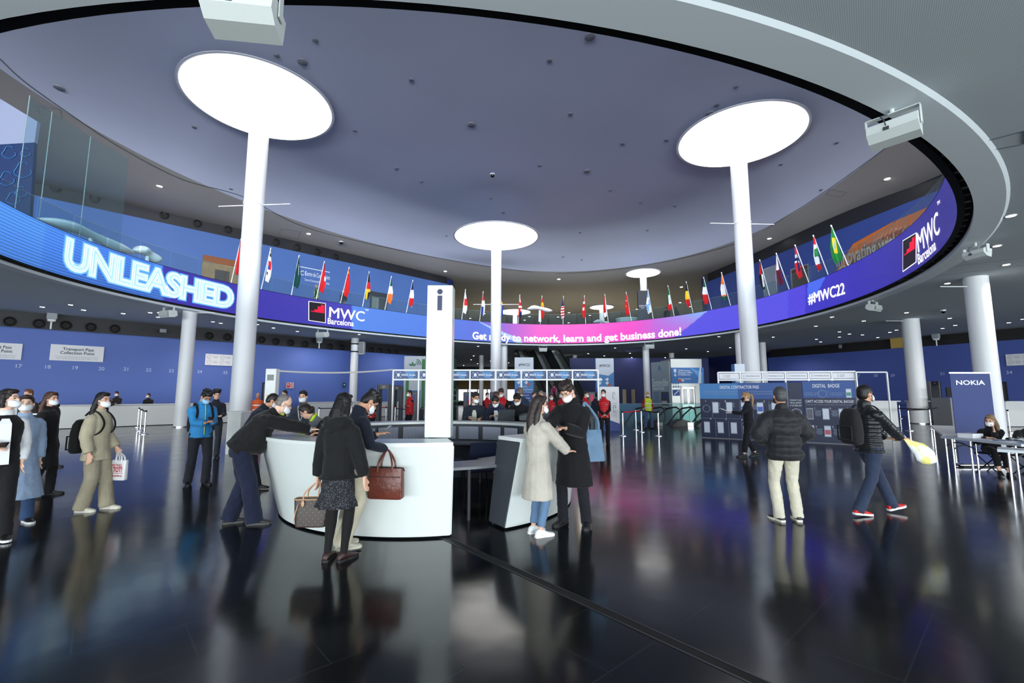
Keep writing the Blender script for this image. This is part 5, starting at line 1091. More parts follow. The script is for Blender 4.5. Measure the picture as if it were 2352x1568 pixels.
# ------------------------------------------------------------------ lift tower
Y = 27.; x, w, z1, _ = fp(1540, 1611, 824, Y); lf = thing('lift_tower', 'brushed steel lift tower with blue direction banner', 'lift', (x, Y + .9, 0)); y = -.9; M_st2 = mat('lift_steel', (170, 172, 170), .35, metal=.5, var=.08, vscale=1)
MB().box((0, 0, z1 / 2), (w, 1.8, z1)).build('cladding', M_st2, lf)
zb0, zb1 = ond(1540, 880, Y).z, ond(1540, 844, Y).z
b = MB(); b.box((.03, y - .03, (zb0 + zb1) / 2), (w + .1, .04, zb1 - zb0)); b.add([(w * .1, y - .053, zb1), (w * .33, y - .053, (zb0 + zb1) / 2), (w * .42, y - .053, zb0), (w * .5, y - .053, zb0), (w * .5, y - .053, zb1 - .3)], [(0, 1, 2, 3, 4)], 1); b.add([(w * .34, y - .055, zb0), (w * .42, y - .055, zb1), (w * .46, y - .055, zb1), (w * .44, y - .055, zb0)], [(0, 1, 2, 3)], 2); b.build('banner', [mat('banner_blue', (52, 116, 186), .5), mat('banner_light', (96, 160, 216), .5), M_totw], lf)
b = MB(); h = zb1 - zb0
for i, tx in enumerate(('GSMA Events', 'Enquiries Office', '& Auditorium', '', 'Metro Station')):
    if tx: flat_text(b, tx, (-w * .28, y - .056, zb1 - h * (.24 + .13 * i)), (1, 0, 0), (0, 0, 1), h * .14, bold=.02)
b.box((-w * .38, y - .056, zb1 - h * .2), (.14, .004, .2)); b.prism([(-w * .38 - .1, y - .056, zb1 - h * .48), (-w * .38, y - .056, zb1 - h * .58), (-w * .38 + .1, y - .056, zb1 - h * .48)], (0, -.004, 0)); b.box((-w * .38, y - .058, zb1 - h * .44), (.07, .004, .12)); b.box((-w * .14, y - .056, zb0 + h * .18), (.2, .004, .05)).box((-w * .14, y - .056, zb0 + h * .18), (.05, .004, .2)); b.build('lettering', M_lettering, lf)
MB().box((-w * .24, y - .056, zb0 + h * .18), (.18, .006, .18)).build('metro_badge', mat('metro_red', (180, 80, 70), .5), lf)
zd = ond(1560, 887, Y).z
for k in (-1, 1):
    b = MB(); b.box((k * w * .1 + w * .02, y - .03, zd / 2), (w * .19, .05, zd)); b.build('lift_door', mat('door_steel', (196, 196, 190), .3, metal=.6), lf); MB().box((k * w * .1 + w * .02, y - .06, zd * .72), (w * .13, .02, zd * .42)).build('door_window', mat('door_glass_dark', (40, 52, 56), .1), lf)
MB().box((w * .25, y - .03, zd / 2), (.06, .06, zd)).box((-w * .2, y - .03, zd / 2), (.06, .06, zd)).box((w * .02, y - .03, zd), (w * .5, .06, .1)).build('door_frame', M_st2, lf)
MB().box((-w * .36, y - .01, 1.75), (.42, .02, .36)).build('blue_plate', mat('plate_blue', (44, 84, 160), .5), lf); b = MB(); b.bar((-w * .36 - .15, y - .025, 1.62), (-w * .36 + .15, y - .025, 1.88), .01, .05)
for i in range(4):
    for j in range(3): b.box((-w * .36 - .14 + .14 * j, y - .012, 2.1 + .2 * i), (.09, .004, .13), mi=1)
b.build('plate_marks', [M_lettering, mat('pale_blue_ink', (120, 150, 190), .5)], lf)
# sustainable poster panel
a_, b_ = ond(1497, 840, 27.6), ond(1537, 830, 26.3); z1 = ond(1539, 829, 26.3).z; d = Vector((b_.x - a_.x, b_.y - a_.y, 0)); L_ = d.length
sp = thing('poster_panel', 'tall grey poster panel reading Sostenible, standing left of the lift', 'poster', (a_.x, a_.y, 0), atan2(d.y, d.x)); MB().box((L_ / 2, 0, z1 / 2), (L_, .12, z1)).build('panel', mat('poster_grey', (128, 142, 148), .5), sp); y = -.064; b = MB()
flat_text(b, 'Sostenible', (L_ * .06, y, z1 * .6), (1, 0, 0), (0, 0, 1), .62, fit=L_ * .88); flat_text(b, 'Sustainable', (L_ * .06, y, z1 * .535), (1, 0, 0), (0, 0, 1), .36, fit=L_ * .66); b.build('heading', mat('pale_ink', (205, 214, 214), .5), sp); b = MB()
for k in range(16): b.box((L_ * .25, y - .002, z1 * (.5 - .022 * k)), (L_ * (.36 - .05 * (k % 3)), .003, .025))
b.prism([(L_ * .42, y, z1 * .88), (L_ * .56, y, z1 * .88), (L_ * .49, y, z1 * .95)], (0, -.004, 0)); flat_text(b, 'Barcelona', (L_ * .38, y, z1 * .85), (1, 0, 0), (0, 0, 1), .16, fit=L_ * .24); b.build('small_print', mat('poster_blue_ink', (60, 92, 150), .5), sp)
b = MB(); b.box((L_ * .74, y - .003, z1 * .37), (L_ * .42, .004, z1 * .27)); b.box((L_ * .78, y - .006, z1 * .44), (L_ * .24, .004, z1 * .07), mi=1); b.box((L_ * .7, y - .006, z1 * .34), (L_ * .3, .004, z1 * .04), mi=2); b.box((L_ * .74, y - .006, z1 * .265), (L_ * .36, .004, z1 * .02), mi=2); b.build('photo_print', [mat('photo_dark', (62, 68, 72), .5), mat('photo_blue', (46, 70, 120), .5), mat('photo_light', (170, 175, 178), .5)], sp)
# ------------------------------------------------------------------ descending escalators with glass
for i, (xr, Y, lb) in enumerate(((1502, 24.6, 'descending escalator end behind the man in the yellow vest'), (1572, 24.6, 'descending escalator end in front of the lift'), (1628, 24.6, 'descending escalator end partly hidden by the contractor board'))):
    c = ond(xr, 975, Y); t = thing('escalator', lb, 'escalator', (c.x, Y, 0))
    for k, s_ in enumerate((-.45, .35)):
        K = [(-.85, 1.3, -.1), (-.55, .8, .55), (-.3, .4, .9), (.05, .0, .98), (.2, -.1, .85), (.25, -.12, .5), (.17, -.1, .22)]
        b = MB(); b.tube([(s_ + x_, y_, z_) for x_, y_, z_ in K], .045, 8); b.build('handrail', M_rail, t, smooth=True)
        g = MB(); g.add([(s_ + x_ * .95, y_, z_ - .06) for x_, y_, z_ in K] + [(s_ - .3, .3, .1)], [tuple(range(8))]); g.build('side_glass', M_glassg, t)
    b = MB(); b.prism([(-.75, -.3, 0), (.3, -.3, 0), (.2, -.3, .26), (-.2, -.3, .34), (-.5, -.3, .22)], (0, .7, 0)); b.build('skirt', M_blackmetal, t); MB().box((.2, -.32, .1), (.3, .06, .18)).build('steel_nose', M_steel, t)
gl = thing('glass_balustrade', 'low greenish glass barrier around the descending escalators', 'balustrade', (0, 0, 0)); pts_ = [ond(1421, 985, 23.6), ond(1478, 985, 25.6), ond(1560, 978, 25.9), ond(1640, 975, 25.9)]
for i in range(3):
    for k in range(2):
        a = pts_[i].lerp(pts_[i + 1], k / 2); b_ = pts_[i].lerp(pts_[i + 1], (k + .98) / 2); g = MB(); g.quad(*(Vector((p_.x, p_.y, z)) for p_, z in ((a, .0), (b_, .0), (b_, 1.15), (a, 1.15)))); g.bar((a.x, a.y, 1.15), (b_.x, b_.y, 1.15), .02, .02, 1); g.build('glass_pane', [M_glassg, M_gledge], gl)
x, w, z1, zb = fp(1421, 1480, 926, 28, 937); t = thing('hanging_banner', 'pale blue low banner behind the glass, beside the yellow vest man', 'banner', (x, 28, 0)); MB().box((0, 0, z1 / 2), (w, .1, z1)).build('panel', mat('banner_pale', (64, 120, 165), .5), t); b = MB(); flat_text(b, 'Audit', (w * .15, -.06, z1 * .55), (1, 0, 0), (0, 0, 1), .4); b.build('lettering', M_lettering, t)
# pair of dark lift doors far back
x, w, z1, _ = fp(1427, 1460, 894, 45); t = bpy.data.objects.new('door_20', None); COL.objects.link(t); t['kind'] = 'structure'; t.location = (x, 45, 0)
for s_ in (-1, 1): MB().box((s_ * w * .3, 0, z1 / 2), (w * .26, .1, z1)).build('door_leaf', mat('bronze_door', (88, 74, 52), .35, metal=.4), t)
MB().box((0, .06, z1 / 2), (w * 1.6, .1, z1 + .3)).build('door_frame', M_bluedk, t)
MB().box((ond(1470, 880, 46).x, 46.2, 3.), (14, .2, 4.6)).build('wall_inner', M_bluedk, kind='structure')
# ------------------------------------------------------------------ contractor pass / digital badge boards
A_, B_ = onz(1616, 1005), onz(1958, 1021); d = (B_ - A_).normalized(); zt = 2.06; bo = A_; ang = atan2(d.y, d.x); M_bnavy = mat('board_navy', (14, 28, 66), .5); M_bsky = mat('board_sky', (54, 120, 182), .5); M_bmid = mat('board_mid', (34, 80, 150), .5)
def bx(x, y):   # image column to board coordinate
    p_ = wallpt(x, y, A_, B_); return (Vector((p_.x, p_.y, 0)) - bo).dot(d), p_.z
Ls = [bx(x, 950)[0] for x in (1610, 1812, 1847, 1968)]
def board(name, label, u0, u1, fill_top, ztop=zt):
    t = thing(name, label, 'board', bo + d * u0, ang); w = u1 - u0; MB().box((w / 2, 0, ztop / 2 + .01), (w, .08, ztop), bev=.004).build('panel', M_bnavy, t); MB().box((w / 2, 0, .012), (w, .1, .024)).build('foot_rail', M_grey, t)
    if fill_top: b = MB(); b.box((w / 2, -.042, ztop * fill_top[0] + ztop * (1 - fill_top[0]) / 2), (w, .004, ztop * (1 - fill_top[0]))); b.build('header', fill_top[1], t)
    return t, w
def phone(b, x, z, h, scr=1, mi0=0, blob=None):
    w = h * .5; q_ = MB(); q_.box((x, -.045, z), (w, .004, h)); q_.box((x, -.049, z), (w * .86, .003, h * .86), mi=1)
    if blob: q_.box((x, -.052, z - .03), (w * .8, .002, h * .4), mi=2)
    q_.build('phone_picture', [M_pfr if scr > 0 else M_psd, M_psc if scr == 1 else M_psd, blob or M_psc], bt)
M_pfr = mat('phone_frame', (150, 160, 185), .4); M_psc = mat('phone_screen', (205, 214, 230), .4); M_psd = mat('phone_dark', (40, 50, 72), .4); M_txs = mat('print_small', (150, 165, 195), .6)
bt, w = board('info_board', 'wide navy board headed DIGITAL CONTRACTOR PASS', Ls[0], Ls[1] - .01, (.72, M_bsky))
MB().box((w * .73, -.044, zt * .86), (w * .54, .004, zt * .28)).build('header_right', M_bmid, bt)
b = MB(); R, U = (1, 0, 0), (0, 0, 1); flat_text(b, 'DIGITAL CONTRACTOR PASS', (w * .25, -.05, zt * .905), R, U, .16, fit=w * .45, bold=.01)
for k in range(6): flat_text(b, str(k + 1), (w * (.06 + .185 * (k % 3)) + (.3 if k % 3 or k > 2 else 0) * .5, -.05, zt * (.665 if k < 3 else .34)), R, U, .09, bold=.01)
flat_text(b, '2', (w * .74, -.05, zt * .665), R, U, .09); b.build('heading', M_lettering, bt)
b = MB()
for (u0, tx) in ((.05, 'HOW TO ACCESS YOUR DIGITAL CONTRACTOR PASS FOR THE FIRST TIME'), (.57, 'HOW TO VALIDATE YOUR DIGITAL CONTRACTOR PASS')):
    for k, q_ in enumerate((tx, 'COM ACCEDIR AL TEU PASS DIGITAL DE PROVEIDOR PER PRIMERA VEGADA')): flat_text(b, q_, (w * u0, -.05, zt * (.84 - .04 * k)), R, U, .06, fit=w * (.4 if u0 < .1 else .32))
for k in range(6):
    X, Z = w * (.14 + .17 * (k % 3)), zt * (.56 if k < 3 else .22)
    for q_ in range(7 if k > 2 else 4): b.box((X + .22, -.044, Z + .16 - .04 * q_), (.18 - .03 * (q_ % 3), .003, .012))
for q_ in range(5): b.box((w * .64, -.044, zt * .62 - .04 * q_), (.16, .003, .012)); b.box((w * .82, -.044, zt * .62 - .04 * q_), (.16, .003, .012)); b.box((w * .66, -.044, zt * .3 - .04 * q_), (.16, .003, .012))
for u in (.145, .31, .47, .62, .8): b.box((w * u, -.044, zt * .53), (.006, .003, zt * .3))
for u in (.175, .33, .48): b.box((w * u, -.044, zt * .18), (.006, .003, zt * .3))
b.box((w * .24, -.044, zt * .365), (w * .45, .003, .006)); b.build('small_print', M_txs, bt)
for k, (u, v) in enumerate(((.185, .56), (.35, .56), (.52, .56), (.7, .56), (.86, .56), (.07, .2), (.235, .2), (.39, .2), (.53, .2))): phone(None, w * u, zt * v, .42, 1, blob=mat('phone_blue', (60, 100, 190), .4) if k in (2, 3) else None)
b = MB(); b.tube([(w * .075 + .13 * cos(a), -.046, zt * .54 + .13 * sin(a)) for a in [2 * pi * k / 20 for k in range(21)]], .008, 5); b.build('circle_outline', M_txs, bt)
bt, w = board('info_board', 'narrow navy panel reading CONTACT OUR VIRTUAL SUPPORT between the two boards', Ls[1] + .01, Ls[2] - .01, None)
b = MB()
for k, tx in enumerate(('CONTACT OUR', 'VIRTUAL SUPPORT', 'IF YOU NEED HELP')): flat_text(b, tx, (w * .1, -.045, zt * (.69 - .045 * k)), R, U, .08, fit=w * .8)
b.tube([(w * .5 + .16 * cos(a), -.046, zt * .48 + .16 * sin(a)) for a in [2 * pi * k / 20 for k in range(21)]], .008, 5); b.build('lettering', M_lettering, bt)
bt, w = board('info_board', 'navy board headed DIGITAL BADGE, right of the contractor board', Ls[2] + .01, Ls[3], (.73, M_bmid), 2.1)
b = MB(); flat_text(b, 'DIGITAL  BADGE', (w * .2, -.05, zt * .915), R, U, .17, fit=w * .52, bold=.01); flat_text(b, "CAN'T ACCESS YOUR DIGITAL BADGE?", (w * .04, -.045, zt * .665), R, U, .13, fit=w * .92, bold=.008)
for k, (u, v) in enumerate(((.2, .56), (.5, .56), (.82, .56), (.2, .26), (.52, .26))): flat_text(b, str(k + 1), (w * u, -.045, zt * v), R, U, .08)
b.build('heading', M_lettering, bt); b = MB(); flat_text(b, 'DOWNLOAD / OPEN', (w * .03, -.048, zt * .815), R, U, .05, fit=w * .26); flat_text(b, 'THE MOBILE APP', (w * .03, -.048, zt * .785), R, U, .05, fit=w * .24); flat_text(b, 'LOG IN AND GO TO', (w * .54, -.048, zt * .815), R, U, .05, fit=w * .26); flat_text(b, 'DIGITAL BADGE', (w * .54, -.048, zt * .785), R, U, .05, fit=w * .22)
flat_text(b, 'If you see any of these screens, follow the instructions below', (w * .05, -.045, zt * .625), R, U, .05, fit=w * .9)
b.tube([(w * .38 + .12 * cos(a), -.05, zt * .81 + .12 * sin(a)) for a in [2 * pi * k / 20 for k in range(21)]], .008, 5); b.tube([(w * .48, -.05, zt * .87), (w * .515, -.05, zt * .81), (w * .48, -.05, zt * .75)], .005, 4)
for (u, v) in ((.2, .55), (.52, .55), (.85, .55), (.2, .25), (.53, .25)):
    for q_ in range(6): b.box((w * (u + .07), -.044, zt * v - .03 - .035 * q_), (w * (.14 - .02 * (q_ % 3)), .003, .01))
b.build('small_print', M_txs, bt);
for k, (u, v) in enumerate(((.11, .48), (.42, .48), (.73, .48), (.11, .2), (.43, .2))): phone(None, w * u, zt * v, .38, 2 if k == 0 else 1, blob=mat('phone_red', (190, 70, 80), .4) if k == 4 else None)
phone(None, w * .88, zt * .82, .3, 1, blob=mat('phone_green', (50, 140, 120), .4))
# ------------------------------------------------------------------ dark blue roll-up banner
Y = 10.8; p0, p1 = ond(2199, 1072, Y), ond(2300, 1080, Y - .2); zt_ = ond(2190, 856, Y).z; d = Vector((p1.x - p0.x, p1.y - p0.y, 0)); W_ = .98
ru = thing('rollup_banner', 'dark blue roll-up banner with white lettering beside the tables', 'banner', (p0.x + .05, Y, 0), radians(2)); MB().box((W_ / 2, 0, zt_ / 2 + .03), (W_, .012, zt_ - .06)).build('fabric', mat('banner_deep_blue', (14, 42, 108), .6), ru); MB().box((W_ / 2, 0, zt_), (W_ + .02, .03, .03)).build('top_rail', M_chrome, ru)
MB().box((W_ / 2 - .02, 0, .045), (W_ + .08, .24, .07), bev=.03).build('base_cassette', M_chrome, ru); MB().cyl((W_ / 2, .02, .05), (W_ / 2, .02, zt_), .012).build('pole', M_steel, ru); b = MB(); flat_text(b, 'NOKIA', (W_ * .13, -.008, zt_ - .28), R, U, .15, fit=W_ * .72, bold=.02); b.build('lettering', M_lettering, ru)
# ------------------------------------------------------------------ folding tables on the right
def folding_table(label, P4, z, legs, top_m=None):
    cx = sum(p_.x for p_ in P4) / 4; cy = sum(p_.y for p_ in P4) / 4; t = thing('folding_table', label, 'table', (cx, cy, 0)); q_ = [Vector((p_.x - cx, p_.y - cy, z - .045)) for p_ in P4]
    MB().prism(q_, (0, 0, .045)).build('table_top', top_m or mat('table_grey', (196, 204, 214), .4), t)
    for i, (a, b_) in enumerate(legs):
        A1 = q_[0].lerp(q_[1], a).lerp(q_[3].lerp(q_[2], a), b_); l_ = MB(); l_.cyl((A1.x, A1.y, z - .045), (A1.x, A1.y, .0), .018, .018, 10); l_.build('leg', M_chrome, t, smooth=True)
    for a in (legs[0][0], legs[-1][0]):
        A1 = q_[0].lerp(q_[1], a).lerp(q_[3].lerp(q_[2], a), .12); B1 = q_[0].lerp(q_[1], a).lerp(q_[3].lerp(q_[2], a), .88); b = MB(); b.tube([A1.lerp(B1, i / 8) + Vector((0, 0, -.22 + .09 * sin(pi * i / 8))) for i in range(9)], .014, 8); b.build('cross_brace', M_dkgrey, t, smooth=True)
    return t
zt1 = .74; P4 = [onz(2163, 1003, zt1), onz(2345, 1021, zt1), onz(2385, 1011, zt1), onz(2195, 996, zt1)]
P4 = [onz(2160, 1001, zt1), onz(2345, 1020, zt1)]; dd_ = (P4[1] - P4[0]).normalized(); n_ = Vector((-dd_.y, dd_.x, 0)); P4 = [P4[0], P4[1], P4[1] + n_ * .6, P4[0] + n_ * .6]
folding_table('long grey folding table with papers, in front of the seated woman', P4, zt1, [(.12, .1), (.12, .9), (.9, .1), (.9, .9)]); TB1 = P4
P5 = [onz(2136, 976, .75), onz(2168, 1000, .75)]; d5 = (P5[1] - P5[0]).normalized(); n5 = Vector((-d5.y, d5.x, 0)); P5 = [P5[0], P5[1] - d5 * .35, P5[1] - d5 * .35 + n5 * .5, P5[0] + n5 * .5]
folding_table('white folding table seen end-on, left of the dark blue banner', P5, .75, [(.1, .1), (.1, .9), (.95, .1), (.95, .9)], M_signwhite)
P6 = [onz(2290, 1031, .76), onz(2440, 1040, .76)]; d6 = (P6[1] - P6[0]).normalized(); n6 = Vector((-d6.y, d6.x, 0)); P6 = [P6[0], P6[0] + d6 * 1.5, P6[0] + d6 * 1.5 + n6 * .5, P6[0] + n6 * .5]
folding_table('nearest folding table, cut off by the right picture edge', P6, .76, [(.08, .1), (.08, .9), (.9, .1), (.9, .9)])
o = MB().box((0, 0, .045), (.34, .26, .09)).build('paper_box', M_signwhite); p_ = TB1[0].lerp(TB1[1], .22) + n_ * .3; o.location = (p_.x, p_.y, zt1 + .001); o.rotation_euler = (0, 0, .3); tag(o, 'flat white box on the left end of the grey table', 'box')
o = MB(); o.lathe((0, 0, 0), [(.035, 0), (.035, .12), (.02, .15), (.012, .17)], 14); o = o.build('gel_bottle', mat('clear_bottle', (200, 210, 215), .2), smooth=True); p_ = TB1[0].lerp(TB1[1], .2) + n_ * .6; o.location = (p_.x, p_.y, zt1 + .001); tag(o, 'small clear pump bottle behind the flat white box', 'bottle')
for i, (u, v, rz, m, lb) in enumerate(((.5, .3, .2, M_signwhite, 'white sheet in the middle of the grey table'), (.6, .45, -.3, mat('leaflet_blue', (90, 130, 190), .6), 'blue leaflet on the grey table'), (.72, .3, .1, M_signwhite, 'white sheet near the right end of the grey table'), (.84, .5, .5, mat('leaflet_blue', (90, 130, 190), .6), 'blue leaflet before the seated man'))):
    p_ = TB1[0].lerp(TB1[1], u) + n_ * .75 * v; o = MB().box((0, 0, .003), (.3, .21, .004)).build('paper_sheet', m); o.location = (p_.x, p_.y, zt1 + .001); o.rotation_euler = (0, 0, rz); tag(o, lb, 'paper')
b = MB(); rr = random.Random(3)
for k in range(26): b.box((rr.uniform(-.13, .13), rr.uniform(-.08, .08), .012 + .05 * rr.random() * (1 - k / 40)), (.07, .05, .006), M=Matrix.Rotation(rr.uniform(-1, 1), 4, Vector((rr.random(), rr.random(), rr.random() + .1))))
o = b.build('badge_pile', M_ltgrey); p_ = TB1[0].lerp(TB1[1], .62) + n_ * .62; o.location = (p_.x, p_.y, zt1 + .004); tag(o, 'loose heap of pale badges and wrappers on the grey table', 'badges', kind='stuff')
# ------------------------------------------------------------------ people
_tex = {}
def wr_tex(sz):
    if sz not in _tex:
        t = bpy.data.textures.new('fold_noise', 'CLOUDS'); t.noise_scale = sz; t.noise_depth = 2; _tex[sz] = t
    return _tex[sz]
def skin_mesh(mb, name, m, parent, vox, wr=0., wsz=.12, sm=3, label=None):
    o = mb.build(name, m, parent, label=label)
    r = o.modifiers.new('merge', 'REMESH'); r.mode = 'VOXEL'; r.voxel_size = vox; r.use_smooth_shade = True
    s_ = o.modifiers.new('soften', 'SMOOTH'); s_.iterations = sm; s_.factor = .5
    if wr:
        d = o.modifiers.new('folds', 'DISPLACE'); d.texture = wr_tex(wsz); d.strength = wr; d.mid_level = .5; d.texture_coords = 'LOCAL'
    return o
def ik(a, b, l1, l2, pole):
    "joint between a and b, bent towards pole"
    d = b - a; L_ = max(1e-4, d.length); mx = (l1 + l2) * .999
    if L_ > mx: b = a + d * (mx / L_); d = b - a; L_ = mx
    u = d / L_; x = (l1 * l1 - l2 * l2 + L_ * L_) / (2 * L_); h = sqrt(max(0, l1 * l1 - x * x)); p_ = Vector(pole); p_ = p_ - u * p_.dot(u)
    p_ = p_.normalized() if p_.length > 1e-4 else Vector((0, 1, 0)); return a + u * x + p_ * h, b
V = Vector
SKIN = {'light': (214, 168, 144), 'tan': (196, 146, 116), 'pale': (224, 184, 162), 'olive': (186, 136, 106)}
def person(label, loc, face, H=1.75, lean=0., side=0., hips=(0, 0, 0), twist=0., head=(0, 0), feet=None, hands=('down', 'down'), knees=None, seat=False,
           skin='light', top=None, over=None, bottom=None, shoes=(20, 20, 22), sole=None, hair=None, mask=(232, 236, 240), glasses=None, vox=.016, belly=0., wide=1., legw=1., far=False, extra=None, group=None):
    """face = compass angle of the chest in degrees (0 = away from the camera, 180 = towards it), lean = forward bend;
    local frame: x right, y forward, z up"""
    k = H / 1.75; rz = -radians(face); wide = wide if H > 1.71 or wide != 1. else .92; t = thing('person', label, 'person', loc, rz, group)
    lean_ = radians(lean); sd = radians(side); tw = radians(twist)
    P = V((hips[0], hips[1], .95 * k + hips[2])) if not seat else V((hips[0], hips[1], hips[2]))
    R = Matrix.Rotation(-tw, 3, 'Z') @ Matrix.Rotation(-lean_, 3, 'X') @ Matrix.Rotation(sd, 3, 'Y')
    def T(x, y, z): return P + R @ V((x * k * wide, y * k, z * k))
    waist, chest = T(0, 0, .12), T(0, .005, .34); neck0 = T(0, -.01, .50); nk = T(0, .0, .57)
    sh = {-1: T(-.163, -.01, .418), 1: T(.163, -.01, .418)}; hip = {s_: P + Matrix.Rotation(-tw * .5, 3, 'Z') @ V((s_ * .09 * k * wide, 0, -.02 * k)) for s_ in (-1, 1)}
    hy, hp = radians(head[0]), radians(head[1])
    HR = Matrix.Rotation(-tw, 3, 'Z') @ Matrix.Rotation(-lean_ * (.55 if lean > 20 else .3), 3, 'X') @ Matrix.Rotation(-hy, 3, 'Z') @ Matrix.Rotation(-hp, 3, 'X')
    hk = min(1.04, max(.93, k)); HC = nk + HR @ V((0, .025 * k, .115 * hk))
    def Hh(x, y, z): return HC + HR @ V((x * hk, y * hk, z * hk))
    HR4 = HR.to_4x4()
    # legs
    ft = feet or [(-.1, 0, 8), (.1, 0, 8)]; kn = {}; an = {}; fdir = {}
    for i, s_ in enumerate((-1, 1)):
        f = ft[i]; A = V((f[0] * k, f[1] * k, (.085 + (f[3] if len(f) > 3 else 0)) * k)); a_ = radians(f[2]) * s_; fdir[s_] = V((sin(a_), cos(a_), 0)); pitch = f[4] if len(f) > 4 else 0
        if pitch: fdir[s_] = (fdir[s_] + V((0, 0, pitch))).normalized()
        pole = V(knees[i]) if knees else V((s_ * .15, 1, 0)); kn[s_], an[s_] = ik(hip[s_], A, .435 * k, .425 * k, pole)
    # arms
    wr = {}; el = {}; hd = {}; L1, L2 = .28 * k, .25 * k; presets = {'down': (.05, .03, -.52), 'clasp': (-.15, .2, -.42), 'phone': (-.06, .34, -.17), 'cross': (-.26, .17, -.2), 'pocket': (.06, .02, -.44), 'back': (-.1, -.15, -.4)}
    for i, s_ in enumerate((-1, 1)):
        h_ = hands[i]; pole = (s_ * .5, -1, -.35)
        if isinstance(h_, str):
            q_ = presets[h_]; W_ = sh[s_] + R @ V((s_ * q_[0] * k, q_[1] * k, 0)) + V((0, 0, q_[2] * k)) if h_ in ('down', 'pocket') else sh[s_] + R @ V((s_ * q_[0] * k, q_[1] * k, q_[2] * k)); di = {'down': (0, .12, -1), 'clasp': (-s_, .3, -.4), 'phone': (-s_ * .4, .8, .25), 'cross': (-s_, 0, .2), 'pocket': (0, 0, -1), 'back': (-s_, 0, -.3)}[h_]
            if h_ == 'clasp': pole = (s_ * 1.2, -.5, -.2)
            if h_ == 'down': W_ += V((0, lean_ * .1, 0))
        else:
            W_ = V(h_[:3]) if len(h_) < 7 else V(h_[:3]); di = h_[3:6] if len(h_) >= 6 else None
            if len(h_) >= 9: pole = h_[6:9]
        el[s_], wr[s_] = ik(sh[s_], W_, L1, L2, pole); hd[s_] = V(di).normalized() if di is not None else (wr[s_] - el[s_]).normalized()
    # ---- body: one continuous skin
    b = MB()
    def ell(c, rx, ry, M=R, n=16, pw=1.): return [c + M @ V((rx * k * cos(2 * pi * j / n), ry * k * sin(2 * pi * j / n), 0)) for j in range(n)]
    w_ = wide
    def torso(mb, g, top_z=.485, bot=-.07, flare=0., bl=0., hem=None):
        pr = [(-.07, .15, .105), (0, .155, .11), (.07, .145, .105 + bl * .05), (.14, .138, .1 + bl * .06), (.24, .148, .105 + bl * .04), (.34, .165, .112), (.41, .158, .098), (.455, .118, .078), (.50, .068, .058)]
        rg = []
        if hem:
            for (z, gx, gy, oy) in hem: rg.append([P + R.lerp(Matrix.Identity(3), min(1, -z * 3.)) @ V((gx * k * w_ * cos(2 * pi * j / 16), (gy * sin(2 * pi * j / 16) + oy) * k, 0)) + (V((0, 0, z * k)) if lean < 25 else R.lerp(Matrix.Identity(3), .75) @ V((0, 0, z * k))) for j in range(16)])
        for z, rx, ry in pr:
            if z < bot: continue
            oy = bl * .045 if .0 < z < .3 else 0
            rg.append(ell(T(0, oy, z), (rx + g) * w_, ry + g))
        mb.loft(rg)
    torso(b, 0, bl=belly)
    b.tube([neck0 - R @ V((0, 0, .05 * k)), nk, Hh(0, -.02, -.04)], [.062 * k, .055 * k, .056 * k], 12)
    b.ball(Hh(0, -.005, .025), (.074 * hk, .092 * hk, .098 * hk), 10, M=HR); b.ball(Hh(0, .022, -.045), (.057 * hk, .066 * hk, .075 * hk), 9, M=HR)
    b.ball(Hh(0, .094, -.012), (.013 * hk, .022 * hk, .026 * hk), 5, M=HR)
    b.ball(Hh(0, .077, .032), (.05 * hk, .016 * hk, .011 * hk), 5, M=HR)
    for s_ in (-1, 1):
        b.ball(Hh(s_ * .077, -.005, -.008), (.011 * hk, .02 * hk, .032 * hk), 6, M=HR)
        b.ball(sh[s_] - R @ V((s_ * .01, 0, .008)), .046 * k, 7)
        b.tube([sh[s_] - R @ V((s_ * .03 * k, 0, 0)), sh[s_].lerp(el[s_], .35), el[s_], el[s_].lerp(wr[s_], .3), wr[s_]], [.045 * k, .041 * k, .035 * k, .034 * k, .024 * k], 10)
        # hand: palm, four fingers of unequal length, thumb
        d = hd[s_]; up_ = V((0, 0, 1)) if abs(d.z) < .8 else V((0, 1, 0)); acr = d.cross(up_).normalized() if abs(d.z) < .8 else V((0, 1, 0)); nrm = acr.cross(d).normalized()
        if hands[0] == 'clasp' or abs(d.z) >= .8: acr = V((0, 1, 0)); acr = (acr - d * acr.dot(d)).normalized(); nrm = acr.cross(d) * s_
        hk_ = k; c0 = wr[s_]
        b.loft([[c0 + d * (u * hk_) + acr * (wd2 * hk_ * cos(2 * pi * j / 10)) + nrm * (th2 * hk_ * sin(2 * pi * j / 10)) for j in range(10)] for u, wd2, th2 in ((-.01, .025, .02), (.03, .036, .016), (.075, .04, .014), (.092, .036, .01))])
        if not far:
            curl = -nrm * .5 if abs(d.z) < .8 else -nrm * .5
            for q_, (off, ln) in enumerate(((-.03, .066), (-.0105, .076), (.0105, .072), (.03, .056))):
                f0 = c0 + d * .085 * hk_ + acr * off * hk_; f1 = f0 + (d + curl * .5).normalized() * ln * .5 * hk_ + acr * off * .1; f2 = f1 + (d + curl * 1.8).normalized() * ln * .55 * hk_
                b.tube([f0, f1, f2], [.0095 * hk_, .0088 * hk_, .0072 * hk_], 7)
            ta = -1 if abs(d.z) >= .8 else -s_
            ta = 1 if abs(d.z) >= .8 else -s_
            f0 = c0 + d * .025 * hk_ + acr * ta * .022 * hk_; f1 = f0 + (d * .8 + acr * ta * .8 + curl * .3).normalized() * .038 * hk_; f2 = f1 + (d + acr * ta * .25 + curl * .6).normalized() * .034 * hk_
            b.tube([f0, f1, f2], [.0125 * hk_, .0105 * hk_, .008 * hk_], 7)
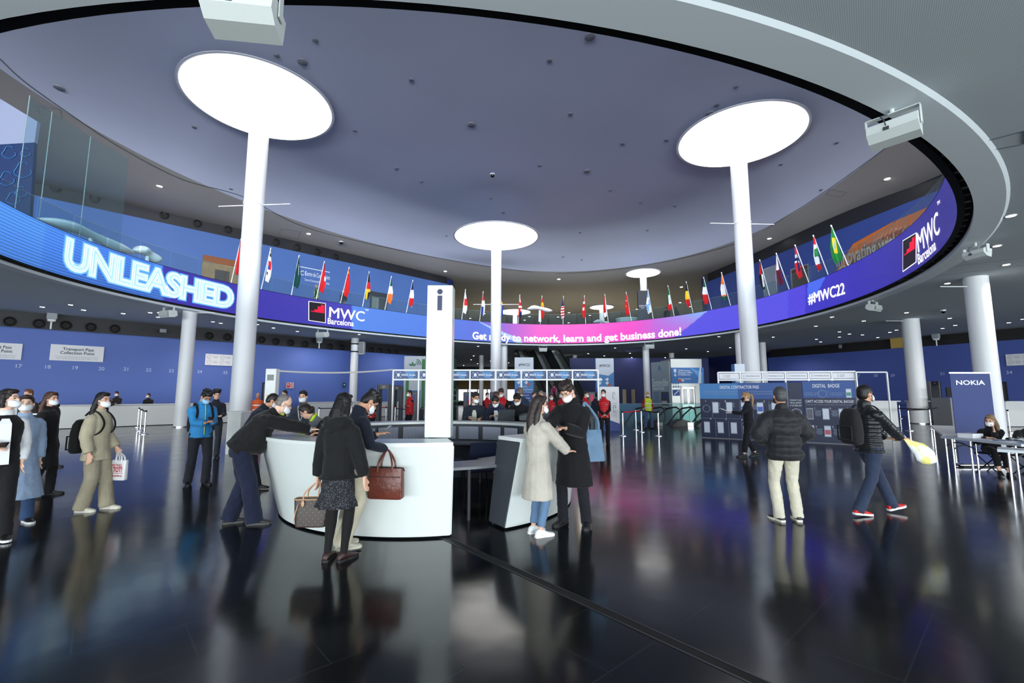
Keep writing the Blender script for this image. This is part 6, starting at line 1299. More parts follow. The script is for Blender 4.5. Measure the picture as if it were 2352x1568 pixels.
        else: b.tube([c0 + d * .08 * hk_, c0 + d * .15 * hk_ - nrm * .02], [.03 * hk_, .022 * hk_], 8, flat=.6)
        b.tube([hip[s_] + V((0, 0, .02 * k)), hip[s_].lerp(kn[s_], .3), kn[s_], kn[s_].lerp(an[s_], .32), kn[s_].lerp(an[s_], .75), an[s_]], [.082 * k, .074 * k, .05 * k, .05 * k, .036 * k, .03 * k], 12)
        b.tube([an[s_] - fdir[s_] * .02 * k - V((0, 0, .02 * k)), an[s_] + fdir[s_] * .06 * k - V((0, 0, .045 * k)), an[s_] + fdir[s_] * .13 * k - V((0, 0, .055 * k))], [.027 * k, .022 * k, .014 * k], 8)
    skc = SKIN[skin]; body = skin_mesh(b, 'body', mat('skin_' + skin, skc, .55, spec=.35, bump=.05, bscale=120), t, max(.009 if not far else .016, vox * .62), sm=1)
    # eyes and brows
    if not far:
        for s_ in (-1, 1):
            e = MB(); e.ball(Hh(s_ * .031, .082, .01), (.014 * hk, .008 * hk, .0065 * hk), 6, M=HR); e.build('eye', mat('eye_dark', (28, 20, 18), .2), t, smooth='all')
            e = MB(); e.tube([Hh(s_ * .016, .09, .032), Hh(s_ * .034, .088, .037), Hh(s_ * .05, .078, .031)], .0042 * hk, 5); e.build('eyebrow', mat('brow_dark', (30, 24, 22), .9), t)
    # ---- clothes
    def puffed(pts, rs, n_, amp):
        out, rr = [], []
        tot = sum((pts[i + 1] - pts[i]).length for i in range(len(pts) - 1)); m_ = n_ * 6; 
        for q_ in range(m_ + 1):
            s = tot * q_ / m_; i = 0
            while i < len(pts) - 2 and s > (pts[i + 1] - pts[i]).length: s -= (pts[i + 1] - pts[i]).length; i += 1
            L_ = (pts[i + 1] - pts[i]).length; u = min(1, s / max(L_, 1e-5)); out.append(pts[i].lerp(pts[i + 1], u)); rr.append(rs[i] + (rs[i + 1] - rs[i]) * u + amp * (abs(sin(pi * q_ / 6)) - .5))
        return out, rr
    def garment(name, g, colr, length, sleeves, flare, puff, hood, collar, wrk, openf, slw):
        mb = MB(); hem = None
        if length < -.07:
            n_ = 5; hem = []
            for i in range(n_ + 1):
                u = i / n_; z = length * (1 - u) + -.06 * u; hem.append((z, (.16 + g + flare * (1 - u)), (.118 + g + flare * .9 * (1 - u)), (feet_mid(z)) * (1 - u) * .5))
        if puff:
            m_ = MB(); torso(m_, g, bl=belly, hem=hem, bot=max(length, -.07)); 
            # re-ring the torso with quilting bulges
            rings = [m_.v[i:i + 16] for i in range(0, len(m_.v), 16)]; out = []
            for a_, b_ in zip(rings, rings[1:]):
                ca = sum((V(v) for v in a_), V()) / 16; cb = sum((V(v) for v in b_), V()) / 16; st = max(3, int((cb - ca).length / .014))
                for q_ in range(st): 
                    u = q_ / st; c = ca.lerp(cb, u); z = (c - P).length * (1 if (c - P).dot(R @ V((0, 0, 1))) > 0 else -1); bu = 1 + puff[1] * (abs(sin(pi * z / puff[0])) - .5)
                    out.append([c + (V(x).lerp(V(y), u) - c) * bu for x, y in zip(a_, b_)])
            out.append([V(v) for v in rings[-1]]); mb.loft(out)
        else: torso(mb, g, bl=belly, hem=hem, bot=max(length, -.07))
        for s_ in (-1, 1):
            if sleeves:
                mb.ball(sh[s_] - R @ V((s_ * .01, 0, .01)), (.045 + g * .9) * k, 8)
                e_ = el[s_].lerp(wr[s_], sleeves - 1) if sleeves > 1 else sh[s_].lerp(el[s_], sleeves); e_ = wr[s_] + (el[s_] - wr[s_]) * (.06 if sleeves >= 2 else 0) if sleeves >= 2 else e_
                pts = [sh[s_], sh[s_].lerp(el[s_], .5), el[s_], el[s_].lerp(e_, .5), e_] if sleeves > 1 else [sh[s_], sh[s_].lerp(e_, .5), e_]; rs = [(.047 + g * .95) * k, (.043 + g) * k * slw, (.038 + g) * k * slw, (.036 + g * .9) * k * slw, (.03 + g * .8) * k * slw][:len(pts)]
                if puff: pts, rs = puffed(pts, rs, max(3, int(.5 / puff[0])), puff[1] * .07)
                mb.tube(pts, rs, 12)
        if collar: mb.tube([neck0 - R @ V((0, .0, .03)), neck0 + R @ V((0, .0, .02 + .05 * collar)), nk - (nk - neck0) * .1 + R @ V((0, .0, .03 * collar))], [.09 * k, .078 * k, .072 * k], 14)
        if hood:
            mb.ball(T(0, -.1, .47), (.13 * k, .07 * k, .09 * k), 8, M=R); mb.tube([T(-.11, .03, .49), T(-.12, -.08, .52), T(0, -.14, .50), T(.12, -.08, .52), T(.11, .03, .49)], .045 * k, 8)
        return skin_mesh(mb, name, colr, t, vox, wr=wrk, wsz=.09, sm=2)
    def feet_mid(z): return (an[-1].y + an[1].y) / 2 * min(1, max(0, -z)) / k
    objs = {}
    for spec, nm in ((top, 'shirt'), (over, 'jacket')):
        if not spec: continue
        s0 = dict(name=nm, g=.012, c=(30, 30, 34), length=-.12, sleeves=2, flare=.0, puff=None, hood=False, collar=.3, wr=.012, openf=None, slw=1., rough=.85); s0.update(spec)
        m = s0.get('mat') or fabric('cloth_%d_%d_%d' % s0['c'], s0['c'], s0['rough']); objs[nm] = garment(s0['name'], s0['g'], m, s0['length'], s0['sleeves'], s0['flare'], s0['puff'], s0['hood'], s0['collar'], s0['wr'] * (0 if far else 1), s0['openf'], s0['slw'])
    if top and top.get('zip'):
        z_ = MB(); g_ = top.get('g', .012) + .012; z_.tube([T(0, .118 + g_ + belly * .05, z) for z in (-.04, .1, .25, .36)] + [T(0, .1 + g_, .43), T(0, .075 + g_, .5)], .006, 6); z_.build('zip', mat('zip_%d_%d_%d' % top['zip'], top['zip'], .4), t)
    if bottom:
        s0 = dict(kind='trousers', c=(24, 26, 34), w=.018, wr=.014, rough=.85); s0.update(bottom); m = s0.get('mat') or fabric('cloth_%d_%d_%d' % s0['c'], s0['c'], s0['rough']); mb = MB()
        if s0['kind'] == 'skirt':
            rg = []; n_ = 36
            for (z, g_, wv) in ((.1, -.015, 0), (.0, -.002, 0), (-.08, .012, 0), (-.13, .03, .0), (-.24, .035, .002), (-.27, .045, .006), (-.33, .06, .014), (-.39, .085, .02)):
                rg.append([P + V(((.145 + g_ + wv * sin(j * 2 * pi * 9 / n_)) * k * cos(2 * pi * j / n_) * w_, (.105 + g_ + wv * sin(j * 2 * pi * 9 / n_)) * k * sin(2 * pi * j / n_), z * k)) for j in range(n_)])
            mb.loft(rg, cap=False); mb.add([v for v in rg[0]], [tuple(range(n_ - 1, -1, -1))]); o_ = mb.build('skirt', m, t, smooth='all'); sd_ = o_.modifiers.new('thick', 'SOLIDIFY'); sd_.thickness = .006
            if s0.get('tights'):
                mb = MB()
                for s_ in (-1, 1): mb.tube([hip[s_] + V((0, 0, .0)), hip[s_].lerp(kn[s_], .3), kn[s_], kn[s_].lerp(an[s_], .32), kn[s_].lerp(an[s_], .75), an[s_] - V((0, 0, .02))], [.094 * k, .087 * k, .059 * k, .06 * k, .043 * k, .039 * k], 14)
                skin_mesh(mb, 'tights', fabric('tights_black', (14, 14, 16), .8, .1), t, vox * .8, sm=1)
        else:
            g = s0['w']; lc_ = .02 if ((top or {}).get('length', 0) < -.3 or (over or {}).get('length', 0) < -.3) else 0; mb.loft([ell(T(0, 0, .11), (.142 + g * .4 - lc_) * w_, .104 + g * .4 + belly * .04 - lc_), ell(T(0, 0, .0), (.148 + g * .25 - lc_) * w_, .106 + g * .25 + belly * .02 - lc_), ell(P - V((0, 0, .07 * k)), (.146 + g * .6 - lc_) * w_, .103 + g * .6 - lc_, Matrix.Identity(3)), ell(P - V((0, 0, .12 * k)), (.11 + g - lc_) * w_, .08 + g - lc_, Matrix.Identity(3))] if not seat else [ell(T(0, 0, .11), .15, .11), ell(T(0, 0, -.06), .165, .13)])
            gl_ = g * legw
            for s_ in (-1, 1):
                e_ = an[s_] + (kn[s_] - an[s_]).normalized() * (s0.get('crop', -.05)) * k
                mb.tube([hip[s_] + V((0, 0, .03 * k)), hip[s_].lerp(kn[s_], .3), hip[s_].lerp(kn[s_], .75), kn[s_], kn[s_].lerp(an[s_], .35), kn[s_].lerp(an[s_], .75), e_], [(.082 + min(g, .016) - lc_) * k, (.078 + min(gl_, .026) - lc_ * .6) * k, (.06 + gl_) * k, (.054 + gl_) * k, (.054 + gl_) * k, (.046 + gl_ * 1.3) * k, (.043 + gl_ * 1.5) * k], 14)
            objs['trousers'] = skin_mesh(mb, 'trousers', m, t, vox, wr=s0['wr'] * (0 if far else 1), wsz=.07, sm=2)
            if s0.get('stripes'):
                for s_ in (-1,):
                    mb = MB()
                    for q_ in (-.012, 0, .012): mb.tube([hip[s_].lerp(kn[s_], u) + V((s_ * (.1 + gl_) * k * (1 - .35 * u), q_, 0)) for u in (.1, .4, .7, 1)] + [kn[s_].lerp(an[s_], u) + V((s_ * (.064 + gl_) * k * (1 - .15 * u), q_, 0)) for u in (.4, .8)], .0035, 5)
                    mb.build('side_stripes', M_lettering, t)
    # shoes
    for s_ in (-1, 1):
        d = fdir[s_]; c = an[s_] - V((0, 0, .085 * k)); sd_ = V((d.y, -d.x, 0)).normalized(); up_ = sd_.cross(d); mb = MB(); rg = []
        c = an[s_] - up_ * .085 * k
        for (u, wv, h0, h1) in ((-.075, .02, .018, .05), (-.06, .034, .016, .085), (-.02, .038, .016, .104), (.03, .038, .016, .1), (.08, .044, .016, .066), (.13, .046, .016, .05), (.17, .036, .018, .042), (.19, .016, .022, .034)):
            rg.append([c + d * u * k + sd_ * (wv * k * cos(a)) + up_ * k * ((h0 + h1) / 2 + (h1 - h0) / 2 * sin(a)) for a in [2 * pi * j / 12 for j in range(12)]])
        mb.loft(rg); sh_ = mb.build('shoe', mat('shoe_%d_%d_%d' % shoes, shoes, .5), t, smooth='all')
        if not far:
            mb = MB(); o_ = [(-.08, .018), (-.07, .034), (-.02, .04), (.04, .038), (.09, .047), (.14, .048), (.18, .038), (.2, .014)]; ol = [c + d * u * k + sd_ * w2 * k for u, w2 in o_] + [c + d * u * k - sd_ * w2 * k for u, w2 in reversed(o_)]
            mb.prism(ol, up_ * .026 * k); mb.build('sole', mat('sole_%d_%d_%d' % (sole or (18, 18, 18)), sole or (18, 18, 18), .6), sh_)
    # hair
    if hair:
        hc, st = hair[0], hair[1]; mb = MB(); hm = mat('hair_%d_%d_%d' % hc, hc, .5, bump=.15, bscale=60, var=.25, vscale=30, spec=.4)
        if st != 'bald':
            mb.ball(Hh(0, -.014, .04), (.083 * hk, .094 * hk, .098 * hk), 10, M=HR); mb.ball(Hh(0, -.045, -.0), (.076 * hk, .062 * hk, .09 * hk), 8, M=HR)
            if st != 'crop': mb.ball(Hh(0, .045, .098), (.062 * hk, .05 * hk, .03 * hk), 7, M=HR)
            if st == 'messy': 
                for q_ in range(9): a = 2 * pi * q_ / 9; mb.ball(Hh(.06 * cos(a), -.01 + .07 * sin(a), .1), (.032 * hk, .034 * hk, .034 * hk), 5, M=HR)
                mb.ball(Hh(0, .075, .085), (.058 * hk, .028 * hk, .028 * hk), 6, M=HR)
            if st in ('long', 'longmid'):
                dn = V((0, 0, -1)); L_ = (.42 if st == 'long' else .26) * k; ax = R @ V((0, 0, -1)) if lean < 40 else dn
                for sx in (-1, 1): mb.tube([Hh(sx * .062, -.01, .05), Hh(sx * .08, -.03, -.05), Hh(sx * .085, -.05, -.12), Hh(sx * .08, -.07, -.14) + ax * L_ * .3, Hh(sx * .07, -.075, -.14) + ax * L_ * .75], [.03 * hk, .036 * hk, .04 * hk, .04 * hk, .02 * hk], 9)
                mb.tube([Hh(0, -.06, .03), Hh(0, -.08, -.08), Hh(0, -.1, -.14) + ax * .05, Hh(0, -.1, -.14) + ax * L_ * .6, Hh(0, -.09, -.14) + ax * L_], [.06 * hk, .07 * hk, .075 * hk, .07 * hk, .03 * hk], 12)
            if st == 'tail': mb.ball(Hh(0, -.1, .06), .03 * hk, 6); mb.tube([Hh(0, -.1, .06), Hh(0, -.15, .03), Hh(0, -.16, -.08), Hh(0, -.13, -.3)], [.022, .034, .034, .012], 8)
            if st == 'bun': mb.ball(Hh(0, -.105, .0), .04 * hk, 7)
            if st == 'bob':
                for sx in (-1, 1): mb.tube([Hh(sx * .06, .0, .06), Hh(sx * .082, -.01, -.03), Hh(sx * .075, -.005, -.1)], [.03 * hk, .032 * hk, .02 * hk], 8)
                mb.tube([Hh(0, -.06, .03), Hh(0, -.07, -.06), Hh(0, -.06, -.11)], [.06 * hk, .07 * hk, .05 * hk], 10)
        else:
            mb.ball(Hh(0, -.03, .002), (.0795 * hk, .073 * hk, .068 * hk), 9, M=HR); mb.ball(Hh(0, -.02, .045), (.076 * hk, .084 * hk, .0805 * hk), 9, M=HR)
        skin_mesh(mb, 'hair', hm, t, max(.008, vox * .6), wr=.005 if not far else 0, wsz=.025, sm=1)
    if mask:
        mb = MB(); rows = []; nu, nv = 12, 8
        for j in range(nv + 1):
            v = j / nv; rw = []
            for i in range(nu + 1):
                u = -1 + 2 * i / nu; a = u * 1.25; bul = (1 - u * u) * (1 - (2 * v - .9) ** 2) * .032; r_ = .072 + bul
                z = -.104 + .09 * v * (1 - .35 * u * u) + .03 * u * u; rw.append(Hh(.073 * sin(a) * (1 - .06 * abs(v - .5)), .018 + r_ * cos(a), z))
            rows.append(rw)
        mb.add([v_ for rw in rows for v_ in rw], [(j * (nu + 1) + i, j * (nu + 1) + i + 1, (j + 1) * (nu + 1) + i + 1, (j + 1) * (nu + 1) + i) for j in range(nv) for i in range(nu)])
        for s_ in (-1, 1):
            for v in (0, nv): mb.tube([rows[v][0 if s_ < 0 else nu], Hh(s_ * .084, -.005, .0 if v else -.03)], .0022, 5)
        o_ = mb.build('face_mask', mat('mask_%d_%d_%d' % mask, mask, .7), t, smooth='all'); sd_ = o_.modifiers.new('thick', 'SOLIDIFY'); sd_.thickness = .003
    if glasses:
        mb = MB()
        for s_ in (-1, 1): mb.tube([Hh(s_ * .034 + .024 * cos(a), .1, .006 + .018 * sin(a)) for a in [2 * pi * i / 14 for i in range(15)]], .002, 5); mb.tube([Hh(s_ * .058, .098, .01), Hh(s_ * .08, .04, .012), Hh(s_ * .082, -.005, .006)], .002, 5)
        mb.tube([Hh(-.01, .1, .01), Hh(.01, .1, .01)], .002, 5); mb.build('glasses', mat('glasses_%d' % glasses[0], glasses, .3), t)
    M4 = Matrix.Translation(loc) @ Matrix.Rotation(rz, 4, 'Z'); Wd = lambda p_: M4 @ p_
    return dict(o=t, wr={s_: Wd(wr[s_]) for s_ in wr}, el={s_: Wd(el[s_]) for s_ in el}, hd={s_: M4.to_3x3() @ hd[s_] for s_ in hd}, sh={s_: Wd(sh[s_]) for s_ in sh}, T=lambda x, y, z: Wd(T(x, y, z)), R=M4.to_3x3() @ R, rz=rz, k=k, H=lambda x, y, z: Wd(Hh(x, y, z)), HR=M4.to_3x3() @ HR, M4=M4, P=Wd(P), t=t, Tl=T, Rl=R, palm=lambda s_: Wd(wr[s_] + hd[s_] * .07 * k))
# ---- things people carry (each a thing of its own)
def phone_in(pr, s_, label, tilt=.6, c=(22, 26, 34)):
    p_ = pr['palm'](s_) + V((0, 0, .022)) + pr['hd'][s_] * .04; f = pr['hd'][s_]; t = thing('mobile_phone', label, 'phone', p_, atan2(f.y, f.x) - pi / 2); M = Matrix.Rotation(tilt, 4, 'X')
    MB().box((0, 0, 0), (.072, .148, .009), M=M, bev=.003).build('case', mat('phone_%d' % c[0], c, .3), t); MB().box(M @ V((0, 0, .0052)), (.064, .138, .001), M=M).build('screen', mat('phone_glass', (60, 70, 86), .1), t); return t
def backpack(pr, label, c=(14, 15, 18), h=.46, w=.3, dp=.2, drop=.0, off=.02):
    R = pr['R'].to_4x4(); base = pr['T'](0, -.13 - off, .06 - drop); t = thing('backpack', label, 'backpack', base); mb = MB(); rg = []
    for (u, sx, sy) in ((0, .75, .7), (.06, .95, .95), (.3, 1, 1), (.6, .98, .95), (.85, .85, .75), (.97, .6, .45), (1.0, .3, .2)):
        rg.append([R @ V((w / 2 * sx * (abs(cos(a)) ** .6) * (1 if cos(a) > 0 else -1), -dp / 2 + dp / 2 * sy * (abs(sin(a)) ** .7) * (1 if sin(a) > 0 else -1), h * u)) for a in [2 * pi * j / 20 + .01 for j in range(20)]])
    mb.loft(rg); m = fabric('bag_%d_%d_%d' % c, c, .8, .3); mb.build('bag_body', m, t, smooth=True)
    mb = MB(); mb.tube([R @ V((x, -dp - .012 - .0, h * z)) for x, z in ((-w * .38, .12), (-w * .38, .5), (w * .38, .5), (w * .38, .12), (-w * .38, .12))], .012, 6); mb.build('front_pocket', m, t, smooth=True)
    mb = MB()
    for s_ in (-1, 1):
        a_ = [pr['T'](s_ * .1, -.13, .46), pr['T'](s_ * .115, -.04, .535), pr['T'](s_ * .12, .075, .48), pr['T'](s_ * .125, .15, .34), pr['T'](s_ * .15, .1, .2), pr['T'](s_ * .16, -.1, .12)]; q_ = [v - base for v in spline(a_, 4)]; mb.tube(q_, .02, 8, flat=.4)
    mb.build('shoulder_straps', m, t, smooth=True); return t
def tote(loc, rz, w, h, dp, label, m, hm, handle_to=None, cat='bag', name='tote_bag', hw=.5, flare=1.15, hr=.007, open_top=True):
    t = thing(name, label, cat, loc, rz); mb = MB(); rg = []
    for (u, sx, sy) in ((0, .93, .9), (.04, 1, 1), (.5, (1 + flare) / 2, .95), (1, flare, .75)):
        rg.append([V((w / 2 * sx * (abs(cos(a)) ** .25) * (1 if cos(a) > 0 else -1), dp / 2 * sy * (abs(sin(a)) ** .4) * (1 if sin(a) > 0 else -1), h * u)) for a in [2 * pi * j / 32 + .02 for j in range(32)]])
    mb.loft(rg); mb.build('bag_body', m, t, smooth=True); 
    hp = handle_to if handle_to is not None else V((0, 0, h + .2))
    for s_ in (-1, 1):
        mb = MB(); pts = spline([V((-w * hw / 2, s_ * dp * .38, h * .88)), V((-w * hw / 2 * .9, s_ * dp * .3, h + (hp.z - h) * .4)), V((hp.x - .02, hp.y, hp.z)), V((hp.x + .02, hp.y, hp.z)), V((w * hw / 2 * .9, s_ * dp * .3, h + (hp.z - h) * .4)), V((w * hw / 2, s_ * dp * .38, h * .88))], 5); mb.tube(pts, hr, 8); mb.build('handle', hm, t, smooth=True)
    return t
def lanyard(pr, c, tagc=None):
    mb = MB(); g = .035; pts = [pr['Tl'](-.06, -.05, .52), pr['Tl'](-.08, .06, .49), pr['Tl'](-.05, .13 + g * .4, .36), pr['Tl'](0, .135 + g, .2), pr['Tl'](.05, .13 + g * .4, .36), pr['Tl'](.08, .06, .49), pr['Tl'](.06, -.05, .52)]; mb.tube(spline(pts, 4), .007, 6, flat=.4); mb.build('lanyard', mat('lanyard_%d' % c[2], c, .6), pr['t'])
    if tagc: q_ = MB(); q_.box(pr['Tl'](0, .14 + g, .13), (.085, .012, .12)); q_.build('badge', mat('badge_%d' % tagc[0], tagc, .5), pr['t'])
G = lambda x, y: onz(x, y)
BLK = (14, 14, 16)
# --- foreground -------------------------------------------------------------
pr = person('woman seen from behind in black hooded jacket, patterned skirt and black tights', G(768, 1288), 12, 1.66, head=(6, 10), feet=[(-.085, 0, 14), (.085, .03, 16)], hands=((-.25, .03, .80, 0, .15, -1), (.27, .06, .79, .1, .1, -1)),
    skin='light', top=dict(c=(17, 18, 21), g=.034, length=-.10, hood=True, flare=.045, wr=.012, name='hooded_jacket', slw=1.1), bottom=dict(kind='skirt', mat=None, c=(40, 40, 46), tights=True), shoes=(52, 30, 30), hair=((14, 13, 15), 'longmid'), vox=.011)
sk = mat('skirt_print', (26, 27, 33), .9); nt = sk.node_tree; vo = nt.nodes.new('ShaderNodeTexVoronoi'); vo.inputs['Scale'].default_value = 85; tc = nt.nodes.new('ShaderNodeTexCoord'); nt.links.new(tc.outputs['Object'], vo.inputs[0]); mr = nt.nodes.new('ShaderNodeMapRange'); mr.inputs[1].default_value = .28; mr.inputs[2].default_value = .34; nt.links.new(vo.outputs[0], mr.inputs[0]); mx = nt.nodes.new('ShaderNodeMix'); mx.data_type = 'RGBA'; nt.links.new(mr.outputs[0], mx.inputs[0]); mx.inputs[6].default_value = lin((104, 106, 116)); mx.inputs[7].default_value = lin((20, 21, 27)); nt.links.new(mx.outputs[2], nt.nodes['Principled BSDF'].inputs['Base Color'])
for o in bpy.data.objects:
    if o.name.startswith('skirt') and o.parent == pr['t']: o.data.materials[0] = sk
lv = mat('monogram_canvas', (54, 38, 30), .5); nt = lv.node_tree; tc = nt.nodes.new('ShaderNodeTexCoord'); mp = nt.nodes.new('ShaderNodeMapping'); mp.inputs['Rotation'].default_value = (0, radians(45), 0); mp.inputs['Scale'].default_value = (24, 0, 24); ck = nt.nodes.new('ShaderNodeTexVoronoi'); ck.inputs['Randomness'].default_value = 0; ck.inputs['Scale'].default_value = 1; mr = nt.nodes.new('ShaderNodeMapRange'); mr.inputs[1].default_value = .14; mr.inputs[2].default_value = .2; mx = nt.nodes.new('ShaderNodeMix'); mx.data_type = 'RGBA'; mx.inputs[6].default_value = lin((92, 68, 48)); mx.inputs[7].default_value = lin((40, 28, 23))
for a, b_ in ((tc.outputs['Object'], mp.inputs[0]), (mp.outputs[0], ck.inputs[0]), (ck.outputs[0], mr.inputs[0]), (mr.outputs[0], mx.inputs[0]), (mx.outputs[2], nt.nodes['Principled BSDF'].inputs['Base Color'])): nt.links.new(a, b_)
M_tan = mat('tan_leather', (186, 140, 104), .5)
p_ = pr['palm'](-1); tl = V((p_.x - .05, p_.y + .02, .31)); t = tote(tl, .05, .31, .27, .17, 'brown monogram tote with tan handles in the hand of the woman in the patterned skirt', lv, M_tan, handle_to=V((.05, -.02, p_.z - .31)), name='handbag')
b = MB(); b.tube([V((.155 * 1.16 * (abs(cos(a)) ** .25) * (1 if cos(a) > 0 else -1), .066 * (abs(sin(a)) ** .4) * (1 if sin(a) > 0 else -1), .272)) for a in [2 * pi * j / 32 + .02 for j in range(33)]], .006, 6); b.build('rim_trim', M_tan, t); b = MB()
for s_ in (-1, 1): b.ball((s_ * .075, -.083, .235), (.017, .004, .03), 6)
b.build('handle_tabs', M_tan, t); b = MB(); b.tube([(-.12, -.082, .23), (-.14, -.095, .15), (-.155, -.09, .04)], .004, 6); b.build('side_cord', M_tan, t)
pr = person('man with spiky black hair in navy shirt and beige trousers, head bowed over a phone', G(797, 1256) , 48, 1.74, lean=10, head=(10, 42), feet=[(-.1, -.02, 5), (.12, -.1, 10, .02)], hands=((-.02, .32, 1.19, .1, .9, .2), (.14, .36, 1.03, .2, .9, -.1)), skin='tan',
    top=dict(c=(22, 28, 42), g=.022, length=-.13, collar=.5), bottom=dict(c=(188, 180, 158), w=.03), shoes=(178, 174, 160), sole=(200, 194, 176), hair=((20, 18, 18), 'messy'), glasses=(30, 30, 32), vox=.011)
phone_in(pr, -1, 'dark phone held up by the man with spiky hair', .7)
lea = mat('brown_leather', (96, 44, 32), .38, bump=.25, bscale=18, var=.18, vscale=8)
p_ = pr['wr'][1]; t = tote(V((p_.x + .04, p_.y - .12, p_.z - .52)), -.15, .40, .33, .13, 'reddish brown leather briefcase hanging from the arm of the man with spiky hair', lea, lea, handle_to=V((-.03, .08, .50)), name='briefcase', flare=.97, hw=.42, hr=.011)
MB().tube([(-.19, 0, .332), (.19, 0, .332), (.215, -.01, .30)], .006, 6).build('zip', M_blackmetal, t); MB().box((0, -.066, .24), (.37, .006, .012)).build('seam', mat('leather_dark', (66, 28, 22), .5), t)
pr = person('balding man in black blazer and dark jeans leaning both arms on the information desk', G(548, 1204), 62, 1.83, lean=42, hips=(0, -.04, -.01), head=(0, 4), feet=[(-.1, -.10, 5), (.1, .16, 12)], hands=((-.06, .86, 1.16, 0, 1, .0, -1, .2, -.6), (.14, .84, 1.16, -.1, 1, .0, 1, .2, -.6)), knees=[(-.2, 1, 0), (.2, 1, 0)], belly=1.1, wide=1.1,
    skin='pale', top=dict(c=(18, 18, 20), g=.042, length=-.07, name='blazer', wr=.02), bottom=dict(c=(24, 30, 52), w=.034, rough=.9, wr=.02), legw=1.15, shoes=(44, 42, 44), sole=(60, 60, 60), hair=((112, 108, 104), 'bald'), glasses=(120, 110, 110), vox=.012)
b = MB(); q_ = pr['wr'][1]; b.tube([q_ - pr['hd'][1] * .03, q_ + pr['hd'][1] * .005], .036, 10); c_ = b.build('shirt_cuff', mat('cuff_pale', (196, 204, 226), .7)); c_.parent = pr['t']; c_.matrix_parent_inverse = pr['M4'].inverted()
pr = person('man in navy jacket leaning on the desk behind the balding man', G(577, 1122), 70, 1.76, lean=30, hips=(0, -.12, 0), head=(-10, 15), feet=[(-.1, -.05, 5), (.1, .1, 10)], hands=((-.1, .6, 1.15, 0, 1, 0), (.12, .6, 1.15, 0, 1, 0)), skin='tan', top=dict(c=(24, 29, 44), g=.03, length=-.15), bottom=dict(c=(22, 24, 34), w=.02), hair=((30, 26, 24), 'short'), mask=(222, 228, 234), vox=.014)
pr = person('staff woman with a hair bun in grey shirt and lime collar behind the desk', V((-2.7, 7.35, 0)), 262, 1.64, lean=40, hips=(0, .12, 0), head=(0, 10), hands=((-.14, .80, 1.14, 0, 1, 0), (.1, .80, 1.14, -.2, 1, 0)), skin='light', top=dict(c=(108, 112, 120), g=.018, sleeves=.9, name='tshirt'), bottom=dict(c=(22, 23, 28)), hair=((38, 28, 26), 'bun'), mask=None, glasses=(120, 80, 80), vox=.013)
b = MB(); b.tube([pr['Tl'](-.1, .03, .5), pr['Tl'](-.08, -.06, .54), pr['Tl'](0, -.085, .55), pr['Tl'](.08, -.06, .54), pr['Tl'](.1, .03, .5)], .022, 8); b.build('lime_collar', mat('lime', (196, 232, 30), .6), pr['t'])
pr = person('young man with bowl-cut black hair bending low over the desk', V((-2.1, 6.85, 0)), 231, 1.70, lean=62, hips=(0, .02, -.05), head=(30, 20), hands=((-.2, .74, 1.14, 0, 1, 0), (.16, .74, 1.14, -.2, 1, 0)), skin='tan', top=dict(c=(24, 24, 28), g=.022), bottom=dict(c=(22, 23, 28)), hair=((16, 14, 15), 'bob'), mask=(214, 222, 230), vox=.013)
b = MB(); b.box((0, 0, 0), (.12, .05, .02)); o = b.build('highlighter_strap', mat('lime', (196, 232, 30), .6)); o.location = dk(214, 2.0, DZ + .012); tag(o, 'lime yellow strap lying on the desk under the bending young man', 'strap')
pr = person('young man in charcoal suit with white lanyard standing behind the information desk', V((-4.25, 9.4, 0)), 172, 1.72, head=(4, 6), hands=('clasp', 'clasp'), skin='light', top=dict(c=(60, 64, 74), g=.026, collar=.4, name='suit_jacket'), bottom=dict(c=(54, 58, 68)), hair=((18, 16, 17), 'short'), vox=.015); lanyard(pr, (225, 228, 232))
# --- left side ---------------------------------------------------------------
pr = person('man in bright blue windbreaker and black track trousers with white stripes, reading his phone', G(452, 1112), 128, 1.76, head=(-10, 36), feet=[(-.1, .1, 6), (.12, -.08, 14)], hands=((-.06, .34, 1.16, .5, .8, .2), (.06, .36, 1.13, -.5, .8, .3)), skin='tan', top=dict(c=(44, 134, 196), g=.036, length=-.1, name='windbreaker', zip=(200, 214, 60), wr=.02, rough=.6), bottom=dict(c=(34, 36, 42), w=.022, stripes=True), shoes=(18, 18, 20), hair=((20, 18, 18), 'messy'), mask=(150, 196, 226), glasses=(20, 20, 22), vox=.012)
phone_in(pr, -1, 'phone read by the man in the blue windbreaker'); backpack(pr, 'black backpack worn by the man in the blue windbreaker', BLK, h=.5, drop=.08)
pr = person('man in dark uniform and peaked cap walking behind the blue windbreaker man', G(487, 1050), 140, 1.76, head=(0, 12), feet=[(-.08, .12, 4), (.1, -.12, 4)], hands=((-.1, .32, 1.1, .4, .9, 0), (.1, .32, 1.1, -.4, .9, 0)), skin='light', top=dict(c=(32, 34, 42), g=.024), bottom=dict(c=(46, 50, 58)), shoes=(16, 14, 14), hair=((20, 18, 18), 'short'), mask=None, vox=.015)
b = MB(); b.loft([[pr['M4'].inverted() @ pr['H'](.088 * s0 * cos(a), -.01 + .1 * s0 * sin(a), z0) for a in [2 * pi * j / 16 for j in range(16)]] for s0, z0 in ((1, .07), (1.02, .1), (1.15, .12), (1.1, .15), (.3, .16))]); b.build('peaked_cap', mat('cap_black', (16, 16, 20), .6), pr['t'], smooth='all')
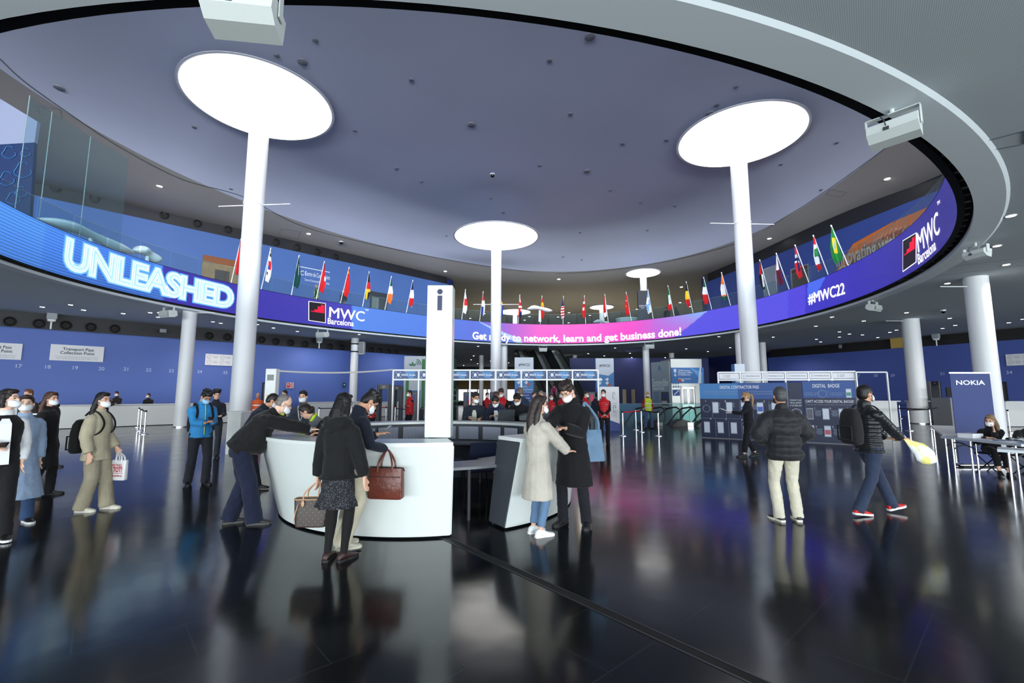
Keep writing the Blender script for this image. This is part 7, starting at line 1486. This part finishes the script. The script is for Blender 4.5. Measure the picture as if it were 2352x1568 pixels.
pr = person('woman with long black hair in beige blazer suit and white sneakers', G(207, 1172), 82, 1.67, head=(14, 0), feet=[(-.08, .16, 2), (.09, -.06, 4)], hands=((-.2, .14, .86, 0, .3, -1), (.22, .06, .82, 0, .15, -1)), skin='light', top=dict(c=(176, 168, 144), g=.032, length=-.2, flare=.03, name='blazer', wr=.014, slw=1.15), bottom=dict(c=(150, 142, 122), w=.034), legw=1.1, shoes=(214, 208, 190), sole=(220, 216, 204), hair=((16, 15, 17), 'long'), glasses=(170, 150, 150), vox=.012)
backpack(pr, 'black backpack worn by the woman in the beige suit', BLK, h=.48, drop=.16, dp=.16)
p_ = pr['palm'](-1); pb = mat('plastic_white', (222, 222, 224), .4, bump=.3, bscale=14); t = tote(V((p_.x + .10, p_.y - .06, p_.z - .40)), -.12, .24, .29, .07, 'white plastic bag with red HO VULL TOT! lettering held by the beige suit woman', pb, pb, handle_to=V((-.09, .05, .39)), name='shopping_bag', flare=1.0, hw=.4, hr=.012)
b = MB(); flat_text(b, 'HO VULL', (-.095, -.032, .2), (1, 0, 0), (0, 0, 1), .05, fit=.17, bold=.02); flat_text(b, 'TOT!', (-.07, -.034, .12), (1, 0, 0), (0, 0, 1), .1, fit=.15, bold=.03); b.box((0, -.036, .1), (.19, .002, .006)); flat_text(b, 'MediaMarkt', (-.08, -.036, .055), (1, 0, 0), (0, 0, 1), .035, fit=.17, bold=.01); b.build('red_lettering', M_red, t)
pr = person('woman at the left edge in white shirt and black vest, holding a phone', G(-24, 1238), 128, 1.70, head=(-50, -4), feet=[(-.1, .2, 2), (.1, -.15, 2, .03)], hands=((-.18, .05, .86, 0, .2, -1), (.05, .36, 1.06, -.2, .9, 0)), skin='pale', top=dict(c=(214, 216, 220), g=.02, length=-.06), over=dict(c=(16, 16, 18), g=.034, length=-.1, sleeves=0, name='vest', collar=0), bottom=dict(c=(16, 16, 19), w=.016), shoes=(14, 14, 15), sole=(220, 220, 220), hair=((30, 22, 22), 'bob'), vox=.012)
phone_in(pr, 1, 'black phone held by the white shirt woman at the left edge')
b = MB(); b.loft([[pr['Tl'](x * .065, .15 + dy, z), pr['Tl'](x * .065, .12, z), pr['Tl'](-x * .065, .12, z), pr['Tl'](-x * .065, .15 + dy, z)] for x, z, dy in ((1.1, -.08, .01), (1, .1, .01), (.95, .3, .008), (.9, .4, -.006), (.5, .46, -.03))]); b.build('shirt_front', M_signwhite, pr['t'])
pr = person('woman in long pale denim coat with pulled-back hair, at far left', G(28, 1200), 118, 1.63, head=(20, -3), feet=[(-.1, .14, 2), (.1, -.12, 2)], hands=('down', (.22, .02, .84, 0, .1, -1)), skin='pale', top=dict(c=(140, 160, 188), g=.038, length=-.62, flare=.12, name='denim_coat', wr=.02), bottom=dict(c=(44, 66, 100), w=.02), shoes=(22, 22, 24), sole=(214, 214, 214), hair=((46, 32, 28), 'short'), vox=.012)
b = MB(); [b.ball(pr['Tl'](.0, .168 + .0 * z, z), .011, 5) for z in (.3, .15, 0., -.15)]; b.build('coat_button', M_ltgrey, pr['t'])
pr = person('woman in black coat with long brown hair walking away behind the denim coat', G(88, 1140), 60, 1.68, head=(30, 0), feet=[(-.1, .1, 2), (.1, -.1, 2)], skin='light', top=dict(c=(18, 17, 20), g=.045, length=-.45, flare=.05, name='coat'), bottom=dict(c=(18, 18, 22)), hair=((70, 42, 30), 'long'), vox=.014)
pr = person('person in black fur-hooded coat further back at far left', G(103, 1075), 70, 1.66, head=(40, 5), feet=[(-.1, .1, 2), (.1, -.1, 2)], skin='light', top=dict(c=(14, 14, 17), g=.05, length=-.35, hood=True, name='coat'), bottom=dict(c=(18, 18, 22)), hair=((24, 20, 20), 'short'), vox=.015)
b = MB(); b.tube([pr['Tl'](-.14, .06, .5), pr['Tl'](-.17, -.06, .55), pr['Tl'](-.08, -.16, .57), pr['Tl'](.08, -.16, .57), pr['Tl'](.17, -.06, .55), pr['Tl'](.14, .06, .5)], .06, 8); skin_mesh(b, 'fur_hood_edge', mat('fur_black', (12, 12, 14), 1., bump=1, bscale=60), pr['t'], .02, wr=.03, wsz=.03)
person('person with reddish hair barely showing above the women at far left', G(50, 1050), 180, 1.78, skin='light', top=dict(c=(44, 36, 34), g=.03), bottom=dict(c=(30, 30, 34)), hair=((104, 68, 48), 'short'), mask=None, vox=.02, far=True)
pr = person('man with black backpack queueing at the long left counter', G(236, 984), 20, 1.74, head=(30, 5), feet=[(-.13, 0, 8), (.13, 0, 8)], hands=('phone', 'phone'), skin='light', top=dict(c=(24, 24, 30), g=.03), bottom=dict(c=(26, 34, 56), w=.012), hair=((24, 20, 18), 'short'), vox=.018, far=True); backpack(pr, 'black backpack of the man queueing at the left counter', BLK)
person('man facing the camera beside the queueing man at the left counter', G(262, 979), 170, 1.80, head=(0, 8), hands=('clasp', 'phone'), skin='tan', top=dict(c=(30, 28, 32), g=.03), bottom=dict(c=(24, 26, 36)), hair=((24, 20, 18), 'short'), vox=.018, far=True)
def behind(x, y, off=1.2): q_ = G(x, y); return q_ - wn * off
person('man in dark suit seated behind the long left counter', behind(345, 978, 1.3), 150, 1.72, hips=(0, 0, -.02), hands=('clasp', 'clasp'), skin='tan', top=dict(c=(20, 20, 26), g=.03), bottom=dict(c=(24, 26, 36)), hair=((24, 20, 18), 'crop'), vox=.02, far=True, head=(50, 0))
o = MB(); o.lathe((0, 0, 0), [(.72, .0), (.6, .35), (.25, .62), (.02, .7)], 20); o = o.build('folded_umbrella_cover', mat('charcoal_cover', (40, 38, 40), .8), smooth=True); q_ = c0 + wd * (G(345, 978) - c0).dot(wd) - wn * .35; o.location = (q_.x, q_.y + .1, 0); o.scale = (1, .5, 1); o.location.z = .78; bpy.data.objects.remove(o)
# --- right of the desk ---------------------------------------------------------
pr = person('woman with long dark brown hair in long cream coat, light jeans and white sneakers', G(1236, 1228), 55, 1.63, head=(20, 4), feet=[(-.1, .0, 4), (.09, -.03, 8)], hands=((-.26, .34, 1.13, .1, 1, 0), (.13, .38, .94, -.1, 1, .05, .5, -1, -.5)), skin='light', top=dict(c=(176, 170, 160), g=.034, length=-.50, flare=.05, name='coat', wr=.014, collar=.2, slw=1.12), bottom=dict(c=(90, 118, 150), w=.006, crop=.04), shoes=(226, 228, 230), sole=(232, 232, 232), hair=((42, 32, 30), 'long'), vox=.011)
pr = person('tall young man in long black coat reading his phone, facing the cream coat woman', G(1320, 1206), 208, 1.85, lean=4, head=(14, 34), feet=[(-.14, -.02, 16), (.14, .02, 14)], hands=((-.03, .36, 1.24, .2, 1, .1), (.2, .5, 1.18, .3, .9, -.1)), skin='light', top=dict(c=(15, 15, 18), g=.036, length=-.48, flare=.04, name='coat', wr=.016, collar=.8, slw=1.08), bottom=dict(c=(22, 23, 30), w=.016), shoes=(26, 27, 31), sole=(30, 30, 33), hair=((44, 34, 30), 'messy'), glasses=(150, 140, 130), vox=.011)
phone_in(pr, -1, 'black phone held by the tall man in the black coat', .2)
den = mat('denim_light', (92, 118, 144), .9, bump=.3, bscale=60, var=.12, vscale=8); s_ = pr['sh'][-1]; bl_ = V((s_.x + .09, s_.y + .06, .80))
t = tote(bl_, radians(15), .34, .40, .10, 'light denim tote bag on the shoulder of the tall man in the black coat', den, den, handle_to=V((s_.x - bl_.x - .02, s_.y - bl_.y, s_.z + .075 - bl_.z)), name='denim_bag', flare=.72, hw=.45, hr=.018)
pr = person('man with greying hair seen from behind in black puffer jacket and cream trousers', G(1812, 1196), 2, 1.74, head=(6, 0), feet=[(-.12, .0, 12), (.13, .02, 12)], hands=((-.17, .16, 1.0, .8, .6, -.2, -1.2, -.6, -.2), (.17, .16, 1.0, -.8, .6, -.2, 1.2, -.6, -.2)), skin='tan', top=dict(c=(30, 31, 35), g=.052, length=-.16, puff=(.16, .2), name='puffer_jacket', collar=.6, wr=.02, slw=1.12, rough=.6), bottom=dict(c=(196, 190, 172), w=.018, wr=.018), shoes=(24, 26, 28), sole=(220, 216, 200), hair=((62, 62, 64), 'crop'), mask=(60, 60, 64), wide=1.08, vox=.012)
pr = person('man in shiny black down jacket and red sneakers striding to the right', G(2008, 1180), 82, 1.80, head=(0, -2), feet=[(-.06, .36, 0, .0, .18), (.08, -.3, 0, .02, -.1)], hips=(0, 0, -.03), hands=((-.1, .40, 1.02, .2, 1, -.05), (.12, .42, 1.03, -.2, 1, 0)), skin='tan', top=dict(c=(22, 24, 29), g=.034, length=-.1, puff=(.055, .08), name='down_jacket', collar=1.1, wr=.004, rough=.35), bottom=dict(c=(42, 52, 74), w=.018), shoes=(200, 28, 30), sole=(222, 222, 222), hair=((22, 20, 20), 'crop'), vox=.0105)
phone_in(pr, -1, 'dark teal phone held by the striding man', .3, (26, 56, 62)); backpack(pr, 'black backpack worn by the striding man in red sneakers', (20, 21, 25), h=.5, dp=.19, drop=.05)
p_ = pr['palm'](1); t = thing('plastic_bag', 'white and yellow plastic bag swinging from the hand of the striding man', 'bag', p_); b = MB(); rg = []
for (u, w2, y2) in ((0, .02, 0), (.1, .05, .01), (.2, .1, -.02), (.3, .13, .015), (.38, .12, 0), (.44, .08, .01), (.46, .02, 0)):
    d_ = V((.72, -.1, -.68)).normalized(); sd2 = V((.68, 0, .72)); rg.append([d_ * u + sd2 * w2 * cos(a) + V((0, .045 * sin(a) * min(1, u * 5) + y2, 0)) for a in [2 * pi * j / 14 for j in range(14)]])
b.loft(rg); yb = mat('bag_yellow_white', (224, 222, 190), .4, bump=.4, bscale=12); nt = yb.node_tree; tc = nt.nodes.new('ShaderNodeTexCoord'); n_1 = nt.nodes.new('ShaderNodeTexNoise'); n_1.inputs['Scale'].default_value = 6; mr = nt.nodes.new('ShaderNodeMapRange'); mr.inputs[1].default_value = .47; mr.inputs[2].default_value = .53; mx = nt.nodes.new('ShaderNodeMix'); mx.data_type = 'RGBA'; mx.inputs[6].default_value = lin((222, 228, 226)); mx.inputs[7].default_value = lin((226, 218, 130))
for a, b_ in ((tc.outputs['Object'], n_1.inputs[0]), (n_1.outputs[0], mr.inputs[0]), (mr.outputs[0], mx.inputs[0]), (mx.outputs[2], nt.nodes['Principled BSDF'].inputs['Base Color'])): nt.links.new(a, b_)
b.build('bag_body', yb, t, smooth=True); MB().tube([(0, 0, 0), (-.03, .01, .03), (.0, .02, .05), (.02, 0, 0)], .01, 6).build('handle', yb, t)
pr = person('woman with blond ponytail in black suit walking with white papers, before the contractor board', G(1724, 1050), -72, 1.70, head=(0, 2), feet=[(-.06, .16, 0), (.08, -.14, 0, .04, -.3)], hands=((-.1, .42, 1.18, 0, 1, .1), 'down'), skin='light', top=dict(c=(18, 20, 28), g=.022, name='blazer'), bottom=dict(c=(18, 19, 26), w=.022, crop=.05), shoes=(14, 14, 16), hair=((150, 118, 78), 'tail'), mask=(26, 26, 28), vox=.013)
p_ = pr['palm'](-1); o = MB().box((0, 0, 0), (.3, .2, .006), M=Matrix.Rotation(.3, 4, 'Y')).box((-.02, .01, .015), (.28, .2, .004), M=Matrix.Rotation(.38, 4, 'Y')).build('paper_sheets', M_signwhite); o.location = p_ + V((-.09, 0, .03)); tag(o, 'white papers held by the woman with the blond ponytail', 'paper')
# seated pair at the table
sx = V((10.2, 9.85, 0)); tabn = n_
pr = person('seated woman with long blond hair resting her chin on her hand at the grey table', V((sx.x - .05, sx.y, 0)), 214, 1.68, seat=True, hips=(0, -.1, .50), lean=22, head=(34, 6), feet=[(-.12, .42, 4), (.02, .40, 4, .02)], knees=[(0, 1, 1), (0, 1, 1)], hands=((.02, .34, .90, .1, .2, .9), (.12, .30, .76, -.8, .3, 0)), skin='light', top=dict(c=(16, 16, 20), g=.026, length=-.02, name='cardigan'), bottom=dict(c=(16, 16, 20), w=.01, crop=.1), shoes=(14, 14, 15), hair=((128, 106, 80), 'long'), vox=.012)
pr2 = person('seated man with headphones and blue lanyard looking down, at the right picture edge', V((10.45, 9.42, 0)), 205, 1.74, seat=True, hips=(0, -.1, .50), lean=26, head=(10, 30), feet=[(-.12, .36, 4), (.12, .36, 4)], knees=[(0, 1, 1), (0, 1, 1)], hands=((-.1, .42, .80, .1, 1, 0), (.16, .42, .80, -.1, 1, 0)), skin='tan', top=dict(c=(20, 20, 25), g=.026, length=-.02), bottom=dict(c=(20, 20, 26)), hair=((24, 20, 20), 'short'), vox=.013); lanyard(pr2, (60, 110, 200), (214, 200, 40))
b = MB(); b.tube([pr2['M4'].inverted() @ pr2['H'](.098 * cos(a), -.01, .15 * sin(a) - .005) for a in [pi * i / 12 for i in range(13)]], .009, 8); b.build('headband', M_signwhite, pr2['t'])
def stool(p_, lb):
    t = thing('folding_chair', lb, 'chair', (p_.x, p_.y, 0), radians(20)); MB().box((0, 0, .41), (.42, .4, .03), bev=.01).build('seat', M_black, t); MB().box((0, .2, .66), (.4, .03, .2), bev=.01).build('backrest', M_black, t)
    for s_ in (-1, 1):
        for y0, y1 in ((-.18, .2), (.2, -.2)): MB().cyl((s_ * .2, y0, 0), (s_ * .2, y1, .41), .012, .012, 8).build('leg', M_blackmetal, t)
        MB().cyl((s_ * .2, .2, .4), (s_ * .2, .21, .75), .012, .012, 8).build('back_post', M_blackmetal, t)
for q_, lb in ((pr, 'black folding chair under the blond woman'), (pr2, 'black folding chair under the seated man at the right edge')): stool(q_['P'] + V((0, 0, 0)), lb)
# --- red vests and other staff ---------------------------------------------------
RV = dict(c=(186, 22, 34), g=.034, length=-.1, sleeves=0, puff=(.075, .06), name='quilted_vest', collar=.7, wr=.0, rough=.5)
def guard(lb, loc, face, H=1.78, hands=('clasp', 'clasp'), head=(0, 0), hair=((34, 26, 22), 'short'), mask=(230, 234, 238), vox=.016, far=False, skin='light', logo=True, **kw):
    pr = person(lb, loc, face, H, hands=hands, head=head, skin=skin, top=dict(c=(17, 17, 20), g=.014), over=RV, bottom=dict(c=(20, 22, 28), w=.016), hair=hair, mask=mask, vox=vox, far=far, **kw)
    if logo: q_ = MB(); q_.box(pr['Tl'](-.07, .162, .33), (.09, .01, .024)); q_.box(pr['Tl'](-.07, .168, .33), (.07, .004, .01), mi=1); q_.build('name_patch', [M_black, M_lettering], pr['t'])
    return pr
def gy(x, Y): q_ = ond(x, 905, Y); return V((q_.x, Y, 0))
guard('front staff man in red quilted vest with clasped hands, right of the tall couple', G(1389, 1020), 186, 1.80, head=(18, 0), vox=.013)
guard('staff person in red vest with black mask, left of the blue access signs', gy(853, 16.2), 182, 1.72, mask=(24, 24, 26), head=(10, 5), hair=((60, 44, 34), 'bun'))
guard('staff man in red vest with crossed arms under the first blue access sign', gy(942, 17.9), 232, 1.80, hands=('cross', 'cross'), head=(0, 0))
guard('staff person in red vest, half hidden by the information pillar', gy(1032, 17.2), 190, 1.66, far=True, vox=.02)
guard('curly-haired man in red vest looking down behind the three men at the desk', gy(1153, 14.8), 200, 1.84, head=(0, 25), hair=((52, 38, 30), 'messy'), hands=('phone', 'phone'))
guard('small woman in red vest with clasped hands, right of the cream coat woman', gy(1266, 17.0), 180, 1.66, hair=((30, 24, 22), 'bun'))
guard('red vest person raising a hand behind the small red vest woman', gy(1290, 18.9), 215, 1.74, hands=('down', 'phone'), far=True)
guard('bearded man in red vest turned right, behind the tall man in the black coat', gy(1344, 17.2), 130, 1.76, head=(-10, 0), hands=('down', 'down'))
guard('red vest staff far back left of the middle column', gy(1119, 20.5), 160, 1.72, far=True, vox=.02)
guard('red vest staff turned away behind the leftmost man at the back counter', gy(1083, 19.5), 40, 1.74, far=True, vox=.02, logo=False)
# three men leaning on the back counter
zc = 1.13
pr = person('man in dark down jacket over cream sweater at the back counter, leftmost of three', gy(1090, 10.55), 176, 1.74, lean=20, hips=(0, -.05, 0), head=(-30, 14), hands=((-.14, .42, zc, .3, 1, 0), (.1, .42, zc + .02, -.3, 1, 0)), skin='tan', top=dict(c=(204, 200, 192), g=.016), over=dict(c=(34, 40, 52), g=.04, length=-.12, puff=(.07, .06), name='down_jacket', wr=.0), bottom=dict(c=(24, 24, 30)), hair=((36, 30, 28), 'short'), vox=.013)
b = MB(); b.loft([[pr['Tl'](x * .055, .16 + .012, z), pr['Tl'](x * .055 + .002, .15, z)] + [pr['Tl'](-x * .055, .15, z), pr['Tl'](-x * .055, .172, z)] for x, z in ((1, .0), (1, .2), (.9, .36), (.5, .44))]); b.build('sweater_front', fabric('cloth_204_200_192', (204, 200, 192)), pr['t']); phone_in(pr, 1, 'light phone held by the man in the dark down jacket', .1, (180, 184, 188))
pr = person('man in navy blazer and white shirt, middle of three at the back counter', gy(1142, 10.5), 184, 1.72, lean=26, hips=(0, -.05, 0), head=(6, 30), hands=((-.1, .44, zc + .04, .4, .8, .3), (.1, .44, zc + .04, -.4, .8, .3)), skin='tan', top=dict(c=(24, 32, 56), g=.03, name='blazer'), bottom=dict(c=(24, 28, 40)), hair=((22, 20, 20), 'crop'), vox=.013)
b = MB(); b.loft([[pr['Tl'](x * .045, .158, z), pr['Tl'](x * .045, .14, z), pr['Tl'](-x * .045, .14, z), pr['Tl'](-x * .045, .158, z)] for x, z in ((.3, .12), (1, .32), (1.2, .42), (.8, .48))]); b.build('shirt_front', M_signwhite, pr['t']); phone_in(pr, 1, 'dark phone held by the man in the navy blazer', .6)
pr = person('man in black coat typing on a laptop, rightmost of three at the back counter', gy(1196, 10.5), 192, 1.80, lean=30, hips=(0, -.06, 0), head=(10, 28), hands=((-.14, .46, zc, .2, 1, 0), (.1, .48, zc, -.2, 1, 0)), skin='tan', top=dict(c=(17, 18, 24), g=.034, length=-.3, name='coat'), bottom=dict(c=(24, 24, 30)), hair=((20, 18, 18), 'short'), glasses=(40, 40, 44), vox=.013)
c_ = V((ond(1163, 965, 9.7).x, 9.72, DZ + .003)); t = thing('laptop', 'open grey laptop on the back counter, its lid towards the camera', 'laptop', c_, radians(8)); MB().box((0, .12, .008), (.34, .24, .014), bev=.004).build('base', mat('laptop_grey', (78, 82, 88), .35, metal=.6), t); MB().box((0, -.05, .12), (.34, .008, .235), M=Matrix.Rotation(.35, 4, 'X')).build('lid', mat('laptop_grey', (78, 82, 88), .35, metal=.6), t)
c_ = V((ond(1212, 965, 9.7).x, 9.6, DZ + .003)); t = thing('shoulder_bag', 'soft grey shoulder bag lying on the back counter behind the long-haired woman', 'bag', c_); b = MB(); b.ball((0, 0, .085), (.2, .1, .085), 8); b.box((0, 0, .06), (.36, .17, .11)); skin_mesh(b, 'bag_body', mat('bag_grey', (72, 80, 84), .8), t, .02, sm=4); MB().tube([(-.18, 0, .08), (-.1, -.1, .15), (.1, -.1, .14), (.18, 0, .08)], .012, 6).build('strap', M_dkgrey, t)
# people behind them
person('man in navy down jacket seen from behind, behind the three men', gy(1196, 13.4), 20, 1.84, head=(-60, 0), skin='pale', top=dict(c=(34, 48, 76), g=.045, hood=True, puff=(.07, .06), wr=0.), bottom=dict(c=(26, 28, 36)), hair=((104, 84, 68), 'short'), vox=.016)
person('man in dark blue jacket seen from behind, left of the curly-haired staff man', gy(1139, 13.0), 30, 1.72, head=(20, 0), skin='tan', top=dict(c=(46, 54, 72), g=.03), bottom=dict(c=(26, 28, 36)), hair=((64, 46, 36), 'short'), mask=None, vox=.018, far=True)
person('grey-haired man in grey suit behind the long-haired woman', gy(1243, 15.4), 200, 1.76, skin='tan', top=dict(c=(88, 92, 98), g=.026), bottom=dict(c=(60, 62, 68)), hair=((110, 108, 106), 'crop'), vox=.018, far=True)
person('man with dark hair in grey jacket beside the grey-haired man', gy(1226, 17.0), 150, 1.74, skin='tan', top=dict(c=(96, 98, 104), g=.026), bottom=dict(c=(60, 62, 68)), hair=((60, 56, 54), 'short'), vox=.02, far=True)
person('person in dark blue jacket with backpack at the right end of the blue access signs', gy(1372, 18.6), 20, 1.72, skin='tan', top=dict(c=(36, 44, 60), g=.04, hood=True), bottom=dict(c=(30, 40, 60)), hair=((24, 20, 20), 'short'), mask=None, vox=.018, far=True)
# yellow vest staff
def hivis(lb, loc, face, c=(206, 232, 36), under=(150, 24, 28), vox=.016, far=False, trous=(70, 96, 134), **kw):
    pr = person(lb, loc, face, top=dict(c=under, g=.018), over=dict(c=c, g=.034, length=-.12, sleeves=0, name='safety_vest', collar=0, mat=mat('hivis_%d' % c[0], c, .6, emit=0.0)), bottom=dict(c=trous, w=.02), vox=vox, far=far, **kw)
    q_ = MB()
    for z in (.02, .22): rg = [[pr['Tl']((.19 + (.012 if z > .1 else .01)) * cos(a), (.145 + .012) * sin(a), z + dz) for a in [2 * pi * j / 20 for j in range(20)]] for dz in (0, .05)]; q_.loft(rg, cap=False)
    q_.build('reflective_band', mat('reflective', (214, 220, 222), .3), pr['t']); return pr
hivis('bald man in yellow safety vest, red sweater and jeans behind the red belt', G(1490, 984), 172, H=1.78, head=(0, 0), feet=[(-.14, .05, 8), (.14, -.05, 8)], hands=('down', (.3, .25, 1.0, .5, .6, -.2)), skin='tan', hair=None)
hivis('man in yellow safety vest standing near the left wall, left of the grey suit man', gy(655, 17.5), 210, H=1.80, under=(24, 26, 32), trous=(22, 22, 26), skin='light', hair=((26, 22, 20), 'crop'), far=True)
hivis('bald person in orange safety jacket near the left wall, above the navy jacket man', gy(593, 20.5), 160, c=(224, 92, 30), under=(200, 80, 30), H=1.72, trous=(40, 40, 46), skin='tan', hair=None, mask=None, far=True, vox=.02)
person('person with dark hair partly hidden behind the white kiosk', gy(626, 19.5), 180, 1.70, skin='tan', top=dict(c=(30, 30, 36), g=.03), bottom=dict(c=(24, 24, 30)), hair=((24, 20, 18), 'short'), far=True, vox=.02)
# gallery level
def gal(px, py, back, z=7.3):
    q_ = ring(px2t(px), -back, z); return q_
hivis('bald man in yellow safety vest on the gallery, beside the plain red flag', gal(757, 680, 1.0), -95, H=1.76, under=(20, 22, 30), trous=(22, 24, 32), skin='tan', hair=None, mask=None, feet=[(-.1, .15, 0), (.1, -.15, 0)])
person('man in dark jacket and grey trousers on the gallery between two flags', gal(815, 690, 1.0), 190, 1.78, skin='light', top=dict(c=(28, 34, 46), g=.03), bottom=dict(c=(96, 102, 104)), hair=((30, 24, 22), 'short'), vox=.016)
for (x, b_, f_, lb, c, H) in ((1510, 2.2, 20, 'man in dark suit on the far gallery, right of the dark advertising panel', (24, 28, 34), 1.8), (1526, 2.6, -10, 'woman in dark jacket on the far gallery, beside the green white and red flag', (30, 26, 30), 1.75), (1434, 4.9, 90, 'person in black bending at the round counter on the far gallery', (16, 16, 18), 1.7)):
    person(lb, gal(x, 0, b_), f_, H, lean=25 if 'bending' in lb else 0, skin='light', top=dict(c=c, g=.03), bottom=dict(c=(50, 36, 40) if 'woman' in lb else (26, 28, 34)), hair=((34, 24, 22), 'longmid' if 'woman' in lb else 'short'), mask=None, far=True, vox=.022)
# traveller on the escalator
e_ = ond(1273, 925, 37.2); pr = person('traveller in pale top standing on the rising escalator', V((e_.x, 37.2, .8)), 10, 1.68, skin='light', top=dict(c=(170, 130, 140), g=.03), bottom=dict(c=(20, 20, 24)), hair=((40, 30, 28), 'short'), mask=None, far=True, vox=.022); backpack(pr, 'pink backpack of the traveller on the escalator', (150, 30, 90), h=.42)
